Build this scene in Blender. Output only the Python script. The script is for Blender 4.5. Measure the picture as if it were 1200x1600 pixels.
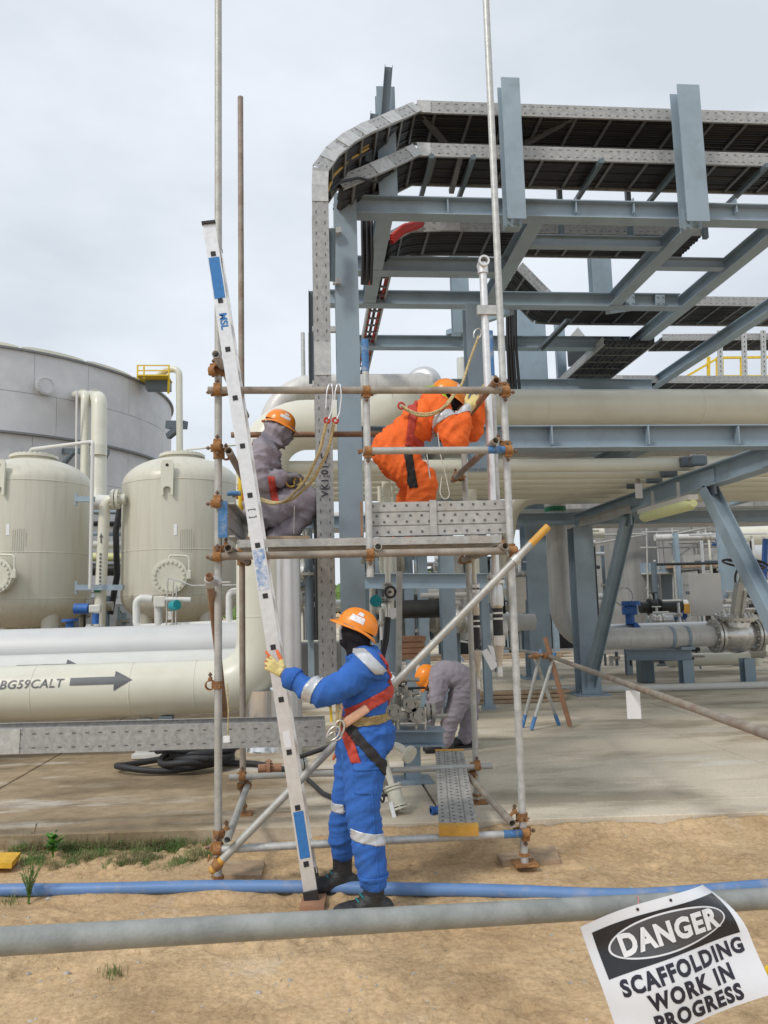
import bpy, bmesh, math, random
from mathutils import Vector, Matrix, Quaternion, noise
R = math.radians
random.seed(7)
for o in list(bpy.data.objects):
    bpy.data.objects.remove(o)
scene = bpy.context.scene
COL = scene.collection

# ------------------------------------------------------------------ camera
CAM_H, FPX = 1.66, 1230.0
YAW, PITCH, ROLL = R(5.3), R(6.95), R(1.47)
CAM = Vector((0, 0, CAM_H))
fw = Vector((math.sin(YAW) * math.cos(PITCH), math.cos(YAW) * math.cos(PITCH), math.sin(PITCH)))
rt0 = Vector((math.cos(YAW), -math.sin(YAW), 0))
up0 = rt0.cross(fw)
rt = rt0 * math.cos(ROLL) - up0 * math.sin(ROLL)
up = up0 * math.cos(ROLL) + rt0 * math.sin(ROLL)
cd = bpy.data.cameras.new('camera')
cd.sensor_fit = 'HORIZONTAL'; cd.sensor_width = 36.0; cd.lens = FPX * 36.0 / 1200.0
cd.clip_start = 0.05; cd.clip_end = 2000
camera = bpy.data.objects.new('camera', cd); COL.objects.link(camera)
camera.matrix_world = Matrix(((rt.x, up.x, -fw.x, CAM.x), (rt.y, up.y, -fw.y, CAM.y), (rt.z, up.z, -fw.z, CAM.z), (0, 0, 0, 1)))
scene.camera = camera

def ray(px, py):
    return fw + rt * ((px - 600) / FPX) + up * ((800 - py) / FPX)
def P(px, py, Y):
    d = ray(px, py); return CAM + d * (Y / d.y)
def PX(px, py, X):
    d = ray(px, py); return CAM + d * (X / d.x)
def PZ(px, py, Z=0.0):
    d = ray(px, py); return CAM + d * ((Z - CAM_H) / d.z)

# ------------------------------------------------------------------ sky, sun, exposure
SUN_EL, SUN_AZ = R(46), R(226)       # azimuth clockwise from +Y: behind the camera, to its left
world = bpy.data.worlds.new('World'); scene.world = world; world.use_nodes = True
nt = world.node_tree; nt.nodes.clear()
def N(nt, t, **kw):
    n = nt.nodes.new(t)
    for k, v in kw.items():
        setattr(n, k, v)
    return n
wo = N(nt, 'ShaderNodeOutputWorld'); wb = N(nt, 'ShaderNodeBackground'); wb.inputs[1].default_value = 0.1
sky = N(nt, 'ShaderNodeTexSky', sky_type='NISHITA'); sky.sun_disc = False
sky.sun_elevation = SUN_EL; sky.sun_rotation = SUN_AZ
tc = N(nt, 'ShaderNodeTexCoord'); mp = N(nt, 'ShaderNodeMapping'); mp.inputs['Scale'].default_value = (1.0, 1.0, 2.2)
nz = N(nt, 'ShaderNodeTexNoise'); nz.inputs['Scale'].default_value = 2.3; nz.inputs['Detail'].default_value = 7; nz.inputs['Roughness'].default_value = 0.52
cr = N(nt, 'ShaderNodeValToRGB')
cr.color_ramp.elements[0].position = 0.36; cr.color_ramp.elements[0].color = (6.1, 6.6, 7.15, 1)
cr.color_ramp.elements[1].position = 0.62; cr.color_ramp.elements[1].color = (7.7, 8.15, 8.75, 1)
mx = N(nt, 'ShaderNodeMix', data_type='RGBA'); mx.inputs[0].default_value = 0.9
L = nt.links.new
L(tc.outputs['Generated'], mp.inputs[0]); L(mp.outputs[0], nz.inputs['Vector']); L(nz.outputs[0], cr.inputs[0])
L(sky.outputs[0], mx.inputs[6]); L(cr.outputs[0], mx.inputs[7]); L(mx.outputs[2], wb.inputs[0]); L(wb.outputs[0], wo.inputs[0])
sl = bpy.data.lights.new('sun', 'SUN'); sl.energy = 1.5; sl.angle = R(10); sl.color = (1.0, 0.95, 0.87)
sun = bpy.data.objects.new('sun', sl); COL.objects.link(sun)
sdir = Vector((math.sin(SUN_AZ) * math.cos(SUN_EL), math.cos(SUN_AZ) * math.cos(SUN_EL), math.sin(SUN_EL)))
sun.rotation_euler = sdir.to_track_quat('Z', 'Y').to_euler(); sun.location = (-6, -8, 14)
scene.view_settings.view_transform = 'Standard'; scene.view_settings.look = 'None'
scene.view_settings.exposure = 0.25; scene.view_settings.gamma = 1.0
scene.view_settings.use_curve_mapping = False
scene.cycles.max_bounces = 6; scene.cycles.use_denoising = True

# ------------------------------------------------------------------ materials
def mat(name, col, rough=0.5, metal=0.0, var=0.12, scale=6.0, bump=0.0, bscale=40.0, stain=None, stain_amt=0.4, stain_scale=3.0,
        streak=False, spec=0.5, emit=None, emit_str=0.0, alpha=1.0, trans=0.0, detail=6, fine=0.0):
    m = bpy.data.materials.new(name); m.use_nodes = True
    nt = m.node_tree; b = nt.nodes['Principled BSDF']; L = nt.links.new
    b.inputs['Roughness'].default_value = rough; b.inputs['Metallic'].default_value = metal
    b.inputs['Specular IOR Level'].default_value = spec
    tc = N(nt, 'ShaderNodeTexCoord')
    n1 = N(nt, 'ShaderNodeTexNoise'); n1.inputs['Scale'].default_value = scale; n1.inputs['Detail'].default_value = detail
    L(tc.outputs['Object'], n1.inputs['Vector'])
    rp = N(nt, 'ShaderNodeValToRGB')
    rp.color_ramp.elements[0].position = 0.3; rp.color_ramp.elements[1].position = 0.7
    rp.color_ramp.elements[0].color = tuple(c * (1 - var) for c in col) + (1,)
    rp.color_ramp.elements[1].color = tuple(min(1, c * (1 + var)) for c in col) + (1,)
    L(n1.outputs[0], rp.inputs[0]); out = rp.outputs[0]
    if stain:
        n2 = N(nt, 'ShaderNodeTexNoise'); n2.inputs['Scale'].default_value = stain_scale; n2.inputs['Detail'].default_value = 9; n2.inputs['Roughness'].default_value = 0.62
        if streak:
            mp = N(nt, 'ShaderNodeMapping'); mp.inputs['Scale'].default_value = (6, 6, 0.35); L(tc.outputs['Object'], mp.inputs[0]); L(mp.outputs[0], n2.inputs['Vector'])
        else:
            L(tc.outputs['Object'], n2.inputs['Vector'])
        r2 = N(nt, 'ShaderNodeValToRGB'); e = r2.color_ramp.elements
        e[0].position = 0.62 - stain_amt * 0.4; e[0].color = (0, 0, 0, 1); e[1].position = 0.78 - stain_amt * 0.25; e[1].color = (1, 1, 1, 1)
        L(n2.outputs[0], r2.inputs[0])
        ms = N(nt, 'ShaderNodeMath', operation='MULTIPLY'); ms.inputs[1].default_value = min(1, stain_amt + 0.3); L(r2.outputs[0], ms.inputs[0])
        mm = N(nt, 'ShaderNodeMix', data_type='RGBA'); mm.inputs[7].default_value = tuple(stain) + (1,)
        L(ms.outputs[0], mm.inputs[0]); L(out, mm.inputs[6]); out = mm.outputs[2]
        if metal > 0:
            mr = N(nt, 'ShaderNodeMapRange'); mr.inputs[3].default_value = metal; mr.inputs[4].default_value = 0.0
            L(ms.outputs[0], mr.inputs[0]); L(mr.outputs[0], b.inputs['Metallic'])
    L(out, b.inputs['Base Color'])
    rr = N(nt, 'ShaderNodeMapRange'); rr.inputs[3].default_value = max(0.03, rough - 0.1); rr.inputs[4].default_value = min(1, rough + 0.1)
    L(n1.outputs[0], rr.inputs[0]); L(rr.outputs[0], b.inputs['Roughness'])
    if bump:
        n3 = N(nt, 'ShaderNodeTexNoise'); n3.inputs['Scale'].default_value = bscale; n3.inputs['Detail'].default_value = 5
        L(tc.outputs['Object'], n3.inputs['Vector'])
        bp = N(nt, 'ShaderNodeBump'); bp.inputs['Strength'].default_value = bump; bp.inputs['Distance'].default_value = 0.02
        L(n3.outputs[0], bp.inputs['Height']); L(bp.outputs[0], b.inputs['Normal'])
    if emit:
        b.inputs['Emission Color'].default_value = tuple(emit) + (1,); b.inputs['Emission Strength'].default_value = emit_str
    if trans:
        b.inputs['Transmission Weight'].default_value = trans
    m['k'] = 1
    return m

MT = {}
def defm(k, *a, **kw):
    MT[k] = mat(k, *a, **kw)
defm('galv', (0.44, 0.44, 0.415), 0.5, 0.35, 0.16, 14, 0.15, 60, stain=(0.27, 0.23, 0.18), stain_amt=0.22, stain_scale=7)
defm('tray_galv', (0.34, 0.345, 0.34), 0.5, 0.25, 0.2, 26, 0.08, 80, stain=(0.44, 0.445, 0.44), stain_amt=0.45, stain_scale=30)
defm('galv_clean', (0.50, 0.51, 0.50), 0.45, 0.35, 0.16, 22, 0.08, 80, stain=(0.62, 0.62, 0.6), stain_amt=0.3, stain_scale=16)
defm('tube_old', (0.33, 0.295, 0.25), 0.65, 0.15, 0.2, 10, 0.2, 60, stain=(0.21, 0.12, 0.075), stain_amt=0.4, stain_scale=6)
defm('tube_rust', (0.30, 0.17, 0.10), 0.8, 0.05, 0.25, 12, 0.25, 70, stain=(0.32, 0.28, 0.24), stain_amt=0.3, stain_scale=5)
defm('coupler', (0.36, 0.175, 0.06), 0.72, 0.1, 0.3, 40, 0.4, 120, stain=(0.15, 0.07, 0.04), stain_amt=0.5, stain_scale=30)
defm('bolt', (0.2, 0.13, 0.09), 0.6, 0.5, 0.3, 40)
defm('dark_in', (0.035, 0.022, 0.018), 0.9)
defm('galv_shade', (0.16, 0.16, 0.16), 0.5, 0.2, 0.15, 12)  # darker galvanised grey, shade under the trays put into the colour
defm('slot_dark', (0.13, 0.13, 0.13), 0.7)
defm('galv_rail', (0.265, 0.28, 0.265), 0.5, 0.2, 0.16, 16, 0.10, 150, stain=(0.37, 0.38, 0.365), stain_amt=0.42, stain_scale=13, detail=10)
defm('sign_white', (0.74, 0.755, 0.79), 0.3, 0, 0.03, 8, 0.03, 30)
defm('sign_black', (0.022, 0.022, 0.026), 0.18, 0, 0.2, 14, 0.25, 14)
defm('sign_grey', (0.085, 0.087, 0.094), 0.22, 0, 0.15, 10, 0.2, 12)
defm('tie_pink', (0.75, 0.25, 0.22), 0.6)
defm('sticker_text', (0.80, 0.80, 0.80), 0.45, 0, 0.03, 8, stain=(0.45, 0.44, 0.46), stain_amt=0.45, stain_scale=55)
defm('orange_band', (0.62, 0.33, 0.055), 0.6, 0, 0.12, 30, 0.1, 80, stain=(0.4, 0.27, 0.15), stain_amt=0.2, stain_scale=25)
defm('blue_band', (0.06, 0.19, 0.42), 0.55, 0, 0.2, 40, 0.1, 80, stain=(0.4, 0.42, 0.43), stain_amt=0.35, stain_scale=22)
defm('alu', (0.78, 0.785, 0.79), 0.36, 0.55, 0.06, 30, 0.04, 150, stain=(0.55, 0.54, 0.52), stain_amt=0.15, stain_scale=9)
defm('rubber', (0.022, 0.022, 0.024), 0.6, 0, 0.2, 20, 0.1, 90)
defm('sticker_blue', (0.035, 0.19, 0.50), 0.45, 0, 0.1, 60)
defm('sticker_worn', (0.035, 0.19, 0.50), 0.5, 0, 0.1, 60, stain=(0.75, 0.76, 0.77), stain_amt=0.75, stain_scale=22)
defm('white_paper', (0.80, 0.81, 0.83), 0.5, 0, 0.03, 20)
defm('steel_blue', (0.275, 0.355, 0.42), 0.45, 0.0, 0.09, 2.2, 0.04, 50, stain=(0.20, 0.25, 0.285), stain_amt=0.3, stain_scale=3.5)
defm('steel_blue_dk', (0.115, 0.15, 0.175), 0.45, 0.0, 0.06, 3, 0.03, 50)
defm('beige', (0.67, 0.66, 0.56), 0.33, 0, 0.025, 1.6, 0.015, 30, stain=(0.57, 0.55, 0.455), stain_amt=0.3, stain_scale=1.8)
defm('stencil', (0.30, 0.29, 0.25), 0.5)
defm('beige_vessel', (0.585, 0.565, 0.475), 0.38, 0, 0.03, 1.2, 0.02, 20, stain=(0.47, 0.44, 0.35), stain_amt=0.32, stain_scale=1.5, streak=True)
defm('pale_pipe', (0.64, 0.64, 0.61), 0.4, 0, 0.04, 4, 0.02, 30)
defm('pipe_grey', (0.60, 0.595, 0.575), 0.45, 0.1, 0.07, 5, 0.05, 30, stain=(0.42, 0.39, 0.34), stain_amt=0.3, stain_scale=4, streak=True)
defm('lens', (0.30, 0.30, 0.31), 0.1, 0, 0.02, 5)
defm('insul_white', (0.58, 0.585, 0.58), 0.5, 0.1, 0.04, 2, 0.04, 12)
defm('clad', (0.60, 0.605, 0.61), 0.38, 0.6, 0.06, 3, 0.05, 12)
defm('clad_bright', (0.80, 0.80, 0.80), 0.2, 0.9, 0.04, 4, 0.05, 9)
defm('cast', (0.42, 0.40, 0.35), 0.45, 0.3, 0.15, 20, 0.2, 60)
defm('stainless', (0.62, 0.61, 0.58), 0.3, 0.8, 0.12, 12, 0.08, 40, stain=(0.38, 0.33, 0.27), stain_amt=0.3, stain_scale=7)
defm('tank_plate', (0.56, 0.565, 0.58), 0.55, 0.0, 0.09, 0.9, 0.03, 6, stain=(0.64, 0.64, 0.65), stain_amt=0.4, stain_scale=2.2, detail=10)
defm('tank_seam', (0.30, 0.305, 0.31), 0.6)
defm('tank_ring', (0.20, 0.205, 0.21), 0.5, 0.2)
defm('conc_wall', (0.27, 0.265, 0.255), 0.85, 0, 0.18, 1.2, 0.25, 12, stain=(0.19, 0.185, 0.175), stain_amt=0.5, stain_scale=0.8, streak=True)
defm('cable', (0.016, 0.016, 0.018), 0.5, 0, 0.2)
defm('cable_red', (0.45, 0.03, 0.02), 0.5)
defm('cable_yellow', (0.42, 0.27, 0.05), 0.5)
defm('yellow', (0.72, 0.50, 0.02), 0.5, 0, 0.1, 10)
defm('yellow_ply', (0.70, 0.40, 0.03), 0.7, 0, 0.2, 9, 0.3, 40)
defm('timber', (0.40, 0.29, 0.19), 0.8, 0, 0.22, 9, 0.3, 60, stain=(0.24, 0.16, 0.10), stain_amt=0.35, stain_scale=10)
defm('timber_red', (0.32, 0.17, 0.10), 0.8, 0, 0.2, 9, 0.3, 60)
defm('plank_steel', (0.45, 0.445, 0.425), 0.52, 0.35, 0.16, 18, 0.2, 70, stain=(0.31, 0.245, 0.19), stain_amt=0.25, stain_scale=8)
defm('plank_cement', (0.35, 0.34, 0.315), 0.75, 0.1, 0.25, 25, 0.4, 90, stain=(0.52, 0.50, 0.46), stain_amt=0.35, stain_scale=14)
defm('blue_pipe', (0.115, 0.225, 0.45), 0.5, 0, 0.08, 5, 0.05, 30, stain=(0.35, 0.33, 0.33), stain_amt=0.28, stain_scale=9)
defm('blue_paint', (0.03, 0.13, 0.42), 0.5, 0, 0.2, 9)
defm('teal', (0.01, 0.27, 0.30), 0.35)
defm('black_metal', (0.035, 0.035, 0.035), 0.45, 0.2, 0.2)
defm('green_band', (0.02, 0.22, 0.10), 0.5)
defm('panel_grey', (0.40, 0.395, 0.385), 0.6, 0, 0.05, 3)
defm('box_white', (0.62, 0.60, 0.55), 0.5, 0, 0.05, 3)
defm('lamp_cover', (0.72, 0.74, 0.38), 0.35, 0, 0.03, 5)
defm('ink', (0.02, 0.02, 0.035), 0.35)
defm('ink_grey', (0.11, 0.115, 0.125), 0.4)
defm('rope', (0.55, 0.43, 0.22), 0.85, 0, 0.3, 60, 0.5, 200)
defm('string', (0.7, 0.68, 0.6), 0.8)
defm('red_strap', (0.50, 0.06, 0.04), 0.75, 0, 0.15, 50, 0.3, 300)
defm('black_strap', (0.025, 0.023, 0.025), 0.75, 0, 0.2, 50, 0.3, 300)
defm('tan_strap', (0.36, 0.27, 0.12), 0.8, 0, 0.2, 50, 0.3, 300)
defm('pad_pink', (0.62, 0.36, 0.24), 0.8, 0, 0.15, 30)
defm('cloth_blue', (0.038, 0.135, 0.46), 0.82, 0, 0.14, 5, 0.25, 40, stain=(0.045, 0.11, 0.30), stain_amt=0.22, stain_scale=6, spec=0.25)
defm('cloth_orange', (0.88, 0.165, 0.035), 0.82, 0, 0.10, 5, 0.25, 40, stain=(0.58, 0.12, 0.04), stain_amt=0.18, stain_scale=6, spec=0.25)
defm('cloth_mauve', (0.30, 0.27, 0.305), 0.85, 0, 0.12, 5, 0.25, 40, stain=(0.20, 0.18, 0.19), stain_amt=0.2, stain_scale=6, spec=0.2)
defm('reflective', (0.55, 0.57, 0.60), 0.4, 0.3, 0.08, 40, 0.1, 200)
defm('black_cloth', (0.017, 0.015, 0.018), 0.85, 0, 0.2, 20, 0.3, 40, spec=0.2)
defm('skin', (0.20, 0.105, 0.065), 0.55, 0, 0.1, 20)
defm('glove_yellow', (0.72, 0.60, 0.26), 0.85, 0, 0.12, 60, 0.4, 300)
defm('glove_orange', (0.72, 0.17, 0.05), 0.7, 0, 0.12, 60, 0.4, 200)
defm('glove_grey', (0.24, 0.22, 0.235), 0.85, 0, 0.15, 60, 0.4, 200)
defm('helmet', (0.86, 0.26, 0.02), 0.3, 0, 0.03, 10)
defm('neon', (0.36, 0.72, 0.05), 0.75)
defm('boot', (0.02, 0.02, 0.021), 0.5, 0, 0.25, 30, 0.3, 90)
defm('grass_a', (0.105, 0.185, 0.04), 0.7, 0, 0.3, 3)
defm('grass_b', (0.24, 0.205, 0.10), 0.8, 0, 0.3, 3)
defm('leaf', (0.09, 0.26, 0.025), 0.5, 0, 0.25, 20)
defm('stone', (0.38, 0.36, 0.33), 0.8, 0, 0.3, 9, 0.3, 50)
defm('clear_plastic', (0.55, 0.55, 0.55), 0.15, 0, 0.02, 5, trans=0.6)

# ------------------------------------------------------------------ mesh building
LOC = {}
def frame(d, upv=Vector((0, 0, 1))):
    d = Vector(d).normalized(); upv = Vector(upv)
    s = d.cross(upv)
    if s.length < 1e-4:
        s = d.cross(Vector((0, 1, 0)))
    s.normalize(); u = s.cross(d).normalized()
    return d, s, u

class M:
    def __init__(s):
        s.v, s.f, s.sm, s.mi = [], [], [], []
    def face(s, idx, smooth=False, mi=0):
        s.f.append(idx); s.sm.append(smooth); s.mi.append(mi)
    def bar(s, p0, p1, w, h, upv=(0, 0, 1), mi=0):
        p0, p1 = Vector(p0), Vector(p1); d, sd, u = frame(p1 - p0, upv); b = len(s.v)
        for p in (p0, p1):
            for a, c in ((-1, -1), (1, -1), (1, 1), (-1, 1)):
                s.v.append(p + sd * (a * w / 2) + u * (c * h / 2))
        for q in ((0, 1, 2, 3), (7, 6, 5, 4), (0, 4, 5, 1), (1, 5, 6, 2), (2, 6, 7, 3), (3, 7, 4, 0)):
            s.face([b + i for i in q], False, mi)
        return s
    def box(s, c, sx, sy, sz, mi=0):
        c = Vector(c)
        return s.bar(c - Vector((0, sy / 2, 0)), c + Vector((0, sy / 2, 0)), sx, sz, (0, 0, 1), mi)
    def bevbox(s, c, sx, sy, sz, bv=0.01, rot=None, mi=0):
        # box with chamfered edges
        c = Vector(c); b = len(s.v); hx, hy, hz = sx / 2, sy / 2, sz / 2
        bm = bmesh.new(); bmesh.ops.create_cube(bm, size=1)
        for v in bm.verts:
            v.co = Vector((v.co.x * sx, v.co.y * sy, v.co.z * sz))
        bmesh.ops.bevel(bm, geom=bm.edges[:], offset=bv, segments=2, affect='EDGES', profile=0.5)
        bm.verts.index_update()
        for v in bm.verts:
            p = v.co.copy()
            if rot is not None:
                p = rot @ p
            s.v.append(p + c)
        for f in bm.faces:
            s.face([b + v.index for v in f.verts], False, mi)
        bm.free(); return s
    def extrude(s, prof, p0, p1, upv=(0, 0, 1), smooth=False, caps=True, mi=0):
        p0, p1 = Vector(p0), Vector(p1); d, sd, u = frame(p1 - p0, upv); n = len(prof); b = len(s.v)
        for p in (p0, p1):
            for x, y in prof:
                s.v.append(p + sd * x + u * y)
        for i in range(n):
            j = (i + 1) % n; s.face([b + i, b + n + i, b + n + j, b + j], smooth, mi)
        if caps:
            s.face([b + i for i in range(n)], False, mi); s.face([b + n + i for i in reversed(range(n))], False, mi)
        return s
    def ibeam(s, p0, p1, h=0.24, bf=0.2, tw=0.014, tf=0.018, upv=(0, 0, 1)):
        w, k = bf / 2, h / 2
        pr = [(-w, -k), (w, -k), (w, -k + tf), (tw, -k + tf), (tw, k - tf), (w, k - tf), (w, k), (-w, k), (-w, k - tf), (-tw, k - tf), (-tw, -k + tf), (-w, -k + tf)]
        return s.extrude(pr, p0, p1, upv)
    def chan(s, p0, p1, h=0.1, b=0.03, t=0.004, upv=(0, 0, 1), flip=1):
        # C rail: web plus two flanges on one side
        f = flip
        pr = [(0, -h / 2), (b * f, -h / 2), (b * f, -h / 2 + t), (t * f, -h / 2 + t), (t * f, h / 2 - t), (b * f, h / 2 - t), (b * f, h / 2), (0, h / 2)]
        return s.extrude(pr, p0, p1, upv)
    def tube(s, pts, r, n=14, caps=True, hollow=0.0, radii=None, mi=0, flat=(1, 1), upv=None):
        pts = [Vector(p) for p in pts]; k = len(pts)
        tang = []
        for i in range(k):
            a = pts[max(0, i - 1)]; c = pts[min(k - 1, i + 1)]
            t = (c - a)
            tang.append(t.normalized() if t.length > 1e-9 else Vector((0, 0, 1)))
        d, sd, u = frame(tang[0], upv if upv is not None else ((0, 0, 1) if abs(tang[0].z) < 0.95 else (0, 1, 0)))
        rings = []
        for i in range(k):
            if i:
                q = tang[i - 1].rotation_difference(tang[i]); sd = q @ sd; u = q @ u
            rr = radii[i] if radii else r
            # widen ring at bends
            b = len(s.v); rings.append(b)
            for j in range(n):
                a = 2 * math.pi * j / n
                s.v.append(pts[i] + sd * (math.cos(a) * rr * flat[0]) + u * (math.sin(a) * rr * flat[1]))
        for i in range(k - 1):
            for j in range(n):
                j2 = (j + 1) % n
                s.face([rings[i] + j, rings[i] + j2, rings[i + 1] + j2, rings[i + 1] + j], True, mi)
        if caps and not hollow:
            for i, rev in ((0, True), (k - 1, False)):
                b = len(s.v); s.v.extend([s.v[rings[i] + j].copy() for j in range(n)])
                ids = [b + j for j in range(n)]
                s.face(ids[::-1] if rev else ids, False, mi)
        if hollow:
            for i, rev, tg in ((0, True, tang[0]), (k - 1, False, -tang[-1])):
                b = len(s.v)
                for f_, dep in ((1.0, 0), (1 - hollow, 0), (1 - hollow, 0.10)):
                    for j in range(n):
                        s.v.append(pts[i] + (s.v[rings[i] + j] - pts[i]) * f_ + tg * dep)
                for a in (0, 1):
                    for j in range(n):
                        j2 = (j + 1) % n; q = [b + a * n + j, b + a * n + j2, b + (a + 1) * n + j2, b + (a + 1) * n + j]
                        s.face(q[::-1] if rev else q, a == 1, mi)
                ids = [b + 2 * n + j for j in range(n)]; s.face(ids[::-1] if rev else ids, False, mi)
        return s
    def lathe(s, prof, o=(0, 0, 0), axis=(0, 0, 1), n=20, smooth=True, mi=0, hard=35):
        # prof: list of (radius, height); hard corners split
        o = Vector(o); ax = Vector(axis).normalized()
        d, sd, u = frame(ax, (0, 1, 0) if abs(ax.y) < 0.9 else (0, 0, 1))
        k = len(prof); prev = None
        for i in range(k - 1):
            (r0, h0), (r1, h1) = prof[i], prof[i + 1]
            share = False
            if prev is not None and smooth:
                a0 = math.atan2(prof[i][1] - prof[i - 1][1], prof[i][0] - prof[i - 1][0]); a1 = math.atan2(h1 - h0, r1 - r0)
                da = abs((a1 - a0 + math.pi) % (2 * math.pi) - math.pi)
                share = da < R(hard)
            if share:
                b0 = prev
            else:
                b0 = len(s.v)
                for j in range(n):
                    a = 2 * math.pi * j / n; s.v.append(o + ax * h0 + (sd * math.cos(a) + u * math.sin(a)) * max(r0, 1e-5))
            b1 = len(s.v)
            for j in range(n):
                a = 2 * math.pi * j / n; s.v.append(o + ax * h1 + (sd * math.cos(a) + u * math.sin(a)) * max(r1, 1e-5))
            for j in range(n):
                j2 = (j + 1) % n; s.face([b0 + j, b0 + j2, b1 + j2, b1 + j], smooth, mi)
            prev = b1
        return s
    def cyl(s, p0, p1, r, n=16, mi=0, r1=None):
        p0, p1 = Vector(p0), Vector(p1); h = (p1 - p0).length; q = r if r1 is None else r1
        return s.lathe([(0, 0), (r, 0), (q, h), (0, h)], p0, p1 - p0, n, True, mi)
    def torus(s, c, axis, Rr, r, n=20, m=8, mi=0):
        c = Vector(c); d, sd, u = frame(axis, (0, 0, 1) if abs(Vector(axis).normalized().z) < 0.9 else (0, 1, 0)); b = len(s.v)
        for i in range(n):
            a = 2 * math.pi * i / n; e = sd * math.cos(a) + u * math.sin(a)
            for j in range(m):
                t = 2 * math.pi * j / m; s.v.append(c + e * (Rr + r * math.cos(t)) + d * (r * math.sin(t)))
        for i in range(n):
            for j in range(m):
                i2, j2 = (i + 1) % n, (j + 1) % m
                s.face([b + i * m + j, b + i2 * m + j, b + i2 * m + j2, b + i * m + j2], True, mi)
        return s
    def poly(s, pts, thick, nrm, mi=0):
        # flat plate outline extruded along nrm
        nrm = Vector(nrm).normalized() * thick; b = len(s.v); n = len(pts)
        for p in pts: s.v.append(Vector(p))
        for p in pts: s.v.append(Vector(p) + nrm)
        s.face([b + i for i in range(n)][::-1], False, mi); s.face([b + n + i for i in range(n)], False, mi)
        for i in range(n):
            j = (i + 1) % n; s.face([b + i, b + j, b + n + j, b + n + i], False, mi)
        return s
    def bolts(s, c, axis, Rr, cnt, r=0.012, h=0.02, ph=0.0, mi=0):
        c = Vector(c); d, sd, u = frame(axis, (0, 0, 1) if abs(Vector(axis).normalized().z) < 0.9 else (0, 1, 0))
        for i in range(cnt):
            a = 2 * math.pi * (i + ph) / cnt; p = c + (sd * math.cos(a) + u * math.sin(a)) * Rr
            s.cyl(p - d * h / 2, p + d * h / 2, r, 6, mi)
        return s
    def build(s, name, m, parent=None, recalc=True):
        me = bpy.data.meshes.new(name)
        off = LOC.get(parent.name, Vector()) if parent is not None else Vector()
        me.from_pydata([tuple(Vector(v) - off) for v in s.v], [], s.f)
        me.polygons.foreach_set('use_smooth', s.sm)
        ms = m if isinstance(m, (list, tuple)) else [m]
        for x in ms:
            me.materials.append(MT[x] if isinstance(x, str) else x)
        if len(ms) > 1:
            me.polygons.foreach_set('material_index', s.mi)
        if recalc:
            bm = bmesh.new(); bm.from_mesh(me); bmesh.ops.recalc_face_normals(bm, faces=bm.faces[:]); bm.to_mesh(me); bm.free()
        me.update()
        o = bpy.data.objects.new(name, me); COL.objects.link(o)
        if parent is not None:
            o.parent = parent; LOC[o.name] = off
        return o

def tag(o, label, cat, group=None):
    o['label'] = label; o['category'] = cat
    if group: o['group'] = group
    return o
def struct(o, label=None):
    o['kind'] = 'structure'
    if label: o['label'] = label
    return o
def thing(name, loc, label, cat, group=None):
    o = bpy.data.objects.new(name, None); COL.objects.link(o); o.location = Vector(loc); o.empty_display_size = 0.1
    LOC[o.name] = Vector(loc); return tag(o, label, cat, group)
def share(src, name, parent, mtx):
    o = bpy.data.objects.new(name, src); COL.objects.link(o); o.parent = parent
    off = LOC.get(parent.name, Vector()); o.matrix_local = Matrix.Translation(-off) @ mtx
    LOC[o.name] = off; return o
def copy_tree(o, loc, label=None, rz=0.0):
    r = o.copy(); COL.objects.link(r); r.location = loc; r.rotation_euler[2] += rz; LOC[r.name] = Vector(loc)
    if label: r['label'] = label
    for ch in [c for c in bpy.data.objects if c.parent == o]:
        c = ch.copy(); COL.objects.link(c); c.parent = r
        for g in [x for x in bpy.data.objects if x.parent == ch]:
            d = g.copy(); COL.objects.link(d); d.parent = c
    return r
def bend(pts, rad, seg=7):
    # round the corners of a polyline
    pts = [Vector(p) for p in pts]; out = [pts[0]]
    for i in range(1, len(pts) - 1):
        a, b, c = pts[i - 1], pts[i], pts[i + 1]; d0 = (a - b); d1 = (c - b)
        rr = rad[i - 1] if isinstance(rad, (list, tuple)) else rad
        th = d0.angle(d1); t = min(rr / math.tan(th / 2), d0.length * 0.49, d1.length * 0.49)
        p0 = b + d0.normalized() * t; p1 = b + d1.normalized() * t
        for j in range(seg + 1):
            w = j / seg
            # circular arc through quadratic-rational form
            wt = math.sin(th / 2)
            q = (p0 * (1 - w) ** 2 + b * (2 * w * (1 - w) * wt) + p1 * w ** 2) / ((1 - w) ** 2 + 2 * w * (1 - w) * wt + w ** 2)
            out.append(q)
    out.append(pts[-1]); return out
def text_mesh(body, size, offset=0.0, spacing=1.0, shear=0.0):
    c = bpy.data.curves.new('t', 'FONT'); c.body = body; c.size = size; c.offset = offset; c.space_character = spacing; c.shear = shear
    c.align_x = 'CENTER'; c.align_y = 'CENTER'; c.resolution_u = 3
    o = bpy.data.objects.new('t', c); COL.objects.link(o)
    bpy.context.view_layer.update()
    me = bpy.data.meshes.new_from_object(o.evaluated_get(bpy.context.evaluated_depsgraph_get()))
    vs = [v.co.copy() for v in me.vertices]; fs = [list(p.vertices) for p in me.polygons]
    bpy.data.objects.remove(o); bpy.data.curves.remove(c); bpy.data.meshes.remove(me)
    return vs, fs
def put_text(body, size, fn, name, m, parent, offset=0.0, spacing=1.0, shear=0.0):
    vs, fs = text_mesh(body, size, offset, spacing, shear); k = M()
    k.v = [fn(v.x, v.y) for v in vs]
    for f in fs: k.face(f)
    return k.build(name, m, parent, recalc=False)
# ================================================================== ground
ZS = 0.10                                    # top of the concrete slab
EA, EB = PZ(0, 1306, ZS), PZ(1200, 1268, ZS)
def edge_y(x):
    return EA.y + (x - EA.x) * (EB.y - EA.y) / (EB.x - EA.x)

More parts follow.
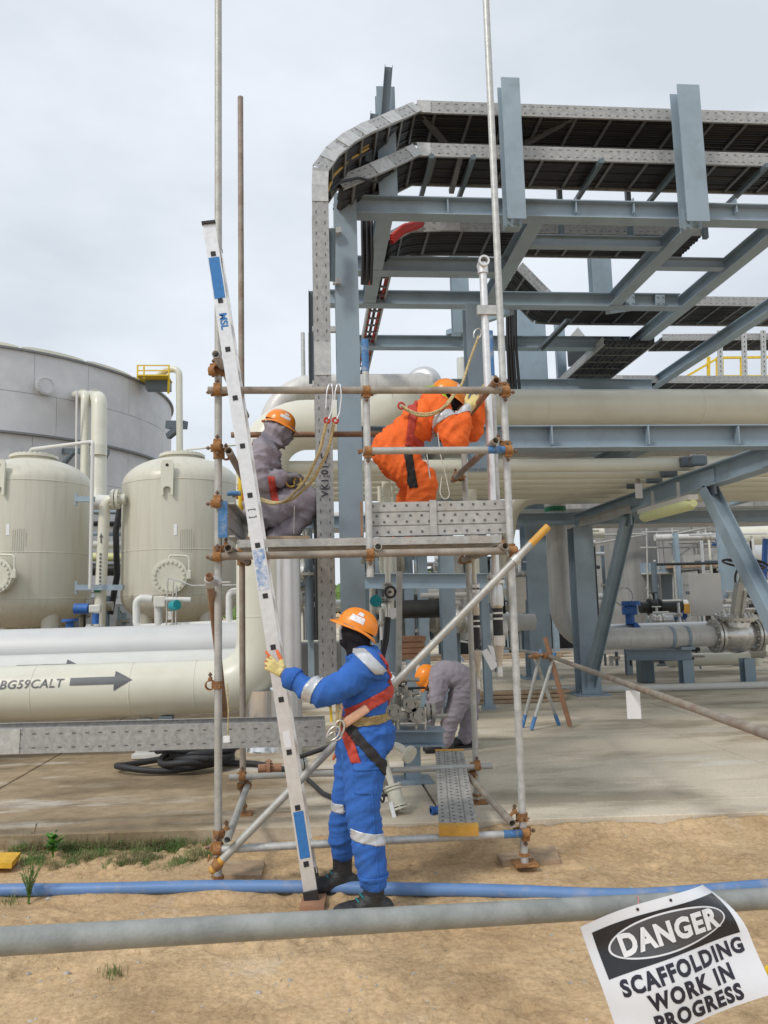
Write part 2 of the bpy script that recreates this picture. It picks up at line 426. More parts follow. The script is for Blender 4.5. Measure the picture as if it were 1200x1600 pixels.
def sand_material():
    m = bpy.data.materials.new('sand'); m.use_nodes = True; nt = m.node_tree; b = nt.nodes['Principled BSDF']; L = nt.links.new
    b.inputs['Roughness'].default_value = 0.95; b.inputs['Specular IOR Level'].default_value = 0.15
    tc = N(nt, 'ShaderNodeTexCoord')
    def noi(s, d=8, r=0.6):
        n = N(nt, 'ShaderNodeTexNoise'); n.inputs['Scale'].default_value = s; n.inputs['Detail'].default_value = d; n.inputs['Roughness'].default_value = r
        L(tc.outputs['Object'], n.inputs['Vector']); return n
    a = noi(0.9); r = N(nt, 'ShaderNodeValToRGB'); e = r.color_ramp.elements
    e[0].position = 0.32; e[0].color = (0.41, 0.275, 0.15, 1); e[1].position = 0.66; e[1].color = (0.67, 0.495, 0.30, 1)
    e.new(0.5).color = (0.575, 0.41, 0.24, 1)
    L(a.outputs[0], r.inputs[0])
    c = noi(34, 6, 0.7); r2 = N(nt, 'ShaderNodeValToRGB'); e = r2.color_ramp.elements
    e[0].position = 0.30; e[0].color = (0.62, 0.57, 0.50, 1); e[1].position = 0.58; e[1].color = (1.06, 1.06, 1.06, 1)
    L(c.outputs[0], r2.inputs[0])
    mu = N(nt, 'ShaderNodeMix', data_type='RGBA', blend_type='MULTIPLY'); mu.inputs[0].default_value = 0.75
    L(r.outputs[0], mu.inputs[6]); L(r2.outputs[0], mu.inputs[7])
    d = noi(1.7, 9, 0.65); r3 = N(nt, 'ShaderNodeValToRGB'); e = r3.color_ramp.elements
    e[0].position = 0.60; e[0].color = (0, 0, 0, 1); e[1].position = 0.72; e[1].color = (0.55, 0.55, 0.55, 1)
    L(d.outputs[0], r3.inputs[0])
    m2 = N(nt, 'ShaderNodeMix', data_type='RGBA'); m2.inputs[7].default_value = (0.62, 0.56, 0.48, 1)
    L(r3.outputs[0], m2.inputs[0]); L(mu.outputs[2], m2.inputs[6])
    # scuffed darker lines, like cracks and tracks, in random patches
    wv = noi(4.2, 4, 0.55); sb_ = N(nt, 'ShaderNodeMath', operation='SUBTRACT'); sb_.inputs[1].default_value = 0.5; L(wv.outputs[0], sb_.inputs[0])
    ab = N(nt, 'ShaderNodeMath', operation='ABSOLUTE'); L(sb_.outputs[0], ab.inputs[0])
    r4 = N(nt, 'ShaderNodeValToRGB'); e = r4.color_ramp.elements; e[0].position = 0.004; e[0].color = (0.5, 0.5, 0.5, 1); e[1].position = 0.030; e[1].color = (0, 0, 0, 1); L(ab.outputs[0], r4.inputs[0])
    mk = noi(1.9, 6, 0.65); r5 = N(nt, 'ShaderNodeValToRGB'); e = r5.color_ramp.elements; e[0].position = 0.48; e[0].color = (0, 0, 0, 1); e[1].position = 0.62; e[1].color = (1, 1, 1, 1); L(mk.outputs[0], r5.inputs[0])
    m5 = N(nt, 'ShaderNodeMath', operation='MULTIPLY'); L(r4.outputs[0], m5.inputs[0]); L(r5.outputs[0], m5.inputs[1])
    m6 = N(nt, 'ShaderNodeMix', data_type='RGBA'); m6.inputs[7].default_value = (0.30, 0.20, 0.115, 1); L(m5.outputs[0], m6.inputs[0]); L(m2.outputs[2], m6.inputs[6]); L(m6.outputs[2], b.inputs['Base Color'])
    f1 = noi(55, 8, 0.72); f2 = noi(9, 6, 0.6)
    pm = noi(1.5, 5, 0.6); pr_ = N(nt, 'ShaderNodeMapRange'); pr_.inputs[1].default_value = 0.42; pr_.inputs[2].default_value = 0.66; pr_.inputs[3].default_value = 0.12; pr_.inputs[4].default_value = 1.0; L(pm.outputs[0], pr_.inputs[0])
    fm = N(nt, 'ShaderNodeMath', operation='MULTIPLY'); L(f1.outputs[0], fm.inputs[0]); L(pr_.outputs[0], fm.inputs[1])
    ad = N(nt, 'ShaderNodeMath', operation='MULTIPLY_ADD'); ad.inputs[1].default_value = 1.3
    L(f2.outputs[0], ad.inputs[0]); L(fm.outputs[0], ad.inputs[2])
    bp = N(nt, 'ShaderNodeBump'); bp.inputs['Strength'].default_value = 1.0; bp.inputs['Distance'].default_value = 0.02
    L(ad.outputs[0], bp.inputs['Height']); L(bp.outputs[0], b.inputs['Normal'])
    return m
MT['sand'] = sand_material()

def concrete_material():
    m = bpy.data.materials.new('concrete'); m.use_nodes = True; nt = m.node_tree; b = nt.nodes['Principled BSDF']; L = nt.links.new
    b.inputs['Roughness'].default_value = 0.85; b.inputs['Specular IOR Level'].default_value = 0.25
    tc = N(nt, 'ShaderNodeTexCoord')
    def noi(s, d=8, r=0.6, sc=(1, 1, 1)):
        mp = N(nt, 'ShaderNodeMapping'); mp.inputs['Scale'].default_value = sc; L(tc.outputs['Object'], mp.inputs[0])
        n = N(nt, 'ShaderNodeTexNoise'); n.inputs['Scale'].default_value = s; n.inputs['Detail'].default_value = d; n.inputs['Roughness'].default_value = r
        L(mp.outputs[0], n.inputs['Vector']); return n
    def ramp(src, p0, c0, p1, c1):
        r = N(nt, 'ShaderNodeValToRGB'); e = r.color_ramp.elements; e[0].position = p0; e[0].color = c0; e[1].position = p1; e[1].color = c1
        L(src, r.inputs[0]); return r.outputs[0]
    base = ramp(noi(0.7, 9).outputs[0], 0.3, (0.55, 0.485, 0.38, 1), 0.7, (0.72, 0.645, 0.52, 1))
    # muddy brown deposit, heaviest on the left part of the pad
    sep = N(nt, 'ShaderNodeSeparateXYZ'); L(tc.outputs['Object'], sep.inputs[0])
    mr = N(nt, 'ShaderNodeMapRange'); mr.inputs[1].default_value = 0.6; mr.inputs[2].default_value = -1.4; mr.inputs[3].default_value = 0.0; mr.inputs[4].default_value = 0.30
    L(sep.outputs[0], mr.inputs[0])
    n2 = noi(1.1, 10, 0.62, (0.45, 1.5, 1)); ad = N(nt, 'ShaderNodeMath', operation='ADD'); L(n2.outputs[0], ad.inputs[0]); L(mr.outputs[0], ad.inputs[1])
    st = ramp(ad.outputs[0], 0.55, (0, 0, 0, 1), 0.73, (0.85, 0.85, 0.85, 1))
    mm = N(nt, 'ShaderNodeMix', data_type='RGBA'); L(st, mm.inputs[0]); L(base, mm.inputs[6])
    brown = ramp(noi(5, 8).outputs[0], 0.3, (0.19, 0.13, 0.065, 1), 0.7, (0.38, 0.28, 0.165, 1)); L(brown, mm.inputs[7])
    n3 = noi(1.6, 10, 0.6, (0.4, 1.2, 1)); ws = ramp(n3.outputs[0], 0.58, (0, 0, 0, 1), 0.68, (0.7, 0.7, 0.7, 1))
    m3 = N(nt, 'ShaderNodeMix', data_type='RGBA'); L(ws, m3.inputs[0]); L(mm.outputs[2], m3.inputs[6]); m3.inputs[7].default_value = (0.68, 0.65, 0.59, 1)
    dk = ramp(noi(0.55, 7, 0.6, (0.7, 1.6, 1)).outputs[0], 0.50, (1, 1, 1, 1), 0.60, (0.60, 0.58, 0.55, 1))
    md = N(nt, 'ShaderNodeMix', data_type='RGBA', blend_type='MULTIPLY'); md.inputs[0].default_value = 0.9; L(m3.outputs[2], md.inputs[6]); L(dk, md.inputs[7])
    fine = ramp(noi(38, 6, 0.7).outputs[0], 0.3, (0.82, 0.81, 0.80, 1), 0.65, (1.05, 1.05, 1.05, 1))
    mu = N(nt, 'ShaderNodeMix', data_type='RGBA', blend_type='MULTIPLY'); mu.inputs[0].default_value = 0.8
    L(md.outputs[2], mu.inputs[6]); L(fine, mu.inputs[7]); L(mu.outputs[2], b.inputs['Base Color'])
    bp = N(nt, 'ShaderNodeBump'); bp.inputs['Strength'].default_value = 0.35; bp.inputs['Distance'].default_value = 0.008
    L(noi(22, 8, 0.65).outputs[0], bp.inputs['Height']); L(bp.outputs[0], b.inputs['Normal'])
    return m
MT['concrete'] = concrete_material()

def spaced(lo, hi, step, far_lo, far_hi):
    a = [lo + i * step for i in range(int((hi - lo) / step) + 1)]
    g, d = lo, step
    left = []
    while g > far_lo:
        d *= 1.5; g -= d; left.append(max(g, far_lo))
    g, d = a[-1], step; right = []
    while g < far_hi:
        d *= 1.5; g += d; right.append(min(g, far_hi))
    return left[::-1] + a + right
BPX = [(q.x, q.y) for q in (PZ(x, y, 0.04) for x, y in ((-420, 1418), (-120, 1398), (0, 1391), (240, 1387), (500, 1386), (740, 1391), (930, 1398), (1010, 1398), (1200, 1384), (1400, 1372)))]
def pipe_y(x):
    for (xa, ya), (xb_, yb_) in zip(BPX, BPX[1:]):
        if xa <= x <= xb_: return ya + (yb_ - ya) * (x - xa) / (xb_ - xa)
    return -99
FP = []
rf = random.Random(17)
for i in range(120):
    x0, y0 = rf.uniform(-2.6, 3.2), rf.uniform(1.3, 5.4); an = rf.uniform(0, 3.14); FP.append((x0, y0, math.cos(an), math.sin(an), rf.uniform(.10, .15), rf.uniform(.035, .055), rf.uniform(.008, .02)))
def sand_z(x, y):
    p = Vector((x, y, 0))
    fz = 0.0
    for fx, fy, ca, sa, la, lb, dp in FP:
        dx, dy = x - fx, y - fy
        if abs(dx) < .26 and abs(dy) < .26:
            e = ((dx * ca + dy * sa) / la) ** 2 + ((-dx * sa + dy * ca) / lb) ** 2
            if e < 3.2: fz += -dp * math.exp(-(e ** 1.6)) + dp * .55 * math.exp(-((e - 1.6) / .5) ** 2)
    n = noise.noise(p * 0.7) * 0.03 + noise.noise(p * 2.6 + Vector((3, 1, 0))) * 0.016
    c = noise.noise(p * 8.0 + Vector((9, 4, 2))); n += c * 0.008
    d = noise.noise(p * 19.0); n += (max(0, d - 0.12) * 0.055 - max(0, -d - 0.2) * 0.03) * max(0.0, 0.15 + 1.6 * noise.noise(p * 1.1))
    r = abs(noise.noise(Vector((x * 3.1 + 5, y * 6.5, 1)))); n -= max(0, 0.09 - r) * 0.12 * (noise.noise(p * 1.1 + Vector((7, 0, 0))) + 0.35)
    de = edge_y(x) - y
    if x > -.4 and 0 < de < .45:
        w = (1 - de / .45) ** 2 * min(1, (x + .4) / .8); n += w * (.075 + .03 * noise.noise(Vector((x * 2.2, 0, 5))))
    dg = max(0, 1 - ((x - .1) / .9) ** 2 - ((y - 4.35) / .28) ** 2) + max(0, 1 - ((x + 1.0) / .5) ** 2 - ((y - 4.45) / .2) ** 2)
    if dg > 0: n += dg * .05 * max(-.3, noise.noise(p * 11 + Vector((2, 2, 2))) + .5 * noise.noise(p * 25))
    dp_ = y - pipe_y(x)
    if abs(dp_) < .3: n = n * .5 + .030 * math.exp(-(dp_ / .09) ** 2) * (.7 + noise.noise(Vector((x * 2.6, 3, dp_ * 6)))) - .012 * math.exp(-((dp_ + .14) / .05) ** 2)
    return n + fz
gx = spaced(-3.3, 3.9, 0.019, -300, 300); gy = spaced(1.25, 6.2, 0.019, -60, 420)
k = M(); nx = len(gx)
for y in gy:
    for x in gx:
        near = -3.6 < x < 4.2 and 1.0 < y < 6.5
        z = sand_z(x, y) if near else 0.0
        if y > edge_y(x) + 0.05: z = -0.06
        k.v.append(Vector((x, y, z)))
for j in range(len(gy) - 1):
    for i in range(nx - 1):
        a = j * nx + i; k.face([a, a + 1, a + nx + 1, a + nx], True)
ground = struct(k.build('sand_ground', 'sand', recalc=False), 'brown trampled sand with tracks and clods')

# concrete pad, panel by panel
pad = bpy.data.objects.new('concrete_pad', None); COL.objects.link(pad); struct(pad, 'stained concrete pad cast in panels'); LOC[pad.name] = Vector()
x1, x2 = PZ(895, 1091, ZS).x, PZ(1004, 1095, ZS).x
xs = [-60, -22, -12.6, -7.3, -2.9, 0.95, x1, x2, x2 + 4.6, x2 + 9.4, x2 + 16, 60]
ys = [0.42, 3.6, 7.4, 11.2, 16, 21, 27, 34, 60]
G = 0.010
for ci in range(len(xs) - 1):
    a, b = xs[ci] + G, xs[ci + 1] - G
    prev = 0.0
    for rj, oy in enumerate(ys):
        lo, hi = prev, oy; prev = oy
        f0 = (lambda x, q=lo: (edge_y(x) + q)); f1 = (lambda x, q=hi: (edge_y(x) + q))
        g0 = G if lo > 0 else 0.0
        dz = random.uniform(-0.002, 0.002)
        z1 = ZS + dz; kk = M(); nseg = 1
        pts = [(a, f0(a) + g0), (b, f0(b) + g0), (b, f1(b) - G), (a, f1(a) - G)]
        c = 0.006
        # chamfered prism
        ctr = (sum(p[0] for p in pts) / 4, sum(p[1] for p in pts) / 4)
        base = len(kk.v)
        for p in pts: kk.v.append(Vector((p[0], p[1], -0.3)))
        for p in pts: kk.v.append(Vector((p[0], p[1], z1 - c)))
        for p, sx, sy in zip(pts, (1, -1, -1, 1), (1, 1, -1, -1)): kk.v.append(Vector((p[0] + sx * c, p[1] + sy * c, z1)))
        kk.face([8, 9, 10, 11])
        for l in (0, 4):
            for i in range(4):
                j = (i + 1) % 4; kk.face([l + i, l + j, l + 4 + j, l + 4 + i])
        kk.build('slab_panel', 'concrete', pad, recalc=False)
kk = M(); kk.v = [Vector((-60, edge_y(-60) + 0.1, 0.06)), Vector((60, edge_y(60) + 0.1, 0.06)), Vector((60, edge_y(60) + 59, 0.06)), Vector((-60, edge_y(-60) + 59, 0.06))]
kk.face([0, 1, 2, 3]); kk.build('joint_filler', 'black_metal', pad, recalc=False)

# blue plastic pipe lying on the sand
bp_px = [(-420, 1418), (-120, 1398), (0, 1391), (120, 1390), (240, 1387), (350, 1385), (500, 1386), (620, 1389), (740, 1391), (830, 1394), (930, 1398), (1010, 1398), (1100, 1392), (1200, 1384), (1400, 1372), (1700, 1355)]
pts = [PZ(x, y, 0.045) for x, y in bp_px]
sm = []
for i in range(len(pts) - 1):
    p0, p1, p2, p3 = pts[max(0, i - 1)], pts[i], pts[i + 1], pts[min(len(pts) - 1, i + 2)]
    for t in range(4):
        u = t / 4
        sm.append(0.5 * ((2 * p1) + (p2 - p0) * u + (2 * p0 - 5 * p1 + 4 * p2 - p3) * u * u + (3 * p1 - p0 - 3 * p2 + p3) * u ** 3))
sm.append(pts[-1])
tag(M().tube(sm, 0.036, 16).build('water_pipe', 'blue_pipe'), 'dusty blue plastic pipe lying along the sand', 'pipe')

# sole boards
def board(name, pxs, z, th, m, label):
    pts = [PZ(x, y, z) for x, y in pxs]; kk = M().poly(pts, th, (0, 0, 1)); return tag(kk.build(name, m), label, 'board', 'boards lying on the sand')
board('sole_board', [(776, 1343), (786, 1355), (876, 1352), (866, 1328), (800, 1326)][:4], 0.0, 0.035, 'timber', 'brown timber board under the base plate of the right scaffold pole')
board('sole_board', [(330, 1374), (408, 1376), (414, 1352), (345, 1350)], 0.0, 0.03, 'timber', 'thin timber board lying on the sand behind the blue pipe')
board('sole_board', [(468, 1425), (506, 1425), (512, 1394), (478, 1394)], 0.0, 0.03, 'timber_red', 'short reddish timber offcut under the ladder foot')
# orange plywood scrap at the left edge
yp = [PZ(x, y, 0.03) for x, y in ((-40, 1357), (18, 1357), (32, 1340), (-40, 1341))]
kk = M().poly(yp, 0.035, (0, 0, 1)); tag(kk.build('plywood_scrap', 'yellow_ply'), 'yellow orange box scrap lying by the slab edge', 'scrap')

# grass along the slab edge: uncountable blades
kk = M(); rg = random.Random(3)
def blade(kk, p, h, w, lean, ang, mi):
    s = Vector((math.cos(ang), math.sin(ang), 0)); l = Vector((-math.sin(ang) * lean, math.cos(ang) * lean, 0)); b = len(kk.v)
    kk.v += [p - s * w, p + s * w, p + l * 0.35 * h + s * w * 0.7 + Vector((0, 0, h * 0.6)), p + l * 0.35 * h - s * w * 0.7 + Vector((0, 0, h * 0.6)), p + l * h + Vector((0, 0, h * (1 - 0.3 * abs(lean))))]
    kk.face([b, b + 1, b + 2, b + 3], False, mi); kk.face([b + 3, b + 2, b + 4], False, mi)
cnt = 0; tries = 0
while cnt < 13000 and tries < 200000:
    tries += 1
    x = rg.uniform(20, 350); y = rg.gauss(1334, 16)
    if y < 1306 or y > 1378: continue
    cl = noise.noise(Vector((x * 0.028, y * 0.07, 3))) + .5 * noise.noise(Vector((x * 0.09, y * 0.16, 8)))
    dens = 0.48 + cl * 1.4 - max(0, 70 - x) / 60 - max(0, x - 300) / 70 - max(0, y - 1345) / 30
    if rg.random() > dens: continue
    p = PZ(x, y, 0.0); cnt += 1
    if p.y > edge_y(p.x) - 0.015: p.y = edge_y(p.x) - 0.015 - rg.random() * 0.06
    dry = noise.noise(Vector((x * 0.03, y * 0.06, 9))) + rg.uniform(-.4, .4) + (0.30 if y < 1328 else -0.05)
    blade(kk, p - Vector((0, 0, 0.008)), rg.uniform(0.012, 0.06) * (1.5 if y < 1328 else 0.9) * (1.9 if rg.random() < .06 else 1), rg.uniform(0.0011, 0.0026), rg.uniform(-1.6, 1.6), rg.uniform(0, 6.28), 1 if dry > 0.05 else 0)
for i in range(400):     # sparse tufts elsewhere on the sand
    cx, cy = rg.choice([(20, 1400), (180, 1522), (310, 1335), (10, 1410), (30, 1395)]); x, y = cx + rg.gauss(0, 10), cy + rg.gauss(0, 4)
    p = PZ(x, y, 0.0); blade(kk, p, rg.uniform(0.015, 0.05), 0.002, rg.uniform(-1, 1), rg.uniform(0, 6.28), rg.randint(0, 1))
g = kk.build('grass', ['grass_a', 'grass_b'], recalc=False); g['kind'] = 'stuff'; g['label'] = 'dry and green grass growing at the slab edge'

# weeds
def weed(px, py, h, n, label, spread=0.5, m='grass_a', leafy=5, ls=0.02):
    o = PZ(px, py, 0.0); t = thing('weed', o, label, 'weed', 'weeds on the sand'); rw = random.Random(int(px))
    st, lf = M(), M()
    for i in range(n):
        a = rw.uniform(0, 6.28); d = Vector((math.cos(a), math.sin(a), 0)) * rw.uniform(0.1, spread); hh = h * rw.uniform(0.5, 1.0)
        pts = [o + d * (hh * q * q) + Vector((0, 0, hh * q)) + Vector((rw.uniform(-1, 1), rw.uniform(-1, 1), 0)) * 0.006 for q in (0, .3, .6, 1)]
        st.tube(pts, 0.0018, 4)
        for q in range(leafy):
            w = rw.uniform(0.2, 1); c = o + d * (hh * w * w) + Vector((0, 0, hh * w)); b = len(lf.v); a2 = rw.uniform(0, 6.28)
            e = Vector((math.cos(a2), math.sin(a2), rw.uniform(0, .8))) * ls * rw.uniform(.7, 1.3); s_ = Vector((-e.y, e.x, 0)) * 0.3
            lf.v += [c, c + e * 0.5 + s_, c + e, c + e * 0.5 - s_]; lf.face([b, b + 1, b + 2, b + 3])
    st.build('stems', m, t, recalc=False); o2 = lf.build('leaves', m, t, recalc=False); o2['kind'] = 'stuff'
weed(45, 1412, 0.28, 26, 'spindly green weed growing across the blue pipe', 0.45, 'grass_a', 9, 0.016)
weed(82, 1340, 0.17, 9, 'bright green leafy seedling in the grass by the slab', 0.5, 'leaf', 7, 0.055)
weed(52, 1325, 0.20, 3, 'thin dry weed stalk standing at the slab edge', 0.15, 'grass_b', 8, 0.014)

# stones and litter on the sand
def stone(px, py, s, m, label, z=0.0):
    bm = bmesh.new(); bmesh.ops.create_icosphere(bm, subdivisions=2, radius=1); o = PZ(px, py, z); rs = random.Random(int(px * 7 + py))
    sc = Vector((rs.uniform(.8, 1.4), rs.uniform(.7, 1.1), rs.uniform(.35, .6))) * s
    for v in bm.verts:
        n = 1 + 0.35 * noise.noise(v.co * 1.3 + Vector((px, py, 0))); v.co = Vector((v.co.x * sc.x * n, v.co.y * sc.y * n, v.co.z * sc.z * n))
    me = bpy.data.meshes.new('stone'); bm.to_mesh(me); bm.free(); me.materials.append(MT[m]); ob = bpy.data.objects.new('stone', me); COL.objects.link(ob); ob.location = o
    tag(ob, label, 'stone', 'stones on the sand')
stone(404, 1551, 0.016, 'stone', 'small grey stone on the bare sand below the handrail')
stone(683, 1365, 0.020, 'stone', 'grey stone on the sand right of the worker in blue')
stone(1010, 1290, 0.022, 'pale_pipe', 'pale stone chip near the slab edge at right')
kk = M(); rl = random.Random(11)
for i in range(900):
    x, y = rl.uniform(-60, 1260), rl.uniform(1285, 1640); p = PZ(x, y, 0.0)
    if p.y > edge_y(p.x) - 0.05: continue
    p.z = sand_z(p.x, p.y); s_ = rl.uniform(0.003, 0.010) * rl.choice([1, 1, 1, 1.8]); b = len(kk.v); mi = rl.choice([0, 0, 1, 2])
    o6 = [Vector((1, 0, 0)), Vector((0, 1, 0)), Vector((-1, 0, 0)), Vector((0, -1, 0)), Vector((0, 0, .7)), Vector((0, 0, -.5))]
    q = Matrix.Rotation(rl.uniform(0, 6.28), 3, 'Z')
    st = rl.uniform(0.6, 1.4) if mi != 2 else 3.5
    kk.v += [p + q @ Vector((e.x * s_ * st, e.y * s_ * (1 if mi != 2 else .3), e.z * s_ * (1 if mi != 2 else .3))) for e in o6]
    for f in ((0, 1, 4), (1, 2, 4), (2, 3, 4), (3, 0, 4), (1, 0, 5), (2, 1, 5), (3, 2, 5), (0, 3, 5)): kk.face([b + i for i in f], False, mi)
g = kk.build('sand_clods', ['sand', 'stone', 'timber'], recalc=False); g['kind'] = 'stuff'; g['label'] = 'small clods, grit and twigs scattered on the sand'
# ================================================================== scaffold
YF, YR = 5.1, 6.42
XL, XR_, XM = P(341, 950, YF).x, P(802, 950, YF).x, P(575, 750, YF).x
XRL, XRR = P(378, 800, YR).x, P(738, 1050, YR).x
TR_ = 0.0242
scf = thing('scaffold', ((XL + XR_) / 2, (YF + YR) / 2, 0), 'tube and clamp scaffold tower with a plank deck and guard rails', 'scaffold')
def tubeo(name, a, b, m='galv', r=TR_, label=None, hollow=0.16, parent=scf):
    a, b = Vector(a), Vector(b)
    o = M().tube([a, b], r, 16, hollow=hollow).build(name, m, parent)
    if label: o['label'] = label
    return o
def tube_band(a, b, m, parent, f0, f1):
    a, b = Vector(a), Vector(b); d = b - a
    return M().tube([a + d * f0, a + d * f1], TR_ + 0.0008, 16, hollow=0.18).build('paint_band', m, parent)

# coupler: collar on the pole (local Z) and collar on the second tube (local X) in front of it
def coupler_mesh():
    k = M()
    def collar(o, ax, side):
        ax = Vector(ax); o = Vector(o)
        k.lathe([(0.0255, -0.024), (0.0315, -0.024), (0.0330, -0.014), (0.0315, -0.008), (0.0315, 0.008), (0.0330, 0.014), (0.0315, 0.024), (0.0255, 0.024)], o, ax, 18)
        s = Vector(side); 
        k.bevbox(o + s * 0.036, *( (0.026, 0.022, 0.05) if abs(ax.z) > .5 else (0.05, 0.022, 0.026)), 0.004)
        e = s
        k.cyl(o + s * 0.030 + Vector((0, -0.03, 0)) * 0, o + s * 0.078, 0.0062, 8, 1)
        k.cyl(o + s * 0.058, o + s * 0.070, 0.013, 6, 1)
    collar((0, 0, 0), (0, 0, 1), (-1, 0, 0))
    collar((0, -0.0495, 0), (1, 0, 0), (0, 0, 1))
    k.bevbox((0, -0.0255, 0), 0.036, 0.03, 0.036, 0.004)
    # short lever bolt on the opposite side
    k.bar((0.028, 0.006, -0.012), (0.062, 0.012, -0.004), 0.014, 0.026)
    k.cyl((0.05, -0.012, 0), (0.05, 0.03, 0), 0.006, 8, 1)
    o = k.build('coupler_source', ['coupler', 'bolt']); me = o.data; bpy.data.objects.remove(o); return me
CPL = coupler_mesh()
def coupler(p, rz=0.0, flip=False, rx=0.0, parent=scf, tilt=0.0):
    m = Matrix.Translation(Vector(p)) @ Matrix.Rotation(rz, 4, 'Z') @ Matrix.Rotation(tilt, 4, 'Y') @ Matrix.Rotation(rx, 4, 'X')
    if flip: m = m @ Matrix.Rotation(math.pi, 4, 'Y')
    return share(CPL, 'coupler', parent, m)
def zf(py, px, Y=YF):
    return P(px, py, Y).z
# standards
ztop = 6.6
tubeo('standard', (XL, YF, 0.03), (XL, YF, ztop), 'galv', label='tall front left pole rising out of the picture')
tubeo('standard', (XR_, YF, 0.03), (XR_, YF, ztop), 'galv_clean', label='tall galvanised front right pole rising out of the picture')
o = tubeo('standard', (XM, YF, zf(902, 576)), (XM, YF, zf(531, 569)), 'galv_clean', label='short front middle pole with blue painted top')
tube_band((XM, YF, zf(902, 576)), (XM, YF, zf(531, 569)), 'blue_band', o, 0.86, 1.001)
tubeo('standard', (XRL, YR, ZS + 0.03), (XRL, YR, zf(152, 378, YR)), 'tube_old', label='brown rear left pole')
tubeo('standard', (XRR, YR, ZS + 0.03), (XRR, YR, zf(700, 724, YR)), 'galv', label='rear right pole')
xb = P(771, 650, 5.95).x
o = tubeo('standard', (xb, 5.95, 2.15), (xb, 5.95, zf(518, 767, 5.95)), 'galv_clean', label='pole with faded blue top behind the drop pipe')
tube_band((xb, 5.95, 2.15), (xb, 5.95, zf(518, 767, 5.95)), 'blue_band', o, 0.78, 1.001)
# base plates
for x, y, z in ((XL, YF, 0.0), (XR_, YF, 0.035), (XRL, YR, ZS), (XRR, YR, ZS)):
    k = M().bevbox((x, y, z + 0.006), 0.15, 0.15, 0.01, 0.002); k.cyl((x, y, z + 0.01), (x, y, z + 0.05), 0.02, 12); k.lathe([(0.02, 0), (0.034, 0), (0.034, 0.02), (0.02, 0.02)], (x, y, z + 0.05), (0, 0, 1), 8, False)
    k.build('base_plate', 'coupler', scf)
yl = YF - 0.0495
zg, zm, zd, zb = zf(613, 560), zf(706, 690), zf(866, 560), zf(1311, 580)
tubeo('ledger', (XL - 0.06, yl, zg), (XR_ + 0.02, yl, zg), 'tube_old', label='front guard rail tube')
o = tubeo('ledger', (XM - 0.03, yl, zm), (XR_ + 0.03, yl, zm), 'galv', label='front mid rail tube with blue end')
tube_band((XM - 0.03, yl, zm), (XR_ + 0.03, yl, zm), 'blue_band', o, 0.83, 0.985)
tubeo('ledger', (XL - 0.05, yl, zd), (XR_ + 0.02, yl, zd), 'tube_old', label='cement splashed ledger tube under the deck')
o = tubeo('ledger', (XL + 0.02, yl, zb), (XR_ - 0.01, yl, zb), 'galv_clean', label='bottom front ledger tube with blue end')
tube_band((XL + 0.02, yl, zb), (XR_ - 0.01, yl, zb), 'blue_band', o, 0.93, 0.999)
for x, z in ((XL, zg), (XM, zg), (XR_, zg), (XM, zm), (XR_, zm), (XL, zd), (XM, zd), (XR_, zd), (XL, zb), (XR_, zb)):
    coupler((x, YF, z), flip=(x > 0.3))
# rear ledgers
yr = YR - 0.0495
for py, px, m, x0, x1_ in ((681, 470, 'tube_rust', XRL - .08, XRR + .05), (1204, 560, 'galv', XRL - .1, XRR + .12), (858, 560, 'tube_old', XRL - .1, XRR + .1), (604, 470, 'tube_old', XRL - .1, XRL + 0.1)):
    z = zf(py, px, YR)
    if py == 604: continue
    tubeo('ledger', (x0, yr, z), (x1_, yr, z), m, label='rear ledger tube')
    coupler((XRL, YR, z)); coupler((XRR, YR, z))
# transoms running front to back, hollow ends towards the camera
def transom(px, py, y0=4.93, y1=6.55, m='tube_old', dz=0.0, lab=None):
    a = P(px, py, y0); b = Vector((a.x + 0.0, y1, a.z + dz)); tubeo('transom', a, b, m, label=lab); return a
def transom_c(px, py, xp, m='tube_old', y0=4.95, y1=6.55):
    a = transom(px, py, y0, y1, m)
    s = 1 if a.x > xp else -1
    share(CPL, 'coupler', scf, Matrix.Translation(Vector((xp, YF, a.z))) @ Matrix.Rotation(R(90) * s, 4, 'Z'))
    xr = XRL if xp < 0 else XRR
    share(CPL, 'coupler', scf, Matrix.Translation(Vector((a.x - s * .0495, YR, a.z))) @ Matrix.Rotation(R(90) * s, 4, 'Z'))
tubeo('transom', P(337, 553, 4.80), P(337, 553, 4.80) + Vector((0.05, 1.7, 0.03)), 'galv', label='left side tube sticking out towards the camera')
transom_c(357, 704, XL); transom_c(356, 856, XL); transom_c(355, 1313, XL, 'galv')
transom_c(776, 594, XR_, 'tube_rust'); transom_c(775, 688, XR_); transom_c(790, 853, XR_); transom_c(801, 1287, XR_)
transom(591, 854, 4.97, 6.5, 'galv')
# braces
a, b = P(331, 1360, 5.0), P(856, 823, 4.98)
o = tubeo('brace', a, b, 'galv', label='long diagonal brace with orange painted ends')
tube_band(a, b, 'orange_band', o, -0.0005, 0.03); tube_band(a, b, 'orange_band', o, 0.945, 1.0005)
def swivel(p, ax):
    k = M(); p = Vector(p); ax = Vector(ax).normalized()
    k.lathe([(0.025, -0.022), (0.032, -0.022), (0.0335, 0), (0.032, 0.022), (0.025, 0.022)], p, ax, 18)
    k.lathe([(0.025, -0.022), (0.032, -0.022), (0.0335, 0), (0.032, 0.022), (0.025, 0.022)], (p.x, YF, p.z), (0, 0, 1), 18)
    k.cyl(p + Vector((0, 0.02, 0)), Vector((p.x, YF - 0.02, p.z)), 0.02, 10); k.cyl(p + Vector((-0.05, -0.012, 0.03)), p + Vector((-0.05, 0.03, 0.05)), 0.007, 8)
    return k
d = (b - a)
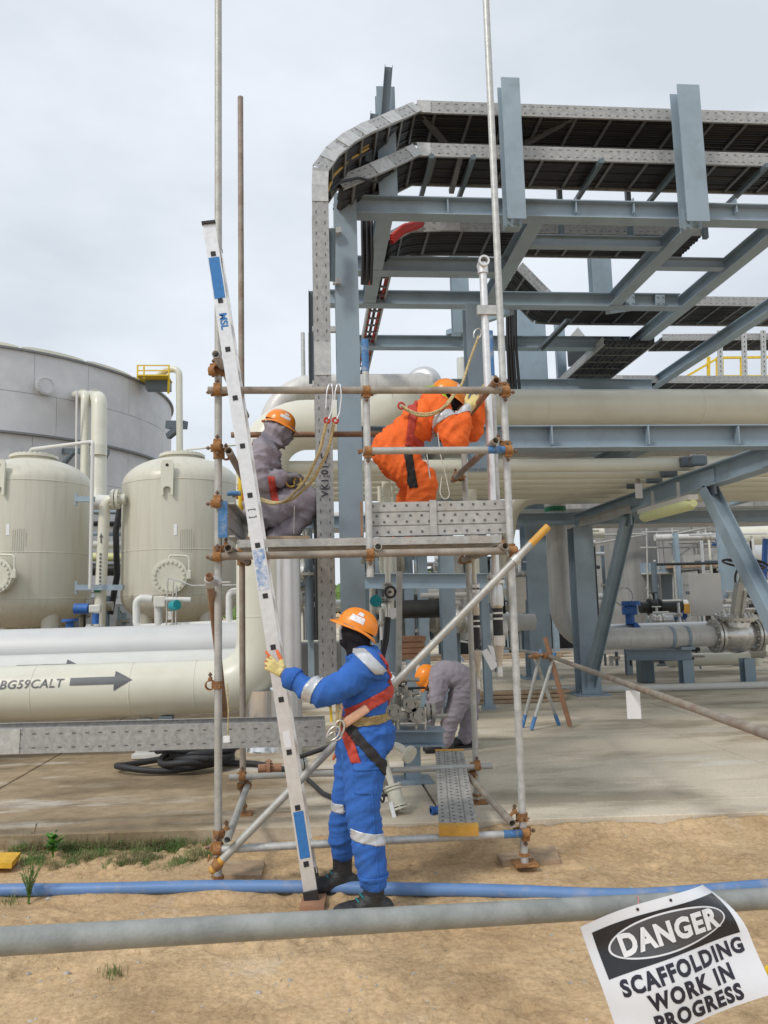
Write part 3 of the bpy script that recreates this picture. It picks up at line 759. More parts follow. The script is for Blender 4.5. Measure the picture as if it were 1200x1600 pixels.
swivel(a + d * ((XR_ - a.x) / d.x), d).build('coupler', 'galv_clean', scf); swivel(a + d * ((XL + 0.005 - a.x) / d.x), d).build('coupler', 'coupler', scf)
a, b = P(327, 899, 4.93), P(352, 1125, 6.36)
tubeo('brace', a, b, 'tube_rust', label='brown side brace leaning back from the left pole')
k = M().lathe([(0.025, -0.03), (0.033, -0.03), (0.033, 0.03), (0.025, 0.03)], a + (b - a) * 0.035, b - a, 18); k.cyl(a + (b - a) * 0.03, (XL, YF, (a + (b - a) * 0.03).z), 0.014, 10)
k.lathe([(0.025, -0.02), (0.032, -0.02), (0.032, 0.02), (0.025, 0.02)], (XL, YF, (a + (b - a) * 0.03).z), (0, 0, 1), 18); k.cyl((XL + .02, YF - .03, a.z - .04), (XL + .08, YF - .03, a.z - .04), 0.006, 8); k.build('coupler', 'galv_clean', scf)
coupler((XL, YF, zf(1070, 342)), rz=R(-90)); coupler((XL, YF, zf(700, 342))); coupler((XL, YF, zf(582, 342)), rz=R(-30)); coupler((XL, YF, zf(787, 342)))
coupler((XRL, YR, zf(775, 376, YR))); 
# deck planks: perforated steel, lengthwise
zdk = zf(840, 560, YF - 0.02)           # top of the deck
PW, PT = 0.225, 0.05
def plank_mesh(Lx, name='deck_plank', m='plank_steel', parent=scf, holes=True):
    pass
def steel_plank(a, b, upv, w=PW, t=PT, m='plank_steel', parent=scf, name='deck_plank', holes=True, end=None, side=1):
    a, b = Vector(a), Vector(b); d, sd, u = frame(b - a, upv); k = M(); Lx = (b - a).length
    hw = w / 2
    pr = [(-hw, 0), (-hw, -t), (-hw + 0.012, -t), (-hw + 0.012, -0.004), (-hw * 0.42, -0.004), (-hw * 0.40, -0.012), (-hw * .36, -0.004), (hw * .36, -0.004), (hw * .40, -0.012), (hw * .42, -0.004), (hw - 0.012, -0.004), (hw - 0.012, -t), (hw, -t), (hw, 0), (hw * .45, 0), (hw * .40, -0.008), (hw * .35, 0), (-hw * .35, 0), (-hw * .40, -0.008), (-hw * .45, 0)]
    k.extrude(pr, a, b, upv)
    o = k.build(name, m, parent)
    if holes:
        h = M()
        for row, ph in ((-0.78, 0), (-0.18, 0.5), (0.18, 0), (0.78, .5)):
            x = 0.04 + ph * 0.05
            while x < Lx - 0.03:
                c = a + d * x + sd * (row * hw)
                for s_ in (1,):
                    h.lathe([(0.0, 0.0012), (0.0062, 0.0012), (0.0085, 0.0026), (0.0095, 0.0005)], c, u, 10, True, 0)
                x += 0.075
        q = h.build('dimples', 'slot_dark', o); q['kind'] = 'stuff'
    if end:
        for p, s_ in ((a, -1), (b, 1)):
            e = M().bar(p - d * s_ * 0.06 + u * 0.0015 - sd * 0.0, p + d * s_ * 0.002 + u * 0.0015, w + 0.004, 0.005, upv); e.bar(p + d * s_ * 0.001 - u * t * 0.5, p + d * s_ * 0.004 - u * t * .5, w + .004, t + .004, upv)
            e.build('end_cap', end, o)
    return o
for i, y in enumerate([YF + 0.10, YF + 0.335, YF + 0.57, YF + 0.805, YF + 1.04]):
    x0 = XL + 0.12 + (0.03 * (i % 2)); x1_ = XR_ - 0.06 + 0.05 * (i % 3)
    if i in (2, 3):       # gap for the cable riser
        steel_plank((x0, y, zdk), (P(482, 840, 5.8).x, y, zdk), (0, 0, 1), holes=False); steel_plank((P(530, 840, 5.8).x, y, zdk), (x1_, y, zdk), (0, 0, 1), holes=False)
    else:
        steel_plank((x0, y, zdk), (x1_, y, zdk), (0, 0, 1), holes=False)
# timber packing on the deck in front of the kneeling worker
tag(M().bevbox((P(435, 832, YF + .13).x, YF + 0.14, zdk + 0.016), 0.42, 0.14, 0.022, 0.004).build('timber_board', 'timber'), 'short timber board lying on the deck in front of the kneeling worker', 'board')
# toe boards on edge
ty = YF + 0.045
za = zdk + 0.012
steel_plank((XM - 0.01, ty, za + 0.1125), (XR_ + 0.0, ty, za + 0.118), (0, -1, 0), m='plank_steel', name='toe_board', holes=True)
xt = P(677, 800, ty - 0.02).x
M().bar((xt, ty - 0.008, za), (xt, ty - 0.008, za + 0.235), 0.045, 0.012, (0, -1, 0)).build('toe_board_clip', 'plank_steel', scf)
M().bar((XM - 0.045, ty + 0.01, za), (XM - 0.045, ty + 0.01, za + 0.23), 0.012, 0.05, (0, -1, 0)).build('toe_board_end', 'tube_rust', scf)
xe = P(355, 811, 5.08).x
o = steel_plank((xe, 5.06, za + 0.115), (xe + 0.02, 6.4, za + 0.115), (-1, 0, 0), m='plank_steel', name='toe_board', holes=False)
M().bar((xe - 0.025, 5.055, za), (xe - 0.025, 5.055, za + 0.235), 0.056, 0.012, (0, -1, 0)).build('end_plate', 'sticker_worn' if False else 'blue_band', o)
# yellow and pale blue tube stubs at the left of the deck
o = tubeo('upright_stub', P(377, 850, 6.30), P(377, 742, 6.30), 'yellow', label='yellow painted tube stub')
tubeo('stub', P(355, 771, 6.2), P(376, 771, 6.2), 'blue_band', r=0.02)
# loose plank lying from the bottom ledger to the rear ledger
a, b = P(717, 1308, 4.98), P(702, 1171, 6.95); b.z = max(b.z, zf(1204, 560, YR) - .02)
lp = thing('loose_plank', (a.x, a.y, 0), 'cement stained perforated steel plank lying across the bottom ledgers', 'plank')
a = Vector((a.x, a.y, zb + TR_ + 0.055))
steel_plank(a, b, (0, 0, 1), m='plank_cement', parent=lp, name='plank', end='orange_band', w=0.24, t=0.055)
# ledger tag with string on the left pole
tg = thing('hanging_tag', P(356, 1085, 4.98), 'small tag hanging by a cord from the left scaffold pole', 'tag')
M().tube([P(355, 1068, 5.0), P(357, 1110, 4.99), P(356, 1150, 4.99)], 0.004, 6).build('cord', 'rope', tg); M().bevbox(P(354, 1155, 4.98), 0.04, 0.008, 0.04, 0.002).build('card', 'white_paper', tg)

# ================================================================== ladder (leans to the left, seen edge-on)
lad = thing('ladder', PZ(487, 1405, 0.03), 'tall aluminium ladder leaning left beside the worker in blue', 'ladder')
LB, LT = PZ(486, 1400, 0.05), None
LY0 = LB.y; LY1 = LY0 + 0.40
LT = P(326, 349, LY0)
ld = (LT - LB).normalized(); ln = Vector((ld.z, 0, -ld.x)).normalized()      # ladder normal, pointing right
for yy in (LY0, LY1):
    k = M(); dp, wd, t = 0.078, 0.026, 0.004
    f = 1 if yy == LY0 else -1
    pr = [(-dp / 2, 0), (dp / 2, 0), (dp / 2, wd), (dp / 2 - t * 2, wd), (dp / 2 - t * 2, t), (-dp / 2 + t * 2, t), (-dp / 2 + t * 2, wd), (-dp / 2, wd)]
    a, b = LB + Vector((0, yy - LY0, 0)), LT + Vector((0, yy - LY0, 0))
    k.extrude(pr, a, b, (0, f, 0))
    s = k.build('stile', 'alu', lad)
    ft = M().bar(a - ld * 0.045, a + ld * 0.03, 0.03, 0.085, ln); ft.build('foot', 'rubber' if yy != LY0 else 'black_metal', s)
    M().bar(b - ld * 0.004, b + ld * 0.012, 0.03, 0.084, ln).build('end_cap', 'rubber', s)
rung_px = [(330, 397), (342, 470), (354, 546), (366, 622), (378, 697), (390, 774), (403, 852), (415, 931), (428, 1011), (440, 1093), (453, 1175), (466, 1262), (479, 1350)]
for x, y in rung_px:
    p = P(x, y, LY0); w = (p - LB).dot(ld); c = LB + ld * w
    k = M().bar(c + Vector((0, 0.004, 0)), c + Vector((0, LY1 - LY0 - 0.004, 0)), 0.03, 0.03, ld); o = k.build('rung', 'alu', lad)
    M().bar(c + Vector((0, -0.0035, 0)), c + Vector((0, 0.002, 0)), 0.030, 0.030, ld).build('rung_plug', 'rubber', o)
def stile_patch(py0, py1, m, name, inset=0.006, off=0.0012):
    def onl(py):
        # point on stile front centre line at that image row
        t0, t1 = 0.0, 1.0
        for _ in range(40):
            tm = (t0 + t1) / 2; q = LB + (LT - LB) * tm; v = q - CAM; yy = 800 - FPX * v.dot(up) / v.dot(fw)
            if yy > py: t0 = tm
            else: t1 = tm
        return LB + (LT - LB) * t0
    a, b = onl(py0), onl(py1); w = 0.078 - inset * 2
    k = M().bar(a + Vector((0, -off, 0)), b + Vector((0, -off, 0)), w, 0.001, (0, -1, 0))
    return k.build(name, m, lad), onl
_, onl = stile_patch(402, 466, 'sticker_blue', 'sticker'); stile_patch(858, 922, 'sticker_worn', 'sticker'); stile_patch(1268, 1341, 'sticker_blue', 'sticker', 0.01); stile_patch(1142, 1168, 'white_paper', 'label', 0.018)
c = onl(502)
put_text('MSL', 0.062, lambda x, y: c - ld * x + ln * y + Vector((0, -0.0015, 0)), 'lettering', 'sticker_blue', lad, 0.0022)
for py, txt in ((802, '[  ]'), ):
    c2 = onl(py); put_text(txt, 0.05, lambda x, y: c2 - ld * x + ln * y + Vector((0, -0.0015, 0)), 'mark', 'ink', lad, 0.0002)
# ================================================================== pipe rack (blue grey steel)
Xc = P(546, 640, 6.9).x
rack = thing('pipe_rack', (Xc, 7.0, ZS), 'blue grey steel pipe rack of columns, beams and bolted posts', 'pipe rack')
def beam(a, b, h=0.157, bf=0.16, name='beam', m='steel_blue', upv=(0, 0, 1), parent=rack, tw=0.008, tf=0.011, label=None):
    o = M().ibeam(a, b, h, bf, tw, tf, upv).build(name, m, parent)
    if label: o['label'] = label
    return o
def column(x, y, z0, z1, h=0.21, bf=0.21, name='column', parent=rack, plate=True, m='steel_blue', tw=0.01, tf=0.015, label=None):
    o = M().ibeam((x, y, z0), (x, y, z1), h, bf, tw, tf, (0, 1, 0)).build(name, m, parent)
    if label: o['label'] = label
    if plate:
        k = M().bevbox((x, y, z0 + 0.012), bf * 1.7, h * 1.7, 0.024, 0.003)
        for sx in (-1, 1):
            for sy in (-1, 1): k.cyl((x + sx * bf * .68, y + sy * h * .68, z0 + .02), (x + sx * bf * .68, y + sy * h * .68, z0 + .07), 0.014, 8)
        k.build('base_plate', m, o)
    return o
zt = P(546, 302, 6.9).z
column(Xc, 7.0, ZS, zt, label='near column of the rack')
zbt, zbb = P(650, 306, 6.92).z, P(650, 333.5, 6.92).z
zbm = (zbt + zbb) / 2; hb = zbt - zbb
beam((Xc + 0.112, 7.0, zbm), (7.6, 7.0, zbm), hb, label='long front top beam')
Yb = [7.0, 8.19 + .08, 9.12 + .08, 10.7 + .08, 13.6]
XT_ = [P(x, 347, 7.08).x for x in (601, 838, 1083, 1224, 1400)]
beam((Xc - 0.1, Yb[1], zbm), (XT_[1] - .085, Yb[1], zbm), hb)
beam((Xc - 0.1, Yb[2], zbm), (XT_[3] - .085, Yb[2], zbm), hb)
beam((Xc + 0.05, Yb[3], zbm), (XT_[3] - .085, Yb[3], zbm), hb)
beam((XT_[3] - 2.2, Yb[4], zbm), (XT_[4] + 2, Yb[4], zbm), hb)
for x, y1 in zip(XT_, (Yb[2], Yb[2], Yb[2], 17.0, 17.0)):
    beam((x, 7.085, zbm - 0.001), (x, y1 - .085, zbm - 0.001), hb - 0.014, 0.152)
# bolted splice plates under beams
def splice(c, sx, sy, sz=0.14):
    k = M().bar(Vector(c) - Vector((0, 0, sz / 2)), Vector(c) + Vector((0, 0, sz / 2)), sx, sy, (0, 1, 0))
    for s in (-1, 1):
        for q in (-1, 1): k.cyl(Vector(c) + Vector((s * sx * .3, -sy / 2 - .014, q * sz * .3)), Vector(c) + Vector((s * sx * .3, sy / 2 + .014, q * sz * .3)), 0.012, 6)
    k.build('splice_plate', 'steel_blue', rack)
for x, y in ((P(1028, 475, Yb[2]).x, Yb[2] - .06), (P(962, 545, Yb[3]).x, Yb[3] - .06), (XT_[1], Yb[1] - .09), (XT_[2] + .2, Yb[2] - .06)):
    splice((x, y, zbm), 0.12, 0.03)
# posts above the top beam
def post(pxl, pxr, py0, py1, yf, y_in=False, base=None, h=0.16, bf=None, label=None):
    a, b = P(pxl, (py0 + py1) / 2, yf), P(pxr, (py0 + py1) / 2, yf); x = (a.x + b.x) / 2; w = bf or (b.x - a.x)
    z1 = P((pxl + pxr) / 2, py0, yf).z; z0 = P((pxl + pxr) / 2, py1, yf).z if base is None else base
    return column(x, yf + h / 2, z0, z1, h, w, 'post', plate=False, tf=0.011, tw=0.008, label=label), x, z0
post(590, 619, 135, 300, 6.93, base=zbt, label='post standing on the top beam nearest the cable riser')
for l, r, a_, b_ in ((788, 818, 120, 341, 6.70), )and ((788, 817, 121, 341), (1066, 1101, 132, 345)):
    o, x, z0 = post(l, r, a_, b_, 6.70)
    k = M().bar((x, 6.87, z0 - .02), (x, 6.87, z0 + .2), 0.15, 0.10, (0, 1, 0))
    for s in (-1, 1):
        for q in (0.03, 0.1, 0.17): k.cyl((x + s * .055, 6.80, z0 - .03 + q), (x + s * .055, 6.94, z0 - .03 + q), .013, 6)
    k.build('bracket', 'steel_blue', o)
post(925, 955, 366, 455, Yb[2] - .08, base=zbt - .001); post(705, 731, 360, 456, Yb[2] + .9, base=zbb)
x2c = P(744, 520, 8.25).x; zlt_ = P(900, 664, 7.1).z - .2
column(x2c, 8.36, zlt_, P(744, 474, 8.25).z, plate=False, label='second column behind the worker in orange')
# perforated support channels
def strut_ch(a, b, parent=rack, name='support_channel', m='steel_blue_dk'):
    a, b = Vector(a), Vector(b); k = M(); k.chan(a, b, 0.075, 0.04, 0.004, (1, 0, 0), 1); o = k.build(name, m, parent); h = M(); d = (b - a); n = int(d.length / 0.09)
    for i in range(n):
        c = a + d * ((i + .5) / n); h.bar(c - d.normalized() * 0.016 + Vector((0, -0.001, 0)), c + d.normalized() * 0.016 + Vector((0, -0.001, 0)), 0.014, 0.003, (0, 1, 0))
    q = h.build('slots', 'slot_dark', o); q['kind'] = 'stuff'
strut_ch(P(607, 105, 6.85), P(601, 182, 6.85)); strut_ch(P(585, 178, 6.75), P(577, 253, 6.75)); strut_ch(P(518, 357, 6.75), P(517, 440, 6.75))
strut_ch(P(488, 455, 7.3), P(489, 600, 7.3))
for (x0, y0), (x1_, y1), Y in (((520, 440), (533, 440), 6.85), ((517, 362), (533, 360), 6.85), ((488, 515), (530, 515), 6.95), ((488, 600), (530, 600), 6.95)):
    M().bar(P(x0, y0, Y), P(x1_, y1, Y), 0.05, 0.045, (0, 1, 0)).build('clip', 'galv_clean', rack)
# lower level
zlt, zlb = P(900, 664, 7.1).z, P(900, 699, 7.1).z; zlm = (zlt + zlb) / 2
beam((Xc + .112, 7.2, zlm), (7.6, 7.2, zlm), zlt - zlb, 0.2, label='deep beam under the large pipe')
XT = P(920, 1085, 13.4).x
hl = 0.24
zq = PX(1180, 722, XT).z
beam((XT, 7.31, zq), (XT, 13.6, zq), hl, 0.2, tf=.014, label='lower cross beam running back to the far column')
column(XT, 13.4, ZS, zq - hl / 2, 0.36, 0.34, tf=0.02, tw=0.014, label='far column with base plate')
x3 = P(838, 950, 16.6).x
column(x3, 16.6, ZS, 6.2, 0.46, 0.46, tf=0.02, tw=0.014, label='wide far column left of the tall grey pipe')
column(XT, 7.2, 0, zlb, 0.22, 0.22)
zk = P(1000, 809, 13.75).z
beam((-1.5, 13.75, zk), (12, 13.75, zk), 0.21, 0.2)
a, b = PX(921, 1072, XT - .02), PX(982, 806, XT - .02); beam(a, b, 0.16, 0.16, 'brace', upv=(1, 0, 0))
a, b = PX(1106, 762, XT - .02), PX(1230, 1010, XT - .02); beam(a, b, 0.16, 0.16, 'brace', upv=(1, 0, 0))
c = PX(1106, 755, XT - .02); M().box(c, 0.02, 0.34, 0.3).build('gusset_plate', 'steel_blue', rack); c = PX(978, 808, XT - .02); M().box(c, 0.02, 0.4, 0.28).build('gusset_plate', 'steel_blue', rack)
# beams and columns seen under the deck
beam(P(566, 908, 9.9), P(790, 908, 9.9), 0.19, 0.18)
for px, Y, w in ((639, 12.5, .14), (661, 12.3, .15), (699, 11.2, .2), (757, 12.0, .12)):
    x = P(px, 940, Y).x; column(x, Y, ZS, 3.2, w, w, name='column')
beam((P(600, 800, 12.4).x, 12.4, 3.25), (P(780, 800, 12.4).x, 12.4, 3.25), .2, .18)

# ------------------------------------------------------------------ cable trays
def offs(path, v):
    return [Vector(p) + Vector(v) for p in path]
def tray(path, w=0.6, rh=0.14, label='', cables=9, vec=(0, 1, 0), rung=0.32, slots=True, upv=None, cm='cable', sides=(1, 1), cr_=0.02, fill=True, rm='tray_galv'):
    path = [Vector(p) for p in path]; vec = Vector(vec).normalized(); t = thing('cable_tray', path[0], label, 'cable tray', 'cable trays on the rack')
    for si, o_ in enumerate((Vector(), vec * w)):
        if not sides[si]: continue
        for i in range(len(path) - 1):
            a, b = path[i] + o_, path[i + 1] + o_; d = (b - a).normalized(); u = (vec.cross(d)).normalized()
            if u.z < -1e-3 or (abs(u.z) < 1e-3 and u.x > 0): u = -u
            k = M(); fl = -1 if si == 0 else 1
            sdv = d.cross(u)
            f = 1 if sdv.dot(vec) * (1 if si == 0 else -1) > 0 else -1
            k.chan(a - d * 0.002 * (i % 2), b + d * 0.002 * (i % 2), rh, 0.022, 0.003, u, f); r_ = k.build('side_rail', rm, t)
            if slots and (si == 0):
                h = M(); n = max(1, int((b - a).length / 0.085))
                for q in range(n):
                    c = a + (b - a) * ((q + .5) / n)
                    for s_ in (-1, 1):
                        cc = c + u * (s_ * rh * 0.27) - vec * 0.0015; h.bar(cc - d * 0.012, cc + d * 0.012, 0.008, 0.002, vec)
                qo = h.build('slots', 'slot_dark', r_); qo['kind'] = 'stuff'
            # fish plates at joints
            if si == 0 and i > 0 and (path[i] - path[i - 1]).length > .2:
                p = path[i]; e = M()
                for dd, s_ in (((path[i] - path[i - 1]).normalized(), -1), (d, 1)):
                    uu = vec.cross(dd).normalized()
                    if uu.z < -1e-3 or (abs(uu.z) < 1e-3 and uu.x > 0): uu = -uu
                    e.bar(p - vec * 0.004, p + dd * s_ * 0.13 - vec * 0.004, rh * 0.98, 0.003, vec)
                e.build('joint_plate', 'galv_clean', t)
    L_ = 0
    for i in range(len(path) - 1):
        a, b = path[i], path[i + 1]; n = max(1, round((b - a).length / rung)); d = (b - a).normalized(); u = vec.cross(d).normalized()
        if u.z < -1e-3 or (abs(u.z) < 1e-3 and u.x > 0): u = -u
        for q in range(n):
            c = a + (b - a) * ((q + .5) / n) - u * (rh * 0.36)
            M().bar(c + vec * .005, c + vec * (w - .005), 0.03, 0.018, u).build('rung', 'galv_shade', t)
    for q in range(cables):
        o_ = vec * (w * (q + 0.7) / (cables + 0.4)); pts = []
        for i, p in enumerate(path):
            dd = (path[min(i + 1, len(path) - 1)] - path[max(i - 1, 0)]).normalized(); u = vec.cross(dd).normalized()
            if u.z < -1e-3 or (abs(u.z) < 1e-3 and u.x > 0): u = -u
            pts.append(p + o_ - u * (rh * 0.36 - 0.012 - cr_ * (1 + 0.3 * math.sin(q * 2.1))))
        r_ = cr_ if not fill else w / (cables + 0.4) * 0.49
        mm = cm if isinstance(cm, str) else cm[q % len(cm)]
        M().tube(bend(pts, 0.25, 4) if len(pts) > 2 else pts, r_, 8).build('cable', mm, t)
    return t
Yt = 7.02
tray([P(513, 1068, 5.80), P(504, 560, 5.80), P(500, 290, 5.80), P(501, 262, 5.82), P(520, 236, 5.95), P(545, 215, 6.12), P(572, 200, 6.35), P(612, 183, 6.7), P(652, 166, Yt), Vector((7.8, Yt, P(652, 166, Yt).z))], 0.55, 0.128, 'cable riser marked VK1:01 bending into the top cable tray', 10, rung=0.35, cm='cable')
zz = P(652, 235, Yt).z
tray([P(530, 286, 6.45), P(598, 258, 6.75), P(652, 233, Yt), Vector((7.8, Yt, zz))], 0.55, 0.135, 'second cable tray just below the top tray', 10, rung=0.35)
tray([P(606, 372, 7.75), P(640, 354, 7.95), P(700, 352, 7.95), Vector((4.4, 7.95, P(700, 352, 7.95).z))], 0.62, 0.12, 'cable tray hidden behind the front top beam', 9, cm='cable')
z4 = P(1100, 470, 10.0).z
tray([P(812, 415, 9.9), P(862, 466, 10.0), P(900, 468, 10.0), Vector((7.8, 10.0, z4))], 0.8, 0.13, 'cable tray crossing behind the far beam, bent up at its left end', 10)
x5 = P(868, 603, 9.9).x
z5 = P(900, 560, 11.2).z
tray([Vector((P(940, 556, 10.5).x, 10.4, z5)), Vector((P(940, 556, 10.5).x, 15.0, z5))], 0.75, 0.12, 'cable tray running back into the distance above the large pipe', 9, vec=(1, 0, 0))
tray([P(938, 603, 12.6), P(962, 592, 12.6), Vector((11.5, 12.6, P(1100, 594, 12.6).z))], 0.5, 0.13, 'low cable tray just above the large pipe at right', 7)
tray([P(1035, 527, 15.0), Vector((13.5, 15.0, P(1100, 521, 15.0).z))], 0.7, 0.14, 'far cable tray at the right edge on perforated uprights', 8)
xx = P(586, 440, 8.3).x
tray([Vector((xx, 8.4, zbm + .02)), Vector((xx, 15, zbm + .02))], 0.2, 0.1, 'narrow cable ladder with red cables behind the near column', 3, vec=(1, 0, 0), cm=['cable_red', 'cable', 'cable_red'], rung=0.25, fill=False)
# uprights of the far tray
for px in (1166, 1196, 1128):
    up_ = thing('tray_upright', P(px, 600, 14.9), {1166: 'perforated upright left of the last one at the right edge', 1196: 'perforated upright at the right edge of the view', 1128: 'perforated upright behind the yellow railing'}[px], 'upright', 'perforated tray uprights')
    k = M().chan(P(px, 640, 14.9), P(px - 3, 516, 14.9), 0.10, 0.04, 0.004, (1, 0, 0)); k.build('channel', 'galv_clean', up_)
    h = M(); a, b = P(px, 640, 14.88), P(px - 3, 516, 14.88)
    for i in range(16):
        c = a + (b - a) * ((i + .5) / 16); h.bar(c, c + (b - a).normalized() * .04, .015, .004, (0, 1, 0))
    q = h.build('slots', 'dark_in', up_); q['kind'] = 'stuff'
# lettering on the riser
c = P(508, 742, 5.795)
put_text('VK1:01-C', 0.075, lambda x, y: Vector((c.x - y, c.y - 0.004, c.z + x)), 'lettering', 'ink', bpy.data.objects['cable_tray'], 0.0016, 1.12)
# low horizontal tray from the left to the riser foot
lt = tray([P(-260, 1167, 5.72), P(0, 1159, 5.72), Vector((P(508, 1146, 5.72).x, 5.72, P(508, 1146, 5.72).z))], 0.3, 0.17, 'low horizontal cable tray running left from the ladder', 0, rung=0.4)
for i in range(26):
    pass

# sheet metal ducts and covers among the far trays
du = thing('sheet_duct', P(826, 600, 12.0), 'pale blue grey sheet duct standing behind the far beams', 'duct')
q0, q1 = P(800, 482, 12.0), P(852, 482, 12.0); zb2 = P(826, 640, 12).z; M().bevbox(((q0.x + q1.x) / 2, 12.2, (q0.z + zb2) / 2), q1.x - q0.x, .35, q0.z - zb2, .015).build('casing', 'steel_blue', du)
q0, q1 = P(866, 500, 12.6), P(880, 500, 12.6); M().bevbox(((q0.x + q1.x) / 2, 12.6, (q0.z + zb2) / 2), q1.x - q0.x, .12, q0.z - zb2, .01).build('post', 'steel_blue', du)
cv = thing('gable_cover', P(905, 535, 11.4), 'small gabled sheet cover above the low cable tray', 'cover')
a, b_, c_ = P(885, 532, 11.4), P(903, 511, 11.4), P(920, 532, 11.4); M().poly([a, b_, c_], 1.4, (0.35, 1, 0)).build('gable', 'galv_clean', cv)
for i, px in enumerate((792, 796, 800, 805)):
    tag(M().tube(bend([P(px, 470, 10.6), P(px + 1, 540, 10.6), P(px + 4 + i, 610, 10.7)], .4, 4), .022, 8).build('hanging_cable', 'cable'), ['first', 'second', 'third', 'fourth'][i] + ' black cable hanging right of the tall right pole', 'cable', 'black cables hanging behind the right pole')
cb = thing('cable_bundle', P(572, 400, 7.5), 'bundle of black and red cables dropping behind the near column', 'cables')
for i in range(7): M().tube([P(566 + i * 2.4, 338, 7.5), P(567 + i * 2.4, 400, 7.5 + .03 * (i % 3)), P(566 + i * 2.2, 445, 7.6)], .017, 8).build('cable', 'cable_red' if i == 5 else 'cable', cb)
cb = thing('cable_bundle', P(640, 360, 7.7), 'thick red cables curving into the hidden tray', 'cables')
for i in range(3): M().tube(bend([P(612, 378 - i * 4, 7.72), P(630, 362 - i * 4, 7.8), P(665, 349 - i * 2, 8.0)], .2, 4), .028, 8).build('cable', 'cable_red', cb)
for i, (a, b_) in enumerate((((648, 166, 7.05), (705, 236, 7.5)), ((905, 178, 7.05), (800, 236, 7.6)), ((720, 240, 7.05), (705, 300, 7.5)))):
    M().bar(P(*a), P(*b_), .05, .05).build('strut', 'galv_shade', rack)
# fish plates and bolts on the front beams
for px in (700, 900, 990, 1150):
    q = P(px, 322, 6.95); k = M().bar(q + Vector((-.004, .05, -hb * .42)), q + Vector((-.004, .05, hb * .42)), .012, .14, (0, 1, 0)); k.build('stiffener', 'steel_blue', rack)
for px in (700, 860, 1010, 1150):
    q = P(px, 682, 7.15); M().bar(q + Vector((0, .02, -.09)), q + Vector((0, .02, .09)), .012, .16, (0, 1, 0)).build('stiffener', 'steel_blue', rack)

lc = thing('loose_cables', P(540, 260, 6.3), 'loose black and yellow cables sagging at the bend of the cable riser', 'cables')
for i, (m, pts) in enumerate((('cable_yellow', [(511, 300, 6.1), (520, 275, 6.2), (545, 250, 6.4), (575, 232, 6.6)]), ('cable', [(513, 300, 6.15), (530, 285, 6.3), (560, 278, 6.5), (590, 285, 6.7)]), ('cable', [(510, 310, 6.1), (516, 280, 6.2), (540, 256, 6.4), (580, 236, 6.6)]), ('cable_yellow', [(508, 296, 6.15), (516, 266, 6.25), (548, 240, 6.4), (575, 226, 6.6)]))):
    M().tube(bend([P(*q) for q in pts], .2, 4), .013, 8).build('cable', m, lc)

strut_ch(P(888, 498, 9.6), P(843, 545, 10.6))
for px, Y in ((660, 7.6), (720, 7.6), (905, 7.6), (1020, 7.6), (1145, 7.6)):
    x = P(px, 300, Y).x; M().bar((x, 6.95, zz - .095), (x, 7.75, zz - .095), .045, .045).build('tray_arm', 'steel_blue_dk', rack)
for px in (905, 1020, 1145):
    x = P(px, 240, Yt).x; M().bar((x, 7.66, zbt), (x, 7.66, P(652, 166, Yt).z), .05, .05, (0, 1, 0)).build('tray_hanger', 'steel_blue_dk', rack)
beam((XT_[1] + .09, 7.62, zbm), (XT_[2] - .09, 7.62, zbm), hb * .7, .1); beam((XT_[2] + .09, 8.1, zbm), (XT_[3] - .09, 8.1, zbm), hb * .7, .1)
beam((P(700, 480, 11.9).x, 11.9, zbm - .3), (P(1010, 480, 11.9).x, 11.9, zbm - .3), hb, .15)
for i, (a, b_) in enumerate((((950, 486, 9.3), (1075, 470, 12.0)), ((800, 486, 9.3), (700, 520, 10.7)))): M().bar(P(*a), P(*b_), .07, .07).build('diagonal', 'steel_blue', rack)
# ================================================================== pipework
def flange(k, p, ax, r, t=0.03, bolts=8, mi=0, rb=None):
    ax = Vector(ax).normalized(); p = Vector(p)
    k.lathe([(0, -t / 2), (r, -t / 2), (r, t / 2), (0, t / 2)], p, ax, 24, mi=mi)
    k.bolts(p, ax, r * 0.8, bolts, max(0.006, r * 0.09), t * 2.2, 0.5, mi=mi)
    return k
# large beige line: comes from the left, turns up beside the scaffold, over the top to the right
YP, RP = 9.3, 0.30
zl = P(200, 1077, YP).z; xr = P(410, 940, YP).x; zu = P(480, 664, YP).z
zo, ro = P(850, 636, YP).z, 0.218
big = thing('process_pipe', (xr, YP, ZS), 'large beige pipe rising beside the scaffold and crossing to the right', 'pipe')
pts = bend([(-9.5, YP, zl), (xr, YP, zl), (xr, YP, zu), (xr + 1.1, YP, zu)], [0.50, 0.56], 10)
M().tube(pts, RP, 32).build('pipe_bend', 'beige', big)
M().tube([(xr + 1.1, YP, zu), (xr + 1.2, YP, zu), (xr + 1.62, YP, zo), (xr + 1.7, YP, zo)], RP, 32, radii=[RP, RP, ro, ro]).build('reducer', 'beige', big)
M().tube([(xr + 1.7, YP, zo), (9.5, YP, zo)], ro, 32).build('pipe_run', 'beige', big)
k = M()
for x in (P(308, 1077, YP).x,): k.lathe([(RP, -.006), (RP + .004, -.003), (RP + .004, .003), (RP, .006)], (x, YP, zl), (1, 0, 0), 32)
k.lathe([(RP, -.006), (RP + .004, -.003), (RP + .004, .003), (RP, .006)], (xr, YP, P(410, 963, YP).z), (0, 0, 1), 32)
k.lathe([(RP, -.006), (RP + .004, -.003), (RP + .004, .003), (RP, .006)], (xr, YP, P(410, 800, YP).z), (0, 0, 1), 32)
k.build('weld_seam', 'beige', big)
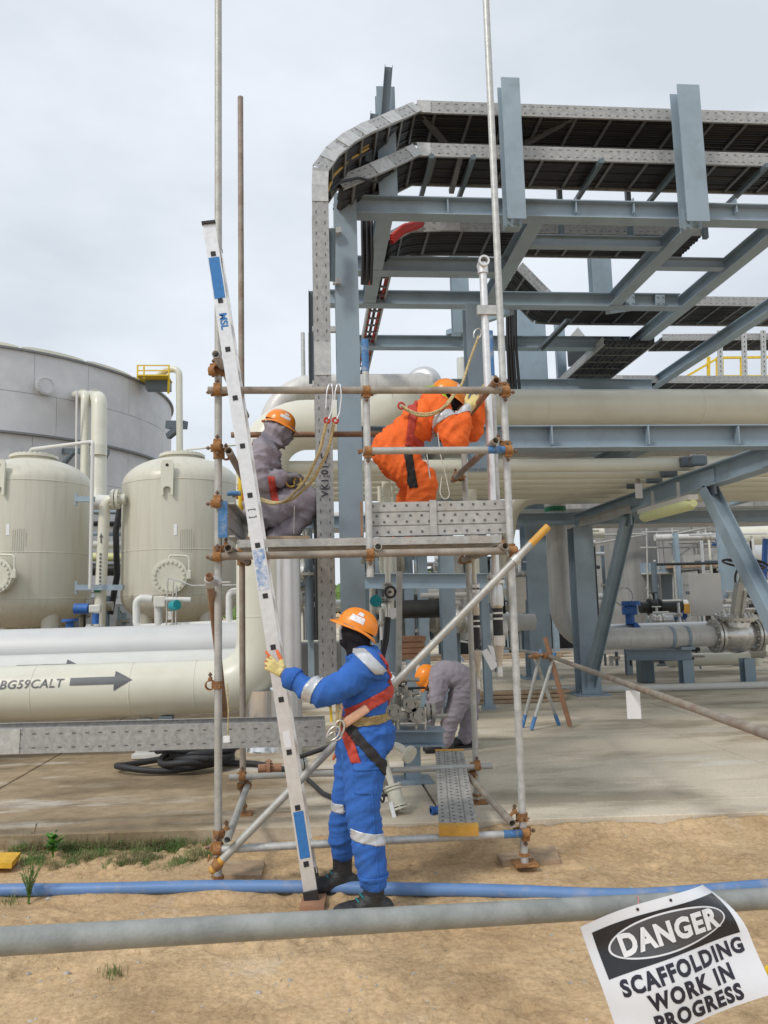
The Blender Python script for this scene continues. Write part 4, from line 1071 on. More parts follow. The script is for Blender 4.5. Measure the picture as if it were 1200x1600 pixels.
def on_pipe(px, py, zc, Y, r):
    # lettering wrapped on the camera side of a horizontal pipe
    c = P(px, py, Y - r); z0 = c.z - zc; a0 = math.asin(max(-1, min(1, z0 / r)))
    def fn(x, y):
        a = a0 + y / r; return Vector((c.x + x, Y - math.cos(a) * (r + 0.006), zc + math.sin(a) * (r + 0.006)))
    return fn
put_text('B-BG59CALT', 0.135, on_pipe(38, 1070, zl, YP, RP), 'lettering', 'ink_grey', big, 0.0015, 1.05, 0.12)
def arrow(fn, Lx, hw, sw, hl_, name, m, parent):
    k = M(); hx = Lx / 2 - hl_; n = 8
    def strip(x0, x1, f0, f1):
        b = len(k.v)
        for j in range(n + 1):
            t = -1 + 2 * j / n; k.v.append(fn(x0, t * f0)); k.v.append(fn(x1, t * f1))
        for j in range(n): k.face([b + 2 * j, b + 2 * j + 1, b + 2 * j + 3, b + 2 * j + 2])
    strip(-Lx / 2, hx, sw, sw); strip(hx, Lx / 2 - hl_ * .5, hw, hw * .5); strip(Lx / 2 - hl_ * .5, Lx / 2, hw * .5, 0.0005)
    return k.build(name, m, parent, recalc=False)
arrow(on_pipe(157, 1064, zl, YP, RP), 0.66, 0.115, 0.042, 0.19, 'flow_arrow', 'ink_grey', big)
# second pipe behind and higher, then the silver one
Y2, z2 = 10.6, P(100, 1062, 10.6).z
p2 = thing('process_pipe', (-4, Y2, ZS), 'second beige pipe with a flow arrow behind the large one', 'pipe')
M().tube([(-12, Y2, z2), (P(398, 1062, Y2).x, Y2, z2)], 0.33, 28).build('pipe_run', 'pale_pipe', p2)
arrow(on_pipe(72, 1042, z2, Y2, 0.33), 0.76, 0.10, 0.03, 0.16, 'flow_arrow', 'ink_grey', p2)
Y3, z3 = 12.0, P(100, 1020, 12.0).z
tag(M().tube([(-14, Y3, z3), (P(390, 1015, Y3).x, Y3, z3)], 0.36, 28).build('clad_pipe', 'insul_white'), 'pale grey insulated pipe running behind the beige pipes', 'pipe')
# pipe supports on the slab
for px, py in ((270, 1180), (620, 1180)):
    pass
sp = thing('pipe_support', P(258, 1130, YP), 'white concrete pier and steel post under the large beige pipe', 'support')
p = PZ(247, 1160, ZS); M().bevbox((p.x, YP, (ZS + zl - RP) / 2 - .02), 0.16, 0.2, zl - RP - ZS, 0.02).build('pier', 'pale_pipe', sp)
p = PZ(275, 1160, ZS); M().ibeam((p.x + .02, YP, ZS), (p.x + .02, YP, zl - RP - .005), .16, .14, .012, .012, (0, 1, 0)).build('post', 'steel_blue', sp)
# stainless clad pedestal beneath the elbow
x0 = P(413, 1120, 9.2).x; zb_ = PZ(413, 1184, ZS); 
ped = thing('clad_pedestal', (x0, 9.25, ZS), 'bright stainless clad pedestal under the pipe elbow', 'pedestal')
M().lathe([(0, 0), (0.235, 0), (0.235, 0.02), (0.228, 0.03), (0.228, 0.3), (0.232, 0.305), (0.228, 0.31), (0.228, zl - ZS - 0.05), (0, zl - ZS - .05)], (x0, 9.25, ZS), (0, 0, 1), 36).build('cladding', 'clad_bright', ped)
# silver clad riser
x0 = P(456, 1000, 9.0).x
cr_ = thing('clad_riser', (x0, 9.0, ZS), 'tall silver clad riser right of the large beige pipe', 'pipe')
M().tube([(x0, 9.0, ZS), (x0, 9.0, 2.55)], 0.105, 24).build('cladding', 'clad', cr_)
x1_ = P(440, 1000, 9.1).x
tag(M().tube([(x1_, 9.1, ZS), (x1_, 9.1, 2.7)], 0.075, 20).build('clad_riser', 'clad'), 'slimmer silver clad riser touching the large beige pipe', 'pipe')
# grey insulated line behind
Yg = 11.0
M_ = M().tube(bend([P(425, 900, Yg), P(425, 606, Yg), P(672, 604, Yg)], 0.62, 9), 0.185, 24)
tag(M_.build('insulated_pipe', 'pipe_grey'), 'grey insulated pipe arching behind the large beige elbow', 'pipe')
tag(M().tube(bend([P(640, 700, 11.8), P(646, 588, 11.8), P(676, 586, 11.6), P(680, 720, 11.6)], 0.17, 9), 0.14, 20).build('insulated_pipe', 'clad'), 'grey return bend rising behind the worker in orange', 'pipe')
# bundle of beige pipes on the rack
for i, (py, Y, r) in enumerate(((727, 9.4, .085), (740, 10.0, .075), (749, 10.55, .07), (757, 11.05, .07), (765, 11.6, .075), (772, 12.1, .07))):
    z = P(900, py, Y).z
    k = M().tube([(-0.3, Y, z), (11, Y, z)], r, 16)
    tag(k.build('rack_pipe', 'beige'), ['nearest', 'second', 'third', 'fourth', 'fifth', 'farthest'][i] + ' of the slim beige pipes lying side by side on the rack', 'pipe', 'slim beige pipes on the rack')
Yv = 12.9; zv = P(900, 773, Yv).z
tag(M().tube(bend([(9, Yv, zv), (P(800, 780, Yv).x, Yv, zv), (P(790, 780, Yv).x - .25, Yv + .1, zv - 1.8)], 0.5, 8), 0.155, 22).build('rack_pipe', 'beige'), 'thick beige pipe behind the slim rack pipes, bending down', 'pipe')
# vertical beige drops seen under the rack
for px, Y, py0, py1, r, lab in ((603, 10.2, 735, 1000, .062, 'beige drop pipe behind the knees of the worker in orange'), (593, 10.4, 760, 900, .03, 'thin beige drop pipe left of the thicker one'), (613, 10.4, 760, 900, .03, 'thin beige drop pipe right of the thicker one'), (736, 10.3, 765, 900, .075, 'pale pipe stub below the rack near the rear pole')):
    a, b = P(px, py0, Y), P(px, py1, Y); b.x = a.x
    k = M().tube([a, b], r, 14); k.lathe([(r, 0), (r * 1.25, 0.005), (r * 1.25, .05), (r, .055)], (a.x, a.y, a.z - .35), (0, 0, 1), 14)
    tag(k.build('drop_pipe', 'beige'), lab, 'pipe', 'vertical drop pipes under the rack')
# tall grey pipe that turns into the valve run
Yw = 14.0
tall = thing('grey_pipe', (P(868, 1000, Yw).x, Yw, ZS), 'weathered grey pipe dropping from the rack and turning right', 'pipe')
pw = [P(866, 770, Yw), P(869, 1001, Yw), P(1114, 1001, Yw)]; pw[1].x = pw[0].x; pw[2].z = pw[1].z
M().tube(bend(pw, 0.62, 10), 0.19, 26).build('pipe_bend', 'pipe_grey', tall)
for px in (1048, 1072): M().lathe([(.192, -.03), (.2, -.03), (.2, .03), (.192, .03)], (P(px, 1001, Yw).x, Yw, pw[1].z), (1, 0, 0), 26).build('pipe_clamp', 'steel_blue', tall)
M().lathe([(.191, 0), (.194, .0), (.194, .09), (.191, .09)], (pw[0].x, Yw, P(866, 800, Yw).z), (0, 0, 1), 26).build('colour_band', 'green_band', tall)
zp = pw[1].z
# valve
vx = P(1150, 1001, Yw).x
val = thing('gate_valve', (vx, Yw, ZS), 'big stainless gate valve bolted into the grey pipe at right', 'valve')
k = M().lathe([(0, -.36), (.2, -.36), (.24, -.26), (.31, -.12), (.33, 0), (.31, .12), (.24, .26), (.2, .36), (0, .36)], (vx, Yw, zp), (1, 0, 0), 28)
k.lathe([(.30, .0), (.27, .2), (.25, .32), (0, .32)], (vx, Yw, zp), (0, -.15, 1), 24); k.build('body', 'stainless', val)
k = M()
for s in (-1, 1):
    flange(k, (vx + s * .34, Yw, zp), (1, 0, 0), .31, .05, 12); flange(k, (vx + s * .41, Yw, zp), (1, 0, 0), .31, .05, 12)
flange(k, (vx, Yw - .05, zp + .34), (0, -.15, 1), .36, .06, 14); k.build('flange', 'stainless', val)
k = M().bar((vx + .02, Yw, zp + .35), (vx + .16, Yw, zp + .95), .16, .12); k.bar((vx + .10, Yw - .1, zp + .35), (vx + .2, Yw - .1, zp + .8), .05, .05); k.cyl((vx + .05, Yw, zp + .5), (vx + .26, Yw, zp + 1.35), .03, 10); k.build('yoke', 'cast', val)
k = M().torus((vx + .26, Yw, zp + 1.3), (.25, 0, 1), .36, .022, 28, 8)
for a in range(4): k.tube([(vx + .26, Yw, zp + 1.3), Vector((vx + .26, Yw, zp + 1.3)) + Vector((math.cos(a * 1.57) * .35, math.sin(a * 1.57) * .35, -.09 * math.cos(a * 1.57)))], .014, 6)
k.build('handwheel', 'black_metal', val)
tag(M().tube([(vx + .44, Yw, zp), (14, Yw, zp)], .19, 24).build('grey_pipe', 'pipe_grey'), 'grey pipe leaving the gate valve at the right edge', 'pipe')
# supports of the valve run
def tsupport(px, label, w=.9, Y=Yw, arm=True):
    p = P(px, 1045, Y); t = thing('pipe_support', (p.x, Y, ZS), label, 'support', 'blue steel pipe supports')
    M().ibeam((p.x, Y, ZS + .02), (p.x, Y, zp - .42), .2, .2, .012, .014, (0, 1, 0)).build('leg', 'steel_blue', t); M().bevbox((p.x, Y, ZS + .012), .5, .42, .024, .004).build('base_plate', 'steel_blue', t)
    if arm: M().ibeam((p.x - w, Y + .5, zp - .32), (p.x + .12, Y - .02, zp - .32), .2, .16, .012, .014).build('arm', 'steel_blue', t)
    M().box((p.x, Y, zp - .2), .26, .3, .05).build('saddle', 'steel_blue', t)
tsupport(1072, 'blue steel support leg under the grey pipe left of the valve'); tsupport(1168, 'blue steel support leg under the gate valve', arm=False)
p = P(1008, 1045, 15.0); t = thing('pipe_support', (p.x, 15, ZS), 'grey concrete pier under the grey pipe behind the far column', 'support'); M().bevbox((p.x, 15, ZS + .26), .26, .3, .52, .03).build('pier', 'steel_blue_dk', t)
# far pipe with blue gear valve
Yx = 17.0; zx = P(1000, 985, Yx).z
fp = thing('grey_pipe', (P(1000, 985, Yx).x, Yx, ZS), 'far grey pipe with a blue hand valve behind the tall grey pipe', 'pipe')
M().tube([(P(905, 985, Yx).x, Yx, zx), (P(1110, 985, Yx).x, Yx, zx)], .16, 18).build('pipe_run', 'clad', fp)
q = P(985, 975, Yx - .1); k = M().cyl(q, q + Vector((0, 0, .25)), .1, 12); k.bevbox(q + Vector((0, 0, .3)), .3, .2, .2, .03); k.cyl(q + Vector((0, -.1, .4)), q + Vector((0, -.1, .5)), .2, 14); k.bar(q + Vector((.05, -.1, 0)), q + Vector((.2, -.1, -.2)), .12, .1); k.build('blue_valve', 'blue_paint', fp)
k = M().torus(q + Vector((-.15, -.1, .6)), (0, 1, .2), .2, .015); k.build('handwheel', 'galv_clean', fp)
# white pipe lying on the slab
p0, p1 = PZ(862, 1079, ZS + .06), PZ(1500, 1062, ZS + .06)
tag(M().tube([p0, p1], .062, 16, hollow=.1).build('plastic_pipe', 'pale_pipe'), 'white plastic pipe lying on the slab behind the trestle', 'pipe')

# ------------------------------------------------------------------ drop lines with hoses at the right of the scaffold
def droplet(px_top, py_top, px_f, py_f, Y, rp, py_end, rh, label, tee=False):
    a, b = P(px_top, py_top, Y), P(px_f, py_f, Y); a.x = b.x = (a.x + b.x) / 2 if not tee else b.x
    if tee: a.x = b.x
    t = thing('drop_line', (b.x, Y, b.z - 1), label, 'drop line', 'drop lines with hoses')
    M().tube([a, b], rp, 16).build('pipe', 'alu' if tee else 'beige', t)
    k = M(); flange(k, b + Vector((0, 0, .02)), (0, 0, 1), rp * 2.3, .022, 6); flange(k, b - Vector((0, 0, .02)), (0, 0, 1), rp * 2.3, .022, 6); k.lathe([(rp * 1.5, 0), (rp * 1.7, -.02), (rp * 1.7, -.16), (rp * 1.2, -.18)], b - Vector((0, 0, .03)), (0, 0, 1), 18); k.build('flange', 'stainless', t)
    e = P(px_f, py_end, Y); e.x = b.x; M().tube([b - Vector((0, 0, .18)), e], rh, 16).build('hose', 'rubber', t)
    for z in (.05, .09): M().lathe([(rh, 0), (rh + .004, 0), (rh + .004, .014), (rh, .014)], b - Vector((0, 0, .2 + z)), (0, 0, 1), 16).build('hose_clip', 'stainless', t)
    k = M()
    k.lathe([(0, .0), (rh * 1.35, 0), (rh * 1.35, -.07), (rh * .95, -.09), (rh * .7, -.17), (rh * .55, -.18), (rh * .55, -.24), (rh * .62, -.25), (rh * .62, -.29), (0, -.29)], e, (0, 0, 1), 16); k.build('coupling', 'stainless', t)
    return t, a
t, a = droplet(770, 418, 775, 905, 5.62, .0285, 993, .036, 'galvanised drop pipe with elbow top, flange, black hose and coupling', True)
k = M().lathe([(.03, -.05), (.04, -.05), (.04, .03), (.03, .03)], a, (0, 0, 1), 18); k.lathe([(0, .02), (.026, .02), (.026, -.05), (.028, -.062), (.042, -.062), (.042, -.03), (.036, -.025), (.036, .05), (0, .05)], a + Vector((0, 0, .03)), (0, 1, 0), 18); k.build('elbow', 'alu', t)
p = P(758, 485, 5.6); M().bar(p + Vector((-.06, 0.0, 0)), p + Vector((.13, 0, 0)), .04, .07, (0, 0, 1)).build('pipe_clamp', 'galv_clean', t)
droplet(741, 868, 741, 920, 5.95, .017, 1016, .024, 'smaller drop hose with flange and coupling left of the larger one')
pt = thing('paper_tag', P(760, 1040, 5.9), 'white paper tags tied to the smaller drop hose', 'tag')
a = P(752, 1018, 5.9); M().poly([a, a + Vector((.045, 0, .02)), a + Vector((.13, 0, -.11)), a + Vector((.07, 0, -.14))], .002, (0, 1, 0)).build('sheet', 'white_paper', pt); a = P(762, 1008, 5.95); M().poly([a, a + Vector((.05, 0, -.01)), a + Vector((.08, 0, -.12)), a + Vector((.04, 0, -.11))], .002, (0, 1, 0)).build('sheet', 'white_paper', pt)
M().tube([P(735, 1022, 5.9), P(745, 1014, 5.85), P(755, 1019, 5.9)], .0015, 5).build('tie', 'string', pt)

# pipe deck added for shade under the rack, mostly hidden behind the large pipe
rd = random.Random(9)
for i in range(15):
    Y = 10.3 + i * .42; z = 4.02 + rd.uniform(-.03, .03); r = rd.choice((.11, .14, .17)); 
    tag(M().tube([(1.3, Y, z + r), (13.5, Y, z + r)], r, 14).build('added_deck_pipe', rd.choice(('beige', 'pipe_grey', 'beige', 'clad'))), ['first', 'second', 'third', 'fourth', 'fifth', 'sixth', 'seventh', 'eighth', 'ninth', 'tenth', 'eleventh', 'twelfth', 'thirteenth', 'fourteenth', 'fifteenth'][i] + ' pipe from the front on the deck added for shade behind the large pipe', 'pipe', 'pipes of the deck added for shade')
for x in (1.5, XT, 9.5): M().ibeam((x, 10.1, 3.89), (x, 17.0, 3.89), .24, .2, .012, .016).build('beam', 'steel_blue', rack)  # beams carrying the deck added for shade
for i in range(4):
    Y = 14.6 + i * .8; z = 3.30; r = rd.choice((.08, .12, .16))
    tag(M().tube([(-.5, Y, z + r), (12.5, Y, z + r)], r, 14).build('added_deck_pipe', 'pipe_grey'), ['first', 'second', 'third', 'fourth'][i] + ' pipe from the front on the far lower rack deck', 'pipe', 'pipes on the far lower rack deck')

for px in (610, 850, 1090):
    M().lathe([(ro, -.008), (ro + .004, -.004), (ro + .004, .004), (ro, .008)], (P(px, 636, YP).x, YP, zo), (1, 0, 0), 32).build('weld_seam', 'beige', big)
for px in (60, 210):
    M().lathe([(RP, -.008), (RP + .004, -.004), (RP + .004, .004), (RP, .008)], (P(px, 1077, YP).x, YP, zl), (1, 0, 0), 32).build('weld_seam', 'beige', big)
# ================================================================== pressure vessels on the left
YV = 16.2
def vessel(pxl, pxr, name_lab, man_px, man_py, txt_px):
    a, b = P(pxl, 850, YV), P(pxr, 850, YV); xc = (a.x + b.x) / 2; r = (b.x - a.x) / 2 * 0.985
    zt_ = P(280, 716, YV).z; zb_ = P(280, 978, YV).z; hd = r * 0.52
    t = thing('pressure_vessel', (xc, YV, ZS), name_lab, 'vessel', 'beige pressure vessels')
    prof = []
    for i in range(13):
        q = math.pi / 2 * i / 12; prof.append((r * math.sin(q), zb_ + hd - hd * math.cos(q)))
    for i in range(13):
        q = math.pi / 2 * i / 12; prof.append((r * math.cos(q), zt_ - hd + hd * math.sin(q)))
    M().lathe(prof, (xc, YV, 0), (0, 0, 1), 56).build('shell', 'beige_vessel', t)
    for z in (zb_ + hd, zt_ - hd, (zb_ + zt_) / 2 - .25):
        M().lathe([(r - .002, -.012), (r + .006, -.005), (r + .006, .005), (r - .002, .012)], (xc, YV, z), (0, 0, 1), 56).build('weld_seam', 'beige_vessel', t)
    # skirt legs and bottom nozzle
    for q in range(4):
        an = R(45 + 90 * q); M().tube([(xc + math.cos(an) * r * .72, YV + math.sin(an) * r * .72, ZS), (xc + math.cos(an) * r * .72, YV + math.sin(an) * r * .72, zb_ + hd * .7)], .16, 16).build('leg', 'beige_vessel', t)
    k = M(); flange(k, (xc, YV, zb_ - .02), (0, 0, 1), .42, .05, 20); k.cyl((xc, YV, zb_ - .2), (xc, YV, zb_ + .1), .26, 20); k.build('bottom_nozzle', 'beige', t)
    k = M().cyl((xc, YV, zt_ - .06), (xc, YV, zt_ + .02), .40, 28); flange(k, (xc, YV, zt_ + .03), (0, 0, 1), .46, .05, 24); k.build('top_cover', 'beige', t)
    # lifting lug plate
    def on(px, py, off=0.0):
        p = P(px, py, YV - r); dx = p.x - xc
        for _ in range(4):
            yy = YV - math.sqrt(max(1e-4, (r + off) ** 2 - (p.x - xc) ** 2)); p = P(px, py, yy)
        return p
    lx = txt_px - 20
    c = on(lx, 745, .02); tg = Vector((-(YV - c.y), 0, 0)); nrm = Vector((c.x - xc, c.y - YV, 0)).normalized(); s = Vector((-nrm.y, nrm.x, 0)); s = s if s.x > 0 else -s
    outl = [(-.11, -.35), (-.07, -.35), (-.07, -.22), (-.03, -.19), (.03, -.19), (.07, -.22), (.07, -.35), (.11, -.35), (.12, .25), (.08, .32), (-.08, .32), (-.12, .25)]
    M().poly([c + s * x + Vector((0, 0, z)) for x, z in outl], .05, nrm).build('lifting_lug', 'beige', t)
    M().cyl(c + Vector((0, 0, .22)) + nrm * .045, c + Vector((0, 0, .22)) + nrm * .056, .03, 12).build('lug_hole', 'dark_in', t)
    # manway
    c = on(man_px, man_py, .0); nrm = Vector((c.x - xc, c.y - YV, 0)).normalized()
    k = M().cyl(c - nrm * .1, c + nrm * .16, .25, 28); flange(k, c + nrm * .18, nrm, .33, .05, 20); flange(k, c + nrm * .24, nrm, .33, .045, 20); k.build('manway', 'beige', t)
    s = Vector((-nrm.y, nrm.x, 0)); s = s if s.x > 0 else -s
    M().tube(bend([c + nrm * .24 + s * .36 + Vector((0, 0, -.05)), c + nrm * .24 + s * .36 + Vector((0, 0, .36)), c + nrm * .24 + Vector((0, 0, .38)), c + nrm * .24 + Vector((0, 0, .3))], .08, 4), .02, 8).build('davit', 'beige', t)
    M().bevbox(c + nrm * .24 + s * .36 + Vector((0, 0, .02)), .07, .06, .16, .008).build('davit_hinge', 'beige', t)
    # stencilled data lines and white plate
    rt_ = random.Random(5)
    k = M()
    for i in range(7):
        ln_ = rt_.uniform(.16, .30)
        q = on(txt_px + i * 3.4, 840, .004); k.bar(q - Vector((0, 0, ln_)), q + Vector((0, 0, ln_ * .6)), .005, .002, nrm)
    q = k.build('stencil_lines', 'stencil', t); q['kind'] = 'stuff'
    q = on(txt_px - 8, 828, .004); k = M().bar(q - Vector((0, 0, .1)), q + Vector((0, 0, .11)), .06, .004, (0, 1, 0)); k.build('data_plate', 'white_paper', t)
    return t, xc, r, zt_, zb_, on
vA = vessel(-45, 142, 'left beige pressure vessel cut off by the picture edge', 2, 900, 20)
vB = vessel(190, 377, 'right beige pressure vessel behind the ladder', 268, 901, 282)
# small vent valves on the domes
for (px, lab) in ((47, 'thin white vent line on the dome of the left vessel'), (288, 'thin white vent line on the dome of the right vessel')):
    Y = YV; a = P(px, 718, Y); t = thing('vent_line', a, lab, 'vent line', 'vent lines on the vessels')
    if px == 47: pts = [a, P(48, 702, Y), P(145, 690, Y - 1.25), P(141, 920, Y - 1.25)]
    else: pts = [a, P(288, 703, Y), P(345, 697, Y - .6), P(430, 690, Y - .8)]
    M().tube(bend(pts, .06, 4), .035 if px == 47 else .025, 10).build('pipe', 'pale_pipe', t)
    k = M().cyl(P(px, 712, Y) - Vector((.1, 0, 0)), P(px, 712, Y) + Vector((.1, 0, 0)), .05, 10); k.build('valve', 'cast', t)
# steel clips carrying the vertical line
for px0, px1, py, lab in ((119, 146, 780, 'upper grey steel clip on the left vessel'), (119, 193, 918, 'lower grey steel clip between the vessels')):
    t = thing('pipe_clip', P(px0, py, YV - .9), lab, 'clip', 'steel clips on the vessels'); M().bar(P(px0, py, YV - .9), P(px1, py, YV - 1.05), .1, .1).build('bar', 'steel_blue', t); M().box(P(px0, py, YV - .88), .04, .05, .24).build('plate', 'steel_blue', t)
# beige line between the vessels, with green band, and its white header
Yn = 15.4
ln_ = thing('vessel_line', P(157, 960, Yn), 'beige line with an up arrow and green band between the vessels', 'pipe')
pts = bend([P(196, 780, Yn), P(164, 780, Yn), P(157, 930, Yn), P(155, 985, Yn), P(140, 1010, Yn - .3)], [.28, .3, .2], 7)
M().tube(pts, .105, 18).build('pipe', 'beige', ln_)
k = M(); flange(k, P(184, 780, Yn), (1, 0, 0), .19, .05, 10); flange(k, P(178, 780, Yn), (1, 0, 0), .19, .05, 10); k.build('flange', 'beige', ln_)
q = P(156, 926, Yn); M().lathe([(.106, 0), (.11, 0), (.11, .06), (.106, .06)], q, (0, 0, 1), 18).build('colour_band', 'green_band', ln_)
q = P(158, 842, Yn - .11); M().poly([q + Vector((-.012, 0, -.08)), q + Vector((.012, 0, -.08)), q + Vector((.012, 0, .03)), q + Vector((.035, 0, .03)), q + Vector((0, 0, .11)), q + Vector((-.035, 0, .03)), q + Vector((-.012, 0, .03))], .003, (0, -1, 0)).build('flow_arrow', 'ink_grey', ln_)
for i in range(9):
    q = P(157 - i * .1, 868 + i * 6, Yn - .112); M().bar(q, q + Vector((0, 0, .045)), .035, .003, (0, 1, 0)).build('stencil_mark', 'ink_grey', ln_)
hd_ = P(168, 785, 18.5); tag(M().tube([P(120, 784, 18.5), P(215, 786, 18.5)], .17, 20).build('header_pipe', 'pale_pipe'), 'white header pipe glimpsed between the vessels', 'pipe')
for i, (py, r, m) in enumerate(((800, .05, 'steel_blue'), (818, .06, 'black_metal'), (834, .05, 'steel_blue'), (851, .09, 'pale_pipe'), (870, .1, 'lamp_cover'), (890, .14, 'black_metal'))):
    tag(M().tube([P(130, py, 19), P(215, py + 1, 19)], r, 12).build('crossing_pipe', m), ['topmost grey', 'upper dark', 'middle grey', 'white', 'pale yellow', 'lowest dark'][i] + ' pipe crossing in the gap between the vessels', 'pipe', 'pipes crossing between the vessels')
tag(M().tube(bend([P(188, 790, 18), P(181, 830, 18), P(183, 900, 18), P(172, 960, 18)], .3, 5), .07, 10).build('black_hose', 'rubber'), 'black hose hanging in the gap between the vessels', 'hose')

# ================================================================== big silver storage tank
RT, TX, TY = 8.0, -13.98, 33.3
zT = 10.55
tank = thing('storage_tank', (TX, TY, 0), 'huge silver storage tank of welded plates with dark stiffener rings', 'tank')
CH, NS = 1.42, 26
def arc_plate(a0, a1, z0, z1, r, t=.02, n=6):
    k = M()
    def strip(pr):
        b = len(k.v)
        for i in range(n + 1):
            a = a0 + (a1 - a0) * i / n
            for rr, z in pr: k.v.append(Vector((TX + math.cos(a) * rr, TY + math.sin(a) * rr, z)))
        for i in range(n): k.face([b + 2 * i, b + 2 * i + 2, b + 2 * i + 3, b + 2 * i + 1], True)
    strip(((r, z0), (r, z1))); strip(((r, z1), (r - t, z1))); strip(((r - t, z0), (r, z0)))
    for a in (a0, a1):
        b = len(k.v)
        for rr, z in ((r, z0), (r, z1), (r - t, z1), (r - t, z0)): k.v.append(Vector((TX + math.cos(a) * rr, TY + math.sin(a) * rr, z)))
        k.face([b, b + 1, b + 2, b + 3])
    return k
M().lathe([(0, 0), (RT - .03, 0), (RT - .03, zT - .02), (0, zT - .02)], (TX, TY, 0), (0, 0, 1), 96).build('shell', 'tank_seam', tank)
z = zT; row = 0
while z > 0.3:
    z0 = max(0, z - CH)
    for i in range(NS):
        a0 = 2 * math.pi * (i + (0.5 if row % 2 else 0.1)) / NS; a1 = a0 + 2 * math.pi / NS; am = (a0 + a1) / 2
        if math.sin(am) > 0.45 or z < 2.2: continue
        arc_plate(a0 + .0007, a1 - .0007, z0 + .006, z - .006, RT + random.uniform(-.004, .004)).build('plate', 'tank_plate', tank)
    z = z0; row += 1
for zz_, w, pr_ in ((zT + .03, .07, .10), (zT - 2 * CH, .07, .16), (zT - 4 * CH, .06, .12), (zT - 5 * CH, .05, .1)):
    M().lathe([(RT - .05, -w / 2), (RT + pr_, -w / 2), (RT + pr_, w / 2), (RT - .05, w / 2)], (TX, TY, zz_), (0, 0, 1), 110).build('stiffener_ring', 'tank_ring', tank)
# roof: shallow dome panels with raised ribs
M().lathe([(RT + .02, 0), (RT * .8, .2), (RT * .55, .35), (RT * .3, .45), (0, .5)], (TX, TY, zT + .08), (0, 0, 1), 96).build('roof', 'beige', tank)
for i in range(22):
    a = 2 * math.pi * i / 22
    if math.sin(a) > .4: continue
    c = Vector((TX + math.cos(a) * RT * .985, TY + math.sin(a) * RT * .985, zT + .12)); d = Vector((math.cos(a), math.sin(a), 0)); s = Vector((-d.y, d.x, 0))
    k = M(); n = 6; half = RT * math.pi / 22 * .95
    prof = [(-half + 2 * half * j / n, .04 + .08 * math.sin(math.pi * j / n) ** .5) for j in range(n + 1)]
    pts = [c + s * x + Vector((0, 0, z_)) for x, z_ in prof] + [c + s * half - Vector((0, 0, .02)), c - s * half - Vector((0, 0, .02))]
    k.poly(pts, 1.6, -d); k.build('roof_panel', 'beige', tank)
# nozzles
def tank_pt(px, py, off=0.0):
    d = ray(px, py); r = RT + off; ox, oy = CAM.x - TX, CAM.y - TY; A = d.x ** 2 + d.y ** 2; B = 2 * (ox * d.x + oy * d.y); C_ = ox * ox + oy * oy - r * r
    t_ = (-B - math.sqrt(max(0, B * B - 4 * A * C_))) / (2 * A); p = CAM + d * t_; n = Vector((p.x - TX, p.y - TY, 0)).normalized(); return p, n
p, n = tank_pt(67, 605); k = M().cyl(p - n * .1, p + n * .25, .24, 20); flange(k, p + n * .28, n, .32, .06, 18); k.build('nozzle', 'tank_plate', tank)
for px, py, r in ((122, 618, .13), (140, 622, .2)):
    p, n = tank_pt(px, py); k = M().cyl(p - n * .1, p + n * .4, r * .8, 14); flange(k, p + n * .35, n, r * 1.35, .05, 10); k.build('nozzle', 'beige', tank)
tl = thing('tank_line', P(153, 900, 24.5), 'thick beige line dropping down the face of the silver tank', 'pipe')
M().tube(bend([tank_pt(138, 621, .3)[0], P(155, 623, 24.9), P(154, 765, 24.4), P(153, 800, 24.2)], .4, 7), .235, 18).build('pipe', 'beige', tl); M().lathe([(.235, 0), (.25, 0), (.25, .3), (.235, .3)], P(154, 712, 24.5), (0, 0, 1), 18).build('sleeve', 'beige', tl)
tl = thing('tank_line', P(132, 900, 25), 'slimmer beige line dropping down the face of the silver tank', 'pipe')
M().tube(bend([tank_pt(118, 617, .2)[0], P(133, 616, 25.2), P(132, 760, 24.8)], .3, 6), .13, 14).build('pipe', 'beige', tl)
tag(M().tube([P(120, 610, 24.8), P(119, 740, 24.8)], .035, 8).build('thin_line', 'pale_pipe'), 'hair thin white line in front of the silver tank', 'pipe')
# brackets
br = thing('tank_bracket', tank_pt(100, 705)[0], 'grey braced bracket on the face of the silver tank', 'bracket')
p, n = tank_pt(100, 705); q = P(165, 705, p.y - 1.2); M().bar(p, q, .16, .18).build('arm', 'steel_blue_dk', br); p2_, _ = tank_pt(100, 725); M().bar(p2_, P(116, 705, p.y - .8), .12, .14).build('strut', 'steel_blue_dk', br); p3, _ = tank_pt(160, 722); M().bar(p3, P(168, 706, p.y - 1.2), .14, .14).build('strut', 'steel_blue_dk', br)
br = thing('tank_bracket', P(266, 665, 30), 'grey bracket sticking out of the right side of the silver tank', 'bracket')
M().bar(P(262, 664, 30.5), P(290, 664, 30), .25, .3).build('arm', 'steel_blue_dk', br); M().bar(P(263, 682, 30.5), P(285, 664, 30), .2, .22).build('strut', 'steel_blue_dk', br)
tp = thing('tank_line', P(280, 700, 29.5), 'grey vent pipe standing right of the silver tank', 'pipe')
M().tube(bend([P(243, 590, 30.5), P(262, 577, 30), P(280, 577, 29.8), P(281, 720, 29.8)], .4, 6), .125, 14).build('pipe', 'beige', tp)
